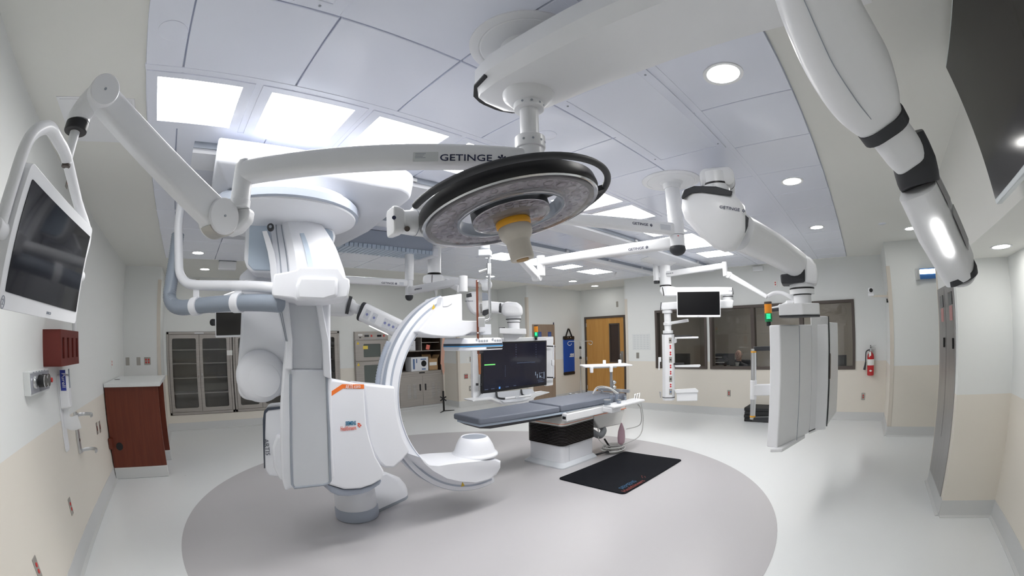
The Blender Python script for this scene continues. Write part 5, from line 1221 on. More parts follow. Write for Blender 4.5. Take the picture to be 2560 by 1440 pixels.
p = at(1590, 622, P=L0+ln*.043, N=ln); logo(p, ld, ZA, .0205, t)
h2 = hypot(P2.x, P2.y); j0, j1 = athd(1350, 642, h2), athd(1350, 668, h2)
vcyl('lower_joint', P2.x, P2.y, athd(1349, 690, h2).z, athd(1350, 640, h2).z, .040, t)
e = athd(1342, 690, h2); s1 = at(1296, 640, D=h2*.92)
g = G(); capsule(g, e, s1, .06, .085); g.done('spring_arm', m_white, t)
g = G(); sdv = (s1-e).cross(ZA).normalized(); g.cyl(e-sdv*.04, e+sdv*.04, .052, n=28); g.done('elbow_pivot', m_white, t, bevel=.006)
# lamp head
LP = at(1277, 536, D=1.72); d, r, dn = view(1277, 536)
nl = (-d*.325+dn*.915+r*.240).normalized(); mx = (r*.965-dn*.262); mx = (mx-nl*mx.dot(nl)).normalized(); my = nl.cross(mx)
RL = .352
la = thing('surgical_lamp', 'round surgical lamp with black ring handle, orange collar and cream handle', 'surgical lamp', LP, None)
m_lens = mat('lamp_cover_acrylic', (.86, .84, .87), .08, var=0, trans=.92, ior=1.2); m_lampin = mat('lamp_interior', (.50, .48, .51), .3, metal=.25, var=.15, scale=30); m_bump = mat('lens_silver', (.30, .28, .30), .16, metal=.7)
def lring(prof, name, m, par=la, n=72, sharp=40): g = G(); g.lathe(prof, LP, nl, n=n); return g.done(name, m, par, sharp=sharp)
def loop(prof, name, m, par=la, n=72, sharp=40):
    g = G(); x, y = mx, my; g.rings([[LP+nl*h+x*(cos(2*pi*k/n)*q)+y*(sin(2*pi*k/n)*q) for k in range(n)] for q, h in prof], close=True, cap=False); return g.done(name, m, par, sharp=sharp)
loop([(RL-.03, .006), (RL+.006, .0), (RL+.012, -.02), (RL+.008, -.05), (RL-.012, -.058), (RL-.04, -.05)], 'black_rim', m_black)
loop([(.216, -.03), (RL-.005, -.035), (RL-.01, -.005), (.216, -.005)], 'outer_tray', m_lampin)
loop([(.212, .004), (.220, .014), (RL-.045, .018), (RL-.012, .010), (RL-.012, .005), (RL-.045, .012), (.220, .008)], 'outer_cover', m_lens)
loop([(.208, -.045), (.217, -.045), (.217, .010), (.213, .012), (.208, .008)], 'inner_rim', m_midgrey)
loop([(RL-.014, .004), (RL+.002, .008), (RL+.006, .002), (RL-.010, -.002)], 'clear_edge', m_chrome)
g = G()
for k in range(26):
    a = 2*pi*k/26
    for q, s in ((.240, .016), (.272, .024), (.306, .016)):
        aa = a+(0 if s == .024 else .12)
        c = LP+nl*-.004+mx*(cos(aa)*q)+my*(sin(aa)*q); g.sph(c, s*(.8+.2*sin(7*k)), (1, 1, .45), Matrix((mx, my, nl)).transposed(), n=10)
lo = g.done('lens_clusters', m_bump, la); lo['kind'] = 'stuff'
lring([(.01, -.045), (.140, -.04), (.150, -.025), (.150, .005), (.01, .005)], 'inner_tray', m_lampin)
loop([(.150, -.04), (.157, -.035), (.158, .004), (.154, .006), (.149, .004)], 'inner_ring', m_dark)
lring([(.01, .030), (.140, .030), (.155, .022), (.157, .006), (.151, .006), (.138, .024), (.01, .025)], 'inner_cover', m_lens)
g = G()
for k in range(14):
    a = 2*pi*k/14
    for q, s in ((.122, .018), (.092, .014)): c = LP+nl*.005+mx*(cos(a+q*9)*q)+my*(sin(a+q*9)*q); g.sph(c, s, (1, 1, .45), Matrix((mx, my, nl)).transposed(), n=10)
li = g.done('inner_lens_clusters', m_bump, la); li['kind'] = 'stuff'
g = G()
for a in (20, 140, 262): a = radians(a); dd_ = mx*cos(a)+my*sin(a); g.bar(LP+dd_*.145-nl*.03, LP+dd_*.215-nl*.03, .05, .02, up=nl)
g.done('spokes', m_dark, la)
m_coll = mat('orange_collar', (.75, .36, .02), .4); m_cream = mat('cream_handle', (.60, .56, .50), .5); m_tan = mat('tan_core', (.36, .22, .08), .5)
lring([(.01, -.02), (.072, -.02), (.070, .03), (.01, .03)], 'centre_core', m_tan)
lring([(.01, .03), (.068, .03), (.070, .034), (.069, .052), (.066, .056), (.01, .056)], 'orange_collar', m_coll)
hd = lring([(.01, .056), (.064, .056), (.067, .062), (.066, .085), (.060, .100), (.050, .112), (.047, .12), (.0465, .185), (.044, .192), (.035, .194), (.025, .188), (.01, .186)], 'handle', m_cream, sharp=50)
lring([(.004, .1945), (.024, .1945), (.024, .187), (.004, .187)], 'handle_tip', m_tan)
# black ring handle above the rim
RH = .408; g = G(); pts = []
for k in range(46):
    a = radians(139-k*(188/45)); pts.append(LP-nl*.036+mx*(RH*cos(a))-my*(0)+(my if my.dot(dn) < 0 else -my)*(RH*sin(a)))
g.tube(pts, .0145, n=12, flat=(1, .9)); g.done('ring_handle', m_dark, la)
upv = my if my.dot(dn) < 0 else -my
for a in (-8, -30): a = radians(a); dd_ = mx*cos(a)+upv*sin(a); g = G(); g.bar(LP+dd_*RL-nl*.03, LP+dd_*RH-nl*.036, .04, .022, up=nl); g.done('handle_strut', m_dark, la)
# side yoke with flat end cap
lft = -mx; c0 = at(1072, 558, D=1.80); c1 = at(975, 555, D=1.74)
ya = (c1-c0).normalized()
g = G(); g.tube([c0-ya*.01, c0+ya*.05, c1-ya*.045], [.058, .055, .047], n=28); g.done('yoke_barrel', m_white, la, bevel=.004)
g = G(); g.cyl(c0+ya*.062, c0+ya*.064, .0555, n=28); g.done('barrel_seam', m_midgrey, la)
g = G(); x = ya.cross(ZA).normalized(); y = x.cross(ya); g.rings([rrect(c1-ya*.05, x, y, .085, .095, .02), rrect(c1-ya*.02, x, y, .10, .115, .02), rrect(c1, x, y, .10, .115, .02)]); g.done('square_end_cap', m_white, la, bevel=.006)
q = at(1018, 572, D=1.70); v_ = view(1018, 572)[0]; g = G(); g.cyl(q, q+v_*.03, .011, n=18); g.done('brake_button', m_frame, la)
q = at(985, 544, D=1.685); g = G(); g.cyl(q, q+v_*.02, .008, n=16); g.done('round_mark', m_navy, la)
g = G(); yk = smooth([c0, LP+lft*.40-nl*.09, LP+lft*.30-nl*.14, LP-nl*.13, LP+mx*.1-nl*.09], 5); g.tube(yk, .03, n=14); g.done('yoke_arm', m_white, la)
# arm hidden behind the lamp joins the boom
g = G(); capsule(g, P1, LP-nl*.16, .06, .075); g.done('linking_arm', m_white, t)
g = G(); g.cyl(LP-nl*.10, LP-nl*.19, .05, n=24); g.done('lamp_swivel', m_white, t)

# ------------------------------------------------------------------ supply pendant with tall cabinet (right of centre)
CXp = at(1790, 455, Z=2.72); t = thing('supply_pendant', 'white ceiling pendant with lettered rounded head and tall hanging supply cabinet', 'ceiling pendant', (CXp.x, CXp.y, CH))
# extension arm above, its end facing the camera
eb = [at(1752, 420, D=3.0), at(1838, 418, D=3.0), at(1836, 456, D=3.0), at(1748, 462, D=3.0)]
d, r, dn = view(1790, 440); c = at(1792, 440, D=2.95); vv = V((d.x, d.y, 0)).normalized(); rr_ = V((vv.y, -vv.x, 0))
g = G(); g.rings([rrect(c+vv*k, rr_, ZA, w, h, .05, 6) for k, w, h in ((0, .20, .10), (.012, .235, .13), (.10, .24, .14), (.5, .24, .15), (.75, .2, .14))]); g.done('extension_arm', m_white, t, sharp=50)
g = G(); g.rings([rrect(c+vv*k, rr_, ZA, .243, .142, .05, 6) for k in (.095, .101)]); g.done('seam_ring', m_black, t)
g = G(); g.cyl(c+vv*.62+ZA*.06, V((c.x+vv.x*.62, c.y+vv.y*.62, CH-.03)), .10, n=32); g.done('ceiling_post', m_white, t)
cn = at(1790, 468, D=3.0); g = G(); g.cyl(cn-ZA*.05, cn+ZA*.09, .095, n=32); g.done('swivel', m_white, t); g = G(); g.cyl(cn+ZA*.0, cn+ZA*.012, .098, n=32); g.done('seam_ring', m_black, t)
# rounded head
hp = [at(*p, D=D) for p, D in (((1712, 500), 2.95), ((1735, 520), 2.95), ((1775, 545), 3.0), ((1820, 580), 3.12), ((1850, 603), 3.2))]
hd_ = V((hp[-1].x-hp[0].x, hp[-1].y-hp[0].y, 0)).normalized(); hn = V((-hd_.y, hd_.x, 0)); hn = hn if hn.dot(hp[0]) < 0 else -hn
C0, C1 = at(1772, 545, D=3.02), at(1990, 690, D=4.15)
# head as a prism-like loft in its vertical plane
hv = V((C1.x-C0.x, C1.y-C0.y, 0)).normalized(); hn = V((-hv.y, hv.x, 0)); hn = hn if hn.dot(C0) < 0 else -hn
def hp_(px, py, off=0): return at(px, py, P=C0+hn*(.17+off), N=hn)
out = ((1706, 478), (1722, 466), (1790, 470), (1830, 480), (1862, 515), (1868, 545), (1868, 578), (1850, 612), (1836, 628), (1812, 631), (1786, 620), (1752, 592), (1712, 548), (1704, 520))
hh0 = hypot(C0.x, C0.y)-.19; ccx = sum(p[0] for p in out)/len(out); ccy = sum(p[1] for p in out)/len(out)
sh = lambda s_, h_, pts=out: [athd(ccx+(p[0]-ccx)*s_, ccy+(p[1]-ccy)*s_, h_) for p in pts]
g = G(); g.rings([sh(s_, hh0+k) for k, s_ in ((-.002, .78), (.02, .92), (.06, .99), (.12, 1.0), (.26, .97), (.31, .86), (.335, .7))]); g.done('head_shell', m_white, t, sharp=50, bevel=0)
bb = ((1703, 494), (1711, 474), (1735, 465), (1790, 466), (1832, 478), (1828, 490), (1800, 488), (1755, 481), (1730, 483), (1706, 499))
g = G(); g.rings([sh(1, hh0+k, bb) for k in (-.012, .10)]); g.done('charcoal_band', m_dark, t, bevel=.01)
g = G(); dk = ((1864, 538), (1872, 545), (1870, 565), (1864, 582)); g.rings([sh(1, hh0+k, dk) for k in (.03, .12)]); g.done('joint_seam', m_dark, t)
q0, q1, q2 = athd(1806, 518, hh0-.006), athd(1860, 527, hh0-.006), athd(1806, 508, hh0-.006)
logo(athd(1824, 521, hh0-.008), q1-q0, q2-q0, .019, t)
pa, pm, pz = at(1846, 578, D=3.15), at(1930, 620, D=3.62), at(1998, 664, D=4.12)
loft([pa, pm, pz], [.27, .26, .235], [.24, .235, .22], 'descending_arm', m_white, t, .42, sharp=50)
# knuckle
kv = V((pz.x, pz.y, 0)).normalized(); kh = hypot(pz.x, pz.y); kr = V((kv.y, -kv.x, 0))
def kp(pts, dpt): return [athd(px, py, kh+dpt) for px, py in pts]
A = kp([(1996, 640), (2004, 636), (2012, 660), (2012, 705), (1975, 709), (1953, 709), (1950, 686), (1975, 683), (1990, 672)], -.13)
g = G(); g.rings([A, [p+kv*.27 for p in A]]); g.done('charcoal_knuckle', m_dark, t, bevel=.015)
A = kp([(2006, 637), (2026, 642), (2040, 660), (2046, 690), (2044, 708), (2013, 705), (2011, 655)], -.14)
g = G(); g.rings([A, [p+kv*.29 for p in A]]); g.done('knuckle_cover', m_white, t, bevel=.02)
cx, cy = athd(2006, 740, kh+.02).x, athd(2006, 740, kh+.02).y
for nme, a, b, rad, m in (('collar', 703, 720, .120, m_white), ('seam_ring', 720, 724, .121, m_black), ('collar', 724, 736, .121, m_white), ('seam_ring', 736, 738.5, .088, m_black), ('drop_column', 738, 768, .086, m_white)):
    vcyl(nme, cx, cy, zon(cx, cy, b), zon(cx, cy, a), rad, t, m, bevel=.002)
# hanging cabinet: its long side recedes to the right
kh2 = hypot(cx, cy)
def hfor(px, py, z): d = ray(px, py); return (z-EYE.z)*hypot(d.x, d.y)/d.z
xy = lambda px, h: V((athd(px, 900, h).x, athd(px, 900, h).y, 0))
def foot(px, py, z): return at(px, py, Z=z).xy.to_3d()
q = at(1943, 1120, Z=.5); zbot = .5
hn_ = 3.95; d = ray(1943, 1120); zbot = EYE.z+d.z*hn_/hypot(d.x, d.y)
bA, bA2, bS, bB = foot(1916, 1117, zbot), foot(1943, 1120, zbot), foot(1991, 1103, zbot), foot(2034, 1077, zbot)
back = V((kv.y, -kv.x, 0))*.0+(bB-bA2).normalized()
ztop = zon(bA2.x, bA2.y, 812)
base = [bA, bA2, bB, bB+V((kv.y, -kv.x, 0))*.12+back*.05, bB+V((kv.x, kv.y, 0))*.15, bA+back*.9]
g = G(); g.rings([[p+ZA*zbot for p in base], [p+ZA*ztop for p in base]]); g.done('cabinet_body', m_white, t, bevel=.012, seg=3)
kn = V((kv.x, kv.y, 0))
g = G(); e_ = (bB-bA2).normalized(); sn_ = V((e_.y, -e_.x, 0)); sn_ = sn_ if sn_.dot(bS) < 0 else -sn_
pS = bS+sn_*.001; g.bar(pS+ZA*(zbot+.01), pS+ZA*(ztop-.01), .005, .004, up=e_); g.done('panel_seam', m_midgrey, t)
zcol = zbot-.015
cB, cC, cD = foot(2022, 1087, zcol), foot(2064, 1068, zcol), foot(2068, 1063, zcol)
zt2 = zon(cB.x, cB.y, 789)
col_ = [cB, cC, cC+kn*.30+back*.1, cB+kn*.32]
g = G(); g.rings([[p+ZA*zcol for p in col_], [p+ZA*zt2 for p in col_]]); g.done('tall_column', m_white, t, bevel=.012)
sE, sF = foot(2069, 1062, zcol+.01), foot(2091, 1030, zcol+.01)
zt3 = zon(sE.x, sE.y, 805)
rt = [sE, sF, sF+kn*.1-V((kv.y, -kv.x, 0))*.1, sE+kn*.2]
g = G(); g.rings([[p+ZA*(zcol+.01) for p in rt], [p+ZA*zt3 for p in rt]]); g.done('side_column', m_white, t, bevel=.008)
g = G(); gp = (cC+sE)/2; g.bar(gp+ZA*(zcol+.005)-kn*.012, gp+ZA*zt2-kn*.012, .012, .014, up=kn); g.done('dark_gap', m_dark, t)
lp_ = [p+ZA*0 for p in (foot(1925, 1131, zbot-.03), foot(1955, 1131, zbot-.03), foot(2012, 1096, zbot-.03), foot(2008, 1070, zbot-.03))]
g = G(); g.rings([[p+ZA*(zbot-.03) for p in lp_], [p+ZA*(zbot+.005) for p in lp_]]); g.done('base_lip', m_white, t, bevel=.008)
g = G(); g.rings([[p-kn*.004+ZA*(zcol+.03) for p in (cB, cC, cC+kn*.1, cB+kn*.1)], [p-kn*.004+ZA*(zcol+.04) for p in (cB, cC, cC+kn*.1, cB+kn*.1)]]); g.done('dark_trim', m_dark, t)
hcol = (cB.length+cC.length)/2; hside = (sE.length+sF.length)/2; hA = bA.length
m_vent = mat('brown_grille', (.20, .17, .15), .5)
fn_ = (cC-cB).normalized(); fn_ = V((fn_.y, -fn_.x, 0)); gn_ = (sF-sE).normalized(); gn_ = V((gn_.y, -gn_.x, 0))
for px, pya, pyb, P_, N_, ax_ in ((2047.5, 889, 951, cB, fn_, (cC-cB).normalized()), (2074, 886, 944, sE, gn_, (sF-sE).normalized())):
    q0, q1 = at(px, pya, P=P_, N=N_), at(px+2, pyb, P=P_, N=N_); mid = (q0+q1)/2; nn = N_ if N_.dot(mid) < 0 else -N_
    g = G(); g.prism(rrect(mid+nn*.006, ax_, ZA, .045 if px < 2060 else .06, (q0-q1).length, .021, 6), -nn*.02); g.done('oval_grille', m_vent, t, bevel=.002)
q = at(2053, 966, P=cB, N=fn_); g = G(); g.cyl(q-kn*.008, q+kn*.03, .012, n=16); g.done('lock', m_black, t)
# neck bracket on top
tb = [xy(1950, kh2-.22), xy(2010, kh2-.24), xy(2052, kh2-.10), xy(2052, kh2+.2), xy(1990, kh2+.25), xy(1955, kh2+.1)]
za_, zb_ = zon(tb[1].x, tb[1].y, 787), zon(tb[1].x, tb[1].y, 757)
g = G(); g.rings([[p+ZA*za_ for p in tb], [p+ZA*zb_ for p in tb]]); g.done('top_bracket', m_white, t, bevel=.01)
g = G(); g.rings([[p+ZA*(za_-.012) for p in tb], [p+ZA*za_ for p in tb]]); g.done('dark_trim', m_dark, t)
pA = bA
q0, q1 = athd(1884, 872, hA+.12), athd(1903, 1048, hA+.12); hb_ = V((q0.x, q0.y, 0))
g = G(); g.cyl((q0.x, q0.y, q1.z), (q0.x, q0.y, q0.z), .026, n=20); g.done('handle_bar', m_alu, t)
for z, s in ((q0.z, 1), (q1.z, -1)):
    g = G(); g.bar((q0.x, q0.y, z), V((pA.x, pA.y, z))+kn*.14, .05, .04); g.done('bar_bracket', m_dark, t, bevel=.006)
    g = G(); g.cyl((q0.x, q0.y, z-.035*s), (q0.x, q0.y, z-.02*s), .028, n=20); g.done('yellow_ring', m_coll, t)
zz = (q0.z*.42+q1.z*.58); g = G(); g.bar((q0.x, q0.y, zz), V((pA.x, pA.y, zz))+kn*.14, .07, .10); g.cyl((q0.x, q0.y, zz-.09), (q0.x, q0.y, zz+.09), .032, n=20); g.done('bar_clamp', m_white, t, bevel=.006)
# signal light on the cabinet
m_green = emat('green_lamp_glow', (.03, .95, .28), 2.2); m_amber = mat('amber_lens', (.80, .28, .02), .3); m_gcap = mat('green_lens', (.01, .22, .08), .3)
def signal(px, py_t, py_b, h, label, rad):
    a, b = athd(px, py_b, h), athd(px, py_t, h); L = b.z-a.z; x, y, z = a.x, a.y, a.z
    s = thing('signal_light', label, 'signal light', a, 'stack signal lights')
    vcyl('base', x, y, z, z+L*.17, rad*.6, s, m_black); vcyl('green_socket', x, y, z+L*.17, z+L*.27, rad, s, m_gcap); vcyl('green_lens', x, y, z+L*.27, z+L*.52, rad*1.03, s, m_gcap)
    d_ = V((x, y, 0)).normalized(); e_ = V((d_.y, -d_.x, 0)); g = G()
    for k in range(4): g.prism(rrect(V((x, y, z+L*(.31+.055*k)))-d_*rad*1.0, e_, ZA, rad*1.1, L*.035, L*.01, 3), -d_*rad*.08)
    g.done('lit_green_bars', m_green, s)
    vcyl('amber_lens', x, y, z+L*.52, z+L*.90, rad, s, m_amber); vcyl('top_cap', x, y, z+L*.90, z+L, rad*1.04, s, m_frame)
signal(1922, 754, 815, hA+.12, 'amber and lit green signal light on top of tall hanging cabinet', .036)
# grey lamp with white arm beside the cabinet top
t = thing('swing_lamp', 'white curved arm and flat lamp head behind the cabinet column', 'lamp', athd(1985, 760, kh2+.5))
g = G(); g.tube(smooth([athd(1920, 741, kh2+.7), athd(1935, 733, kh2+.68), athd(1955, 733, kh2+.66), athd(1975, 742, kh2+.62), athd(1990, 755, kh2+.6), athd(2000, 770, kh2+.3)], 5), .022, n=12); g.done('curved_arm', m_white, t)
g = G(); g.tube(smooth([athd(1928, 771, kh2+.4), athd(1950, 766, kh2+.4), athd(1968, 760, kh2+.4), athd(1984, 760, kh2+.4)], 4), [.012]*4+[.02]*4+[.035]*5, n=14); g.done('lamp_head', m_white, t)
g = G(); capsule(g, athd(1926, 776, kh2+.4), athd(1985, 770, kh2+.4), .06, .03); g.done('dark_lamp_face', m_dark, t)

# ------------------------------------------------------------------ equipment boom by the control room windows
DX_, DY_ = 6.6, 3.185
t = thing('service_boom', 'white boom by the windows with socket tower, shelves and lettered double arm', 'ceiling boom', (DX_, DY_, CH))
dz = lambda py: zon(DX_, DY_, py)
hD = hypot(DX_, DY_)
D = lambda px, py, k=0: athd(px, py, hD+k)
dv = V((DX_, DY_, 0)).normalized(); drx = V((dv.y, -dv.x, 0))
g = G(); g.lathe([(.02, CH-.02), (.40, CH-.022), (.40, CH-.03), (.36, CH-.04), (.20, CH-.10), (.13, CH-.14), (.02, CH-.14)], (D(1662, 690).x, D(1662, 690).y, 0), n=56); g.done('ceiling_flange', m_white, t, sharp=40)
g = G(); c = D(1663, 700); g.cyl((c.x, c.y, dz(715)), (c.x, c.y, CH-.1), .10, n=32); g.done('ceiling_column', m_white, t)
g = G(); g.cyl((c.x, c.y, dz(716)), (c.x, c.y, dz(713)), .102, n=32); g.done('seam_ring', m_black, t)
def slabD(pts, k, depth, name, m, bevel=.01, par=None):
    g = G(); g.rings([[D(*p, k) for p in pts], [D(*p, k+depth) for p in pts]]); return g.done(name, m, par or t, bevel=bevel)
slabD([(1652, 716), (1668, 714), (1682, 716), (1690, 718), (1830, 718), (1834, 728), (1832, 738), (1690, 741), (1658, 741), (1649, 728)], -.10, .20, 'upper_beam', m_white, .02)
slabD([(1653, 757), (1690, 754), (1830, 749), (1835, 752), (1832, 770), (1690, 773), (1655, 776), (1650, 768)], -.10, .20, 'lower_beam', m_white, .02)
for pts in ([(1655, 718), (1657, 718), (1661, 738), (1659, 741)], [(1652, 756), (1654, 756), (1652, 776), (1650, 775)], [(1830, 719), (1831.5, 719), (1834, 735), (1832, 738)]): slabD(pts, -.108, .02, 'seam', m_dark, 0)
q = D(1819, 728, -.104); logo(D(1815, 727.5, -.103), D(1830, 727.5, -.103)-D(1800, 727.5, -.103), ZA, .018, t)
q = D(1820, 745); g = G(); g.cyl((q.x, q.y, D(1820, 752).z), (q.x, q.y, D(1820, 736).z), .09, n=28); g.done('swivel', m_white, t); g = G(); g.cyl((q.x, q.y, D(1820, 743).z), (q.x, q.y, D(1820, 741).z), .092, n=28); g.done('seam_ring', m_black, t)
q = D(1669, 800); tx, ty = q.x, q.y
for nme, a, b, rad, m in (('collar', 776, 783, .088, m_white), ('drop_tube', 783, 832, .060, m_white), ('clamp_collar', 806, 813, .075, m_white), ('tower_cap', 826, 834, .088, m_white)): vcyl(nme, tx, ty, zon(tx, ty, b), zon(tx, ty, a), rad, t, m)
zt, zb = zon(tx, ty, 834), zon(tx, ty, 993)
tc = V((tx, ty, 0)); tw = .105
oct_ = [tc+drx*(tw*a)+dv*(tw*b) for a, b in ((-1, -.4), (-.55, -1), (.55, -1), (1, -.4), (1, 1), (-1, 1))]
g = G(); g.rings([[p+ZA*zb for p in oct_], [p+ZA*zt for p in oct_]]); g.done('socket_tower', m_white, t, bevel=.006)
for z in (zt-.012, zb): g = G(); g.rings([[tc+(p-tc)*1.02+ZA*z for p in oct_], [tc+(p-tc)*1.02+ZA*(z+.012) for p in oct_]]); g.done('dark_trim', m_dark, t)
g = G(); g.rings([[tc+(p-tc)*.92+ZA*(zb-.045) for p in oct_], [tc+(p-tc)*.99+ZA*zb for p in oct_]]); g.done('tower_foot', m_white, t)
ff = -dv*(tw*1.0)
for py, kind in ((851, 0), (867, 1), (883, 1), (898.5, 0), (915, 1), (930.5, 1), (946, 0), (962, 1), (977.5, 2)):
    z = zon(tx, ty, py); p = tc+ff+ZA*z+drx*.035
    if kind == 1:
        for s in (-.017, .017): g = G(); g.cyl(p+ZA*s+dv*.002, p+ZA*s-dv*.006, .014, n=16); g.done('red_socket', m_redpaint, t)
    else:
        g = G(); g.prism(rrect(p, drx, ZA, .05, .095, .004, 3), -dv*.005); pl_ = g.done('outlet_plate', m_plate, t); g = G(); g.cyl(p-dv*.004, p-dv*.009, .014, n=16); g.done('port', m_boxb if kind == 2 else m_black, pl_)
for pts, dep in (([(1686, 843), (1745, 841), (1747, 843), (1745, 846), (1688, 847)], .40), ([(1687, 913), (1750, 911), (1752, 914), (1748, 918), (1688, 918)], .42)): slabD(pts, -.18, dep, 'shelf', m_white, .004)
slabD([(1685, 846), (1692, 846), (1692, 856), (1689, 858), (1685, 858)], -.08, .08, 'shelf_bracket', m_white, .006)
slabD([(1691, 973), (1740, 971), (1744, 975), (1744, 1002), (1692, 1003)], -.22, .42, 'drawer_box', m_white, .012)
slabD([(1685, 974), (1738, 970), (1746, 976), (1746, 981), (1690, 983)], -.24, .46, 'drawer_top', m_white, .006)
slabD([(1646, 893), (1653, 893), (1653, 904), (1650, 905), (1649, 925), (1646, 925)], -.05, .06, 'side_handle', m_white, .006)
slabD([(1648, 979), (1653, 978), (1653, 996), (1650, 993)], -.05, .05, 'hose_hook', m_chrome, .004)
g = G(); capsule(g, D(1676, 808), D(1720, 801, -.15), .045, .05); g.done('monitor_arm', m_white, t)
k = thing('keyboard', 'dark keyboard and papers on upper shelf of the socket tower', 'keyboard', D(1712, 841, -.02)); q = D(1708, 841.5, -.05)
g = G(); g.box(V((q.x, q.y, q.z+.012)), (.30, .13, .02), Matrix.Rotation(atan2(drx.y, drx.x), 3, 'Z')); g.done('case', m_dark, k, bevel=.004)
k = thing('scanner', 'black flat scanner on lower shelf of the socket tower', 'scanner', D(1700, 912, -.02)); q = D(1697, 911, -.02)
g = G(); g.box(V((q.x, q.y, q.z+.012)), (.18, .13, .025), Matrix.Rotation(atan2(drx.y, drx.x), 3, 'Z')); g.done('case', m_black, k, bevel=.006)
# monitor in front of the boom
def screen_thing(name, label, corners, h, frame, bez, depth=.05, screen_m=None):
    P_ = [athd(*p, h) for p in corners]; s = thing(name, label, 'monitor', sum(P_, V())/4)
    x = (P_[1]-P_[0]+P_[2]-P_[3]).normalized(); y = (P_[0]-P_[3]+P_[1]-P_[2]); y = (y-x*y.dot(x)).normalized(); n = x.cross(y); n = n if n.dot(EYE-P_[0]) > 0 else -n
    c = sum(P_, V())/4; w = ((P_[1]-P_[0]).length+(P_[2]-P_[3]).length)/2; hh = ((P_[0]-P_[3]).length+(P_[1]-P_[2]).length)/2
    g = G(); g.rings([rrect(c-n*depth, x, y, w*.9, hh*.9, .02), rrect(c-n*depth*.5, x, y, w, hh, .012), rrect(c, x, y, w, hh, .012)]); g.done('housing', frame, s, bevel=.003)
    g = G(); g.prism(rrect(c+y*(bez[1]-bez[0])/2, x, y, w-bez[2]*2, hh-bez[0]-bez[1], .004, 3), n*.003); g.done('screen', screen_m or m_screen, s)
    return s, c, x, y, n, w, hh
m_off = mat('switched_off_screen', (.003, .003, .004), .35, var=0, spec=.2)
s, c, x, y, n, w, hh = screen_thing('monitor', 'white-framed blank monitor hanging in front of the socket tower boom', [(1691, 725), (1801, 723), (1801, 793), (1693, 793)], hD-.38, m_white, (.035, .035, .012), screen_m=m_off)
txt('maker_name', 'BARCO', c-y*(hh*.465)+n*.0005, x, y, .016, m_midgrey, s)
# second slim lamp arm above that boom
t2 = thing('slim_lamp_boom', 'slim lettered lamp arm above the blank monitor, folding down to the right', 'ceiling boom', D(1641, 660))
q = D(1641, 690); g = G(); g.cyl((q.x, q.y, D(1641, 702).z), (q.x, q.y, D(1641, 672).z), .055, n=24); g.done('hub', m_white, t2); g = G(); g.cyl((q.x, q.y, D(1641, 709).z), (q.x, q.y, D(1641, 701).z), .052, n=24); g.done('dark_end_cap', m_dark, t2, bevel=.01)
g = G(); g.cyl((q.x, q.y, D(1641, 674).z), (q.x+.0, q.y+.0, CH-.02), .05, n=24); g.done('ceiling_tube', m_white, t2)
a, b = D(1643, 689), D(1812, 664, -.4); g = G(); g.rings([rrect(p, drx, ZA, .05, h_, .015) if False else rrect(p, (b-a).cross(ZA).normalized(), ZA, .06, h_, .018) for p, h_ in ((a, .10), (b, .085))]); g.done('upper_arm', m_white, t2)
xd_ = (b-a).normalized(); an = xd_.cross(ZA); an = an if an.dot(a) < 0 else -an; logo(a.lerp(b, .18)+an*.031, xd_, ZA, .017, t2)
q = b; g = G(); g.cyl((q.x, q.y, athd(1813, 690, hypot(q.x, q.y)).z), (q.x, q.y, athd(1813, 655, hypot(q.x, q.y)).z), .042, n=24); g.done('joint', m_white, t2)
e0, e1 = athd(1822, 687, hypot(q.x, q.y)), athd(1918, 742, hypot(q.x, q.y)-.3); g = G(); capsule(g, e0, e1, .06, .085, w1=.05, h1=.06); g.done('spring_arm', m_white, t2); g = G(); sd_ = (e1-e0).cross(ZA).normalized(); g.cyl(e0-sd_*.04, e0+sd_*.04, .05, n=24); g.done('elbow_pivot', m_white, t2)

# ------------------------------------------------------------------ booms behind the gantry
hE = 5.2
Eh = lambda px, py, k=0: athd(px, py, hE+k)
q = Eh(1023, 690); ex, ey = q.x, q.y; ev = V((ex, ey, 0)).normalized(); er = V((ev.y, -ev.x, 0))
t = thing('shield_boom', 'slender white boom with two lettered arms behind the C-arm', 'ceiling boom', (ex, ey, CH))
flange(ex, ey, t)
ez = lambda py: zon(ex, ey, py)
vcyl('ceiling_tube', ex, ey, ez(701), CH-.08, .055, t); vcyl('hub', ex, ey, ez(742), ez(700), .048, t)
g = G(); g.sph((ex, ey, ez(741)), .05, (1, 1, 1.1)); g.done('dark_end_cap', m_dark, t)
a, b = V((ex, ey, ez(708))), Eh(850, 703, -.2); b.z = a.z+.02; aa = (a-b).normalized(); an = V((-aa.y, aa.x, 0)); an = an if an.dot(a) < 0 else -an
g = G(); g.rings([rrect(p, an, ZA, .07, .085, .02, 4) for p in (b, a)]); g.done('upper_arm', m_white, t); logo(at(969, 708, P=a+an*.036, N=an), aa, ZA, .0215, t)
p = at(1004, 709, P=a+an*.036, N=an); g = G(); g.prism(rrect(p, aa, ZA, .055, .035, .003, 2), an*.001); g.done('type_label', m_grey, t)
a2 = V((ex, ey, ez(727))); b2 = Eh(1158, 703, -.9); a_ = (b2-a2).normalized(); an = V((a_.y, -a_.x, 0)); an = an if an.dot(a2) < 0 else -an
g = G(); g.rings([rrect(p, an, ZA, .07, h_, .02, 4) for p, h_ in ((a2, .10), (b2, .075))]); g.done('lower_arm', m_white, t); logo(at(1043, 723, P=a2+an*.036, N=an), a_, ZA, .018, t)
hb = hypot(b2.x, b2.y); g = G(); g.cyl((b2.x, b2.y, athd(1152, 730, hb).z), (b2.x, b2.y, athd(1152, 690, hb).z), .045, n=24); g.done('joint', m_white, t, bevel=.004)
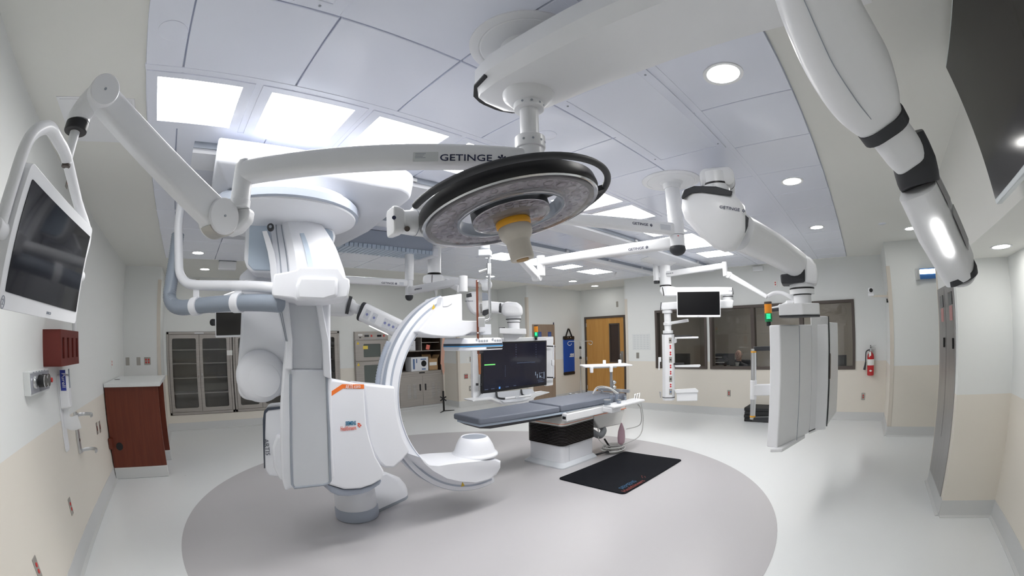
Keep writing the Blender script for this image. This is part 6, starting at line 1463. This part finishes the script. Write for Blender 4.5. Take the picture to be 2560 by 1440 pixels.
g = G(); capsule(g, athd(1150, 722, hb), athd(1118, 705, hb+.35), .06, .075); g.done('spring_arm', m_white, t)
g = G(); q = athd(1090, 726, hb+.1); g.cyl(q, q-ZA*.05, .022, .012, n=16); g.cyl(q-ZA*.05, q-ZA*.075, .006, n=10); g.done('hook_point', m_alu, t)

hF = 5.6
Fh = lambda px, py, k=0: athd(px, py, hF+k)
q = Fh(1086, 690); fx, fy = q.x, q.y; fz = lambda py: zon(fx, fy, py)
fv_ = V((fx, fy, 0)).normalized(); fr_ = V((fv_.y, -fv_.x, 0))
t = thing('display_boom', 'white boom with rounded elbow that carries the large dark display', 'ceiling boom', (fx, fy, CH))
flange(fx, fy, t, R=.30)
vcyl('ceiling_column', fx, fy, fz(686), CH-.08, .088, t)
vcyl('seam_ring', fx, fy, fz(686), fz(683), .090, t, m_black)
def slabF(pts, k, depth, name, m, bevel=.015, par=None):
    g = G(); g.rings([[Fh(*p, k) for p in pts], [Fh(*p, k+depth) for p in pts]]); return g.done(name, m, par or t, bevel=bevel)
slabF([(1058, 690), (1070, 686), (1102, 686), (1110, 690), (1108, 712), (1064, 713), (1056, 706)], -.14, .28, 'arm_head', m_white, .025)
slabF([(1080, 687), (1081.5, 687), (1080, 712), (1078.5, 712)], -.145, .02, 'seam', m_dark, 0)
g = G(); capsule(g, Fh(1095, 700), Fh(1212, 712, -.1), .17, .12); g.done('horizontal_arm', m_white, t); g = G(); q = Fh(1214, 712, -.1); g.sph(q, .085, (1, 1, .9)); g.done('arm_end', m_white, t)
hd = [(1166, 733), (1180, 729), (1206, 729), (1224, 742), (1225, 765), (1212, 784), (1196, 790), (1180, 786), (1168, 768), (1164, 748)]
slabF(hd, -.32, .30, 'knuckle_shell', m_white, .05)
slabF([(1166, 735), (1178, 732), (1180, 742), (1166, 744)], -.325, .03, 'charcoal_patch', m_dark, .006)
slabF([(1202, 731), (1218, 733), (1226, 744), (1226, 750), (1203, 752)], -.33, .05, 'charcoal_upper', m_midgrey, .01)
slabF([(1207, 776), (1224, 772), (1222, 784), (1212, 790), (1205, 788)], -.33, .05, 'charcoal_lower', m_dark, .01)
logo(Fh(1172, 753, -.325), fr_, ZA, .014, t)
g = G(); capsule(g, Fh(1205, 766, -.2), Fh(1258, 771, -.05), .15, .14); g.done('forearm', m_white, t)
slabF([(1249, 758), (1253, 757), (1253, 782), (1247, 781), (1246, 768)], -.17, .28, 'seam_band', m_dark, .01)
slabF([(1255, 757), (1270, 754), (1292, 756), (1306, 765), (1308, 790), (1256, 791), (1252, 778)], -.2, .36, 'elbow', m_white, .05)
qx, qy = Fh(1284, 805).x, Fh(1284, 805).y
for nme, a, b, rad, m in (('collar', 791, 797, .10, m_white), ('seam_ring', 797, 799, .101, m_dark), ('collar', 799, 805, .085, m_white), ('seam_ring', 805, 806.5, .086, m_dark), ('drop_column', 806, 822, .078, m_white)): vcyl(nme, qx, qy, zon(qx, qy, b), zon(qx, qy, a), rad, t, m, bevel=.001)
slabF([(1248, 820), (1315, 822), (1316, 836), (1249, 834)], -.22, .40, 'mount_plate', m_white, .008)
slabF([(1256, 835), (1308, 837), (1290, 850), (1262, 850)], -.1, .2, 'mount_wedge', m_white, .006)
slabF([(1247, 819), (1262, 818), (1263, 821), (1248, 822)], -.16, .12, 'dark_clip', m_dark, .003)
t_disp = t
# the display: left edge nearer
s = thing('large_display', 'large dark wide display with green line, hanging beyond the table', 'display', Fh(1285, 920))
hl, hr = 5.60, 6.45
TL, TR, BR, BL = athd(1206, 857, hl), athd(1368, 850.5, hr), athd(1365, 963, hr), athd(1203, 984, hl)
c = (TL+TR+BR+BL)/4; x = (TR-TL+BR-BL).normalized(); y = (TL-BL+TR-BR); y = (y-x*y.dot(x)).normalized(); n = x.cross(y); n = n if n.dot(-c) > 0 else -n
w = ((TR-TL).length+(BR-BL).length)/2; hh = ((TL-BL).length+(TR-BR).length)/2
g = G(); g.rings([rrect(c-n*.06, x, y, w*.92, hh*.9, .02), rrect(c-n*.03, x, y, w, hh, .01), rrect(c, x, y, w, hh, .01)]); g.done('housing', m_black, s, bevel=.003)
m_lcd = mat('dark_lcd', (.010, .010, .018), .12, var=.02, spec=.5, emit=(.10, .11, .22), estr=.035)
g = G(); g.prism(rrect(c+y*.008, x, y, w-.05, hh-.06, .004, 3), n*.003); sc = g.done('screen', m_lcd, s)
gl = emat('green_line_glow', (.25, .95, .25), 1.0); wl = emat('white_text_glow', (.55, .68, .85), .45); dl = emat('dim_text_glow', (.20, .24, .36), .30)
def ons(px, py): return at(px, py, P=c+n*.0045, N=n)
a, b = ons(1211, 912.5), ons(1238, 911); g = G(); g.bar(a, b, .002, .014, up=y); g.done('green_line', gl, sc)
g = G()
for (px, py, ww, h_) in ((1360, 938, .012, .17), (1349, 938, .006, .14), (1354, 932, .06, .008), (1354, 944, .06, .008), (1339, 934, .012, .09), (1343, 940, .012, .10), (1351, 941, .03, .03)): g.prism(rrect(ons(px, py), x, y, ww, h_*.6, .002, 2), n*.001)
g.done('white_icon', wl, sc)
g = G()
for px, py, ww in ((1300, 907, .12), (1318, 906, .16), (1333, 905.5, .08), (1216, 974, .06), (1232, 972, .06), (1268, 967, .06), (1287, 964, .05), (1350, 950, .10), (1352, 954, .12)): g.prism(rrect(ons(px, py), x, y, ww, .012, .002, 2), n*.001)
for k in range(6): g.prism(rrect(ons(1263, 915+5*k), x, y, .012, .014, .002, 2), n*.001); g.prism(rrect(ons(1290, 862+6*k), x, y, .012, .014, .002, 2), n*.001); g.prism(rrect(ons(1340, 862+6*k), x, y, .012, .014, .002, 2), n*.001)
g.done('dim_text', dl, sc)
q = ons(1249, 969.5); g = G(); g.prism(rrect(q, x, y, .028, .03, .003, 2), n*.001); g.done('blue_icon', emat('blue_icon_glow', (.15, .40, .95), .8), sc)
# frame carrying it
f = t_disp
def fbox(px0, py0, px1, py1, k, dep, name, m=m_white, b=.008):
    a_, b_ = at(px0, py0, P=c-n*k, N=n), at(px1, py1, P=c-n*k, N=n); m0 = (a_+b_)/2; dlt = b_-a_
    g = G(); g.prism(rrect(m0, x, y, abs(dlt.dot(x)), abs(dlt.dot(y)), .008, 2), -n*dep); return g.done(name, m, f, bevel=b)
fbox(1182, 862, 1205, 992, .062, .05, 'side_plate'); fbox(1366, 847, 1383, 963, .062, .05, 'side_plate'); fbox(1215, 846, 1384, 858, .075, .04, 'back_plate')
for px, pa_, pb_ in ((1384, 862, 945),): g = G(); a_, b_ = at(px, pa_, P=c+n*.02, N=n), at(px, pb_, P=c+n*.02, N=n); g.tube([a_, b_], .012, n=10); g.done('side_rail', m_white, f); fbox(1381, 900, 1387, 914, -.03, .03, 'rail_clamp')
for py in (865.5, 943.5): g = G(); g.bar(at(1368, py, P=c+n*.0, N=n), at(1387, py+.8, P=c+n*.02, N=n), .02, .02); g.done('black_strut', m_dark, f)
g = G(); a_, b_ = at(1199, 900, P=c+n*.03, N=n), at(1198, 978, P=c+n*.03, N=n); g.tube([a_, b_], .011, n=10); g.done('left_rail', m_alu, f); g = G(); g.bar(at(1190, 961, P=c, N=n), at(1204, 961, P=c+n*.03, N=n), .03, .03); g.done('black_strut', m_dark, f)
sh_ = [(1180, 1001), (1232, 994), (1262, 1007), (1316, 1002), (1335, 986), (1374, 980), (1374, 982), (1340, 992), (1322, 1008), (1260, 1012), (1228, 999), (1183, 1004)]
g = G(); A = [at(*p, P=c+n*.10, N=n) for p in sh_]; g.rings([A, [p-n*.18 for p in A]]); g.done('lower_tray', m_white, f, bevel=.004)
g = G(); A = [at(*p, P=c+n*.02, N=n) for p in ((1198, 998), (1210, 984), (1330, 972), (1340, 984), (1318, 1000), (1262, 1006), (1232, 994))]; g.rings([A, [p-n*.05 for p in A]]); g.done('tray_back', m_grey, f, bevel=.004)
for px0, py0, px1, py1 in ((1241, 979, 1262, 997), (1303, 974, 1316, 990)):
    a_, b_ = at(px0, py0, P=c+n*.02, N=n), at(px1, py1, P=c+n*.15, N=n); m_ = at(px0+3, py1-3, P=c+n*.06, N=n); g = G(); g.tube(smooth([a_, m_, b_], 4), .014, n=10); g.done('black_handle_arm', m_dark, f)
g = G(); g.tube([at(1262, 996.5, P=c+n*.15, N=n), at(1325, 989, P=c+n*.15, N=n)], .017, n=12); g.done('grab_bar', m_white, f); q = at(1293, 993, P=c+n*.165, N=n); g = G(); g.prism(rrect(q, x, y, .07, .024, .008, 3), n*.006); g.done('bar_badge', m_grey, f)
hs = hr-.1; signal(1340.5, 812, 850, hs, 'amber and lit green signal light above large display right corner', .030)

# pendant arm with key labels left of the C-arm
hG = 4.35; Gh = lambda px, py, k=0: athd(px, py, hG+k)
t = thing('keypad_pendant', 'white keypad arm with charcoal knuckle sticking out behind the ceiling gantry', 'ceiling pendant', Gh(860, 700))
g = G(); q = Gh(820, 740, .3); g.cyl((q.x, q.y, Gh(820, 752, .3).z), (q.x, q.y, CH-.03), .07, n=24); g.done('ceiling_column', m_white, t)
loft([Gh(815, 757, .2), Gh(850, 764, .1), Gh(878, 769)], [.26, .22, .17], [.25, .22, .17], 'upper_shell', m_white, t, .45, sharp=50, bevel=.01)
loft([Gh(868, 762), Gh(876, 764)], [.185, .18], [.19, .18], 'charcoal_seal', m_dark, t, .4)
loft([Gh(876, 765), Gh(912, 781, -.05)], [.10, .095], [.10, .10], 'neck', m_white, t, .4, sharp=50)
loft([Gh(902, 778, -.06), Gh(915, 783, -.08)], [.19, .19], [.14, .14], 'charcoal_knuckle', m_dark, t, .35, bevel=.012)
K0, K1 = Gh(912, 782, -.08), Gh(1030, 838, -.25)
loft([K0, K1], [.185, .175], [.17, .16], 'keypad_arm', m_white, t, .25, sharp=50)
kt = (K1-K0).normalized(); kd = (K0-EYE).normalized(); kx = kt.cross(kd).normalized(); ky = kx.cross(kt); ky = ky if ky.dot(kd) < 0 else -ky
m_icon = mat('key_icon_blue', (.20, .22, .42), .5)
for f_, w_ in ((.12, .055), (.27, .055), (.50, .04), (.585, .04), (.67, .04), (.755, .04)):
    p = K0.lerp(K1, f_)+ky*.0855; g = G(); kk = kx if kx.z > 0 else -kx; g.prism(rrect(p-kk*.005, kt, kk, w_, .09, .004, 3), ky*.001); lb = g.done('key_label', m_grey, t)
    g = G(); g.cyl(p-kk*.005+ky*.001, p-kk*.005+ky*.002, .013, n=14); g.done('key_icon', m_icon, lb)
kk = kx if kx.z < 0 else -kx
g = G(); g.bar(K0.lerp(K1, .22)+kk*.093+ky*.03, K0.lerp(K1, .60)+kk*.091+ky*.03, .03, .008, up=kk); g.done('light_strip', emat('strip_glow_far', (1, .99, .97), 6), t)

# hanging lead acrylic shield, seen edge-on
hS = 3.9; Sh = lambda px, py, k=0: athd(px, py, hS+k)
t = thing('radiation_shield', 'clear shield with reddish edge hanging edge-on from a thin steel pole', 'shield', Sh(1222, 640))
m_shield = mat('lead_acrylic', (.97, .93, .88), .04, var=0, trans=.97, ior=1.3); m_sedge = mat('amber_edge', (.15, .045, .025), .3)
sv = V((ray(1196, 850).x, ray(1196, 850).y, 0)).normalized(); sr = V((sv.y, -sv.x, 0))
zt, zb = Sh(1196, 700).z, Sh(1196, 885).z; p0 = Sh(1194, 800); p0.z = 0; dirn = (sv*.995+sr*.10).normalized()
g = G(); side = V((dirn.y, -dirn.x, 0)); o = [p0+ZA*zb, p0+dirn*.36+ZA*zb, p0+dirn*.36+ZA*(zt-.05), p0+dirn*.30+ZA*zt, p0+ZA*zt]; g.prism([q+dirn*.006 for q in o], side*.012); g.done('pane', m_shield, t)
g = G(); g.bar(p0+ZA*zb, p0+ZA*zt, .019, .012, up=dirn); g.done('edge_strip', m_sedge, t)
zb2 = Sh(1196, 937).z; q = Sh(1198, 905); q.z = 0; g = G(); g.rings([rrect(q+dirn*k, side, ZA, .03, 1, .01) if False else [q+dirn*k-side*.009+ZA*zb2, q+dirn*k+side*.009+ZA*zb2, q+dirn*k+side*.013+ZA*(zb-.0), q+dirn*k-side*.013+ZA*(zb-.0)] for k in (0, .06)]); g.done('lower_flap', mat('orange_film', (.50, .20, .09), .15, trans=.5), t, bevel=.01)
for py in (703, 719, 832): g = G(); q = Sh(1195, py); g.cyl(q-dirn*.012, q-dirn*.004, .007, n=12); g.done('fixing_screw', m_sedge if py == 719 else m_paper, t)
pole = smooth([Sh(1223, 640), Sh(1223, 700), Sh(1225, 780), Sh(1224, 796), Sh(1215, 801), Sh(1200, 802)], 5)
g = G(); g.tube(pole, .013, n=12); g.done('steel_pole', m_chrome, t)
g = G(); q = Sh(1222, 672); g.cyl(q-ZA*.05, q+ZA*.05, .022, n=16); g.cyl(q, q-sr*.09-ZA*.03, .014, .022, n=12); g.done('pole_clamp', m_alu, t)
g = G(); q = Sh(1213, 634); g.box(q, (.13, .11, .06), Matrix.Rotation(.7, 3, 'Z')); g.cyl(q+ZA*.04, (q.x, q.y, CH-.02), .045, n=20); g.done('pole_bracket', m_grey, t, bevel=.008)
g = G(); q = Sh(1204, 805); g.bar(q-sr*.03, q+sr*.03, .04, .09); g.done('pane_clamp', m_alu, t, bevel=.004)
# salmon curtain hanging at the left of the detector
hC_ = 4.75; pts = [(1106, 846), (1112, 845), (1112, 880), (1110, 905), (1112, 925), (1109, 938), (1106, 930), (1104, 912), (1101, 910), (1103, 880)]
g = G(); A = [athd(*p, hC_) for p in pts]; cv = V((A[0].x, A[0].y, 0)).normalized(); g.rings([A, [p+cv*.12 for p in A]])
cu = tag(g.done('lead_curtain', mat('salmon_film', (.66, .40, .30), .3, trans=.25)), 'salmon coloured narrow curtain hanging left of the detector', 'curtain')
# wall-side monitor behind the gantry
s, c, x, y, n, w, hh = screen_thing('monitor', 'small dark monitor in pale frame behind the corrugated hose', [(538, 775), (612, 772), (612, 843), (538, 843)], 4.6, m_white, (.03, .02, .012), screen_m=m_matte)
b = thing('monitor_bracket', 'white jointed bracket above the small dark monitor behind the hose', 'bracket', athd(560, 740, 4.75))
g = G(); capsule(g, athd(535, 782, 4.68), athd(535, 742, 4.68), .10, .09); g.done('joint_cover', m_white, b, bevel=.006)
g = G(); g.tube([athd(560, 770, 4.72), athd(563, 742, 4.72), athd(590, 733, 4.75), athd(640, 728, 4.75), V((athd(645, 640, 4.75).x, athd(645, 640, 4.75).y, CH-.02))], .03, n=14); g.done('drop_arm', m_white, b)
g = G(); g.cyl(athd(531, 806, 4.66), athd(536, 806, 4.7), .035, n=16); g.done('dark_knob', m_dark, b)

# ------------------------------------------------------------------ control room: person, screens, desk
tb = thing('control_desk', 'dark long desk with equipment behind the observation glass', 'desk', (9.7, 2, -.01))
g = G(); g.box2((9.3, .0, .70), (10.0, 4.6, .74)); g.done('desk_top', m_frame, tb, bevel=.005)
for yy in (.1, 2.3, 4.5): g = G(); g.box2((9.35, yy-.03, -.01), (9.95, yy+.03, .70)); g.done('leg', m_frame, tb)
def desk_mon(px0, py0, px1, py1, X, label):
    a, b = at(px0, py0, X=X), at(px1, py1, X=X); m = thing('monitor', label, 'monitor', ((a+b)/2).xyz, 'control room monitors')
    y0, y1 = sorted((a.y, b.y)); z0, z1 = sorted((a.z, b.z))
    g = G(); g.box2((X, y0, z0), (X+.05, y1, z1)); g.done('housing', m_dark, m, bevel=.008)
    g = G(); g.box2((X+.02, (y0+y1)/2-.03, .74), (X+.04, (y0+y1)/2+.03, z0+.05)); g.done('neck', m_black, m)
    g = G(); g.box2((X-.06, (y0+y1)/2-.12, .74), (X+.14, (y0+y1)/2+.12, .755)); g.done('foot', m_black, m)
desk_mon(1688, 884, 1724, 914, 9.45, 'back of grey monitor seen through left window by the shelf')
desk_mon(1788, 884, 1836, 913, 9.45, 'back of dark monitor in front of the seated man behind glass')
desk_mon(2086, 888, 2116, 916, 9.45, 'back of dark monitor at far right behind the glass')
for k, (px, py, l) in enumerate(((1794, 893, 'loose white sheet lying higher on the dark desk behind glass'), (1800, 906, 'loose white sheet lying lower on the dark desk behind glass'))):
    q = at(px, py, X=9.40); tag(G().box(q, (.02, .22, .012)).done('paper_sheet', m_paper), l, 'paper', 'papers behind the glass')
pc = at(1847, 890, X=9.85); hx, hy, hz = pc.x, pc.y, pc.z
p = thing('person', 'balding man in dark suit and white shirt seated behind the glass', 'person', (hx, hy, -.01))
# body: pelvis, spine, neck, head, arms, thighs, shins as one skinned surface
vs = [(hx+.05, hy, .50), (hx+.06, hy, .72), (hx+.05, hy, hz-.28), (hx+.02, hy, hz-.16), (hx, hy, hz-.09), (hx-.01, hy, hz+.0), (hx-.0, hy, hz+.08),
      (hx+.04, hy+.19, hz-.25), (hx+.0, hy+.24, hz-.50), (hx-.24, hy+.16, .80), (hx+.04, hy-.19, hz-.25), (hx, hy-.24, hz-.50), (hx-.24, hy-.16, .80),
      (hx-.35, hy+.10, .50), (hx-.36, hy+.10, .06), (hx-.35, hy-.10, .50), (hx-.36, hy-.10, .06), (hx-.50, hy+.10, .04), (hx-.50, hy-.10, .04)]
es = [(0, 1), (1, 2), (2, 3), (3, 4), (4, 5), (5, 6), (2, 7), (7, 8), (8, 9), (2, 10), (10, 11), (11, 12), (0, 13), (13, 14), (14, 17), (0, 15), (15, 16), (16, 18)]
rad = [.15, .14, .15, .062, .062, .088, .07, .075, .055, .04, .075, .055, .04, .085, .05, .085, .05, .04, .04]
me = bpy.data.meshes.new('body'); me.from_pydata(vs, es, []); bo = bpy.data.objects.new('body', me); COL.objects.link(bo)
sk = bo.modifiers.new('skin', 'SKIN'); sk.use_smooth_shade = True
for i, r_ in enumerate(rad): me.skin_vertices[0].data[i].radius = (r_, r_)
me.skin_vertices[0].data[0].use_root = True
bo.modifiers.new('sub', 'SUBSURF').levels = 2; bo.modifiers['sub'].render_levels = 2
m_person = mat('skin_and_suit', (.50, .31, .24), .6, var=0); nt = m_person.node_tree; gg = nt.nodes.new('ShaderNodeNewGeometry'); sx_ = nt.nodes.new('ShaderNodeSeparateXYZ'); gt = nt.nodes.new('ShaderNodeMath'); gt.operation = 'GREATER_THAN'; gt.inputs[1].default_value = hz-.115
mxn = nt.nodes.new('ShaderNodeMix'); mxn.data_type = 'RGBA'; mxn.inputs[6].default_value = (.012, .013, .018, 1); mxn.inputs[7].default_value = (.55, .34, .26, 1)
nt.links.new(gg.outputs['Position'], sx_.inputs[0]); nt.links.new(sx_.outputs['Z'], gt.inputs[0]); nt.links.new(gt.outputs[0], mxn.inputs[0]); nt.links.new(mxn.outputs[2], nt.nodes['Principled BSDF'].inputs['Base Color'])
me.materials.append(m_person); put(bo, p)
hcx = V((hx-.005, hy, hz+.04))
g = G(); g.sph(hcx+V((.022, 0, -.006)), .092, (1, .97, 1.0)); hr_ = g.done('hair', m_hair, p)
g = G(); g.sph(hcx+V((-.022, 0, -.008)), .089, (1, .86, 1.2)); fc = g.done('face', mat('skin_face', (.78, .52, .43), .5, var=0), p, sharp=80)
fx_ = hcx.x-.022-.086
g = G(); g.sph((fx_+.004, hy, hcx.z-.015), .016, (1, .7, 1.4), n=10); g.done('nose', m_skin, fc)
for s_ in (-1, 1):
    g = G(); g.sph((fx_+.012, hy+.030*s_, hcx.z+.012), .010, (1, 1.2, .8), n=10); g.done('eye', m_dark, fc)
    g = G(); g.sph((hcx.x, hy+.085*s_, hcx.z-.005), .026, (.7, .4, 1), n=10); g.done('ear', m_skin, fc)
g = G(); g.box((fx_+.012, hy, hcx.z-.060), (.01, .04, .008)); g.done('mouth', m_maroon, fc, bevel=.003)
g = G(); g.prism([V((hx-.10, hy-.05, hz-.14)), V((hx-.10, hy+.05, hz-.14)), V((hx-.17, hy, hz-.33))], V((-.02, 0, 0))); g.done('shirt_front', m_paper, p)
for s_ in (-1, 1):
    g = G(); wq = V((hx-.26, hy+.15*s_, .79)); g.sph(wq, .042, (1.2, .9, .5))
    for k in range(4): g.tube(smooth([wq+V((-.035, .024-.016*k, 0)), wq+V((-.07, .026-.017*k, -.006)), wq+V((-.092, .026-.017*k, -.022))], 3), .009, n=8)
    g.tube(smooth([wq+V((-.01, -.036*s_, 0)), wq+V((-.045, -.058*s_, -.004)), wq+V((-.065, -.058*s_, -.012))], 3), .010, n=8); g.done('hand', m_skin, p, sharp=80)
ch = thing('office_chair', 'dark office chair under the seated man behind glass', 'chair', (hx+.1, hy, -.01))
g = G(); g.box((hx+.06, hy, .36), (.46, .46, .07)); g.done('seat', m_dark, ch, bevel=.03); g = G(); g.box((hx+.30, hy, .74), (.06, .44, .56)); g.done('backrest', m_dark, ch, bevel=.03); g = G(); g.cyl((hx+.08, hy, .02), (hx+.08, hy, .34), .03); g.done('post', m_dark, ch)
g = G(); g.box((hx+.26, hy, .48), (.05, .08, .3)); g.done('back_post', m_dark, ch)
for k in range(5): a = 2*pi*k/5; g = G(); g.bar((hx+.08, hy, .05), (hx+.08+cos(a)*.28, hy+sin(a)*.28, .02), .04, .03); g.done('leg', m_dark, ch)
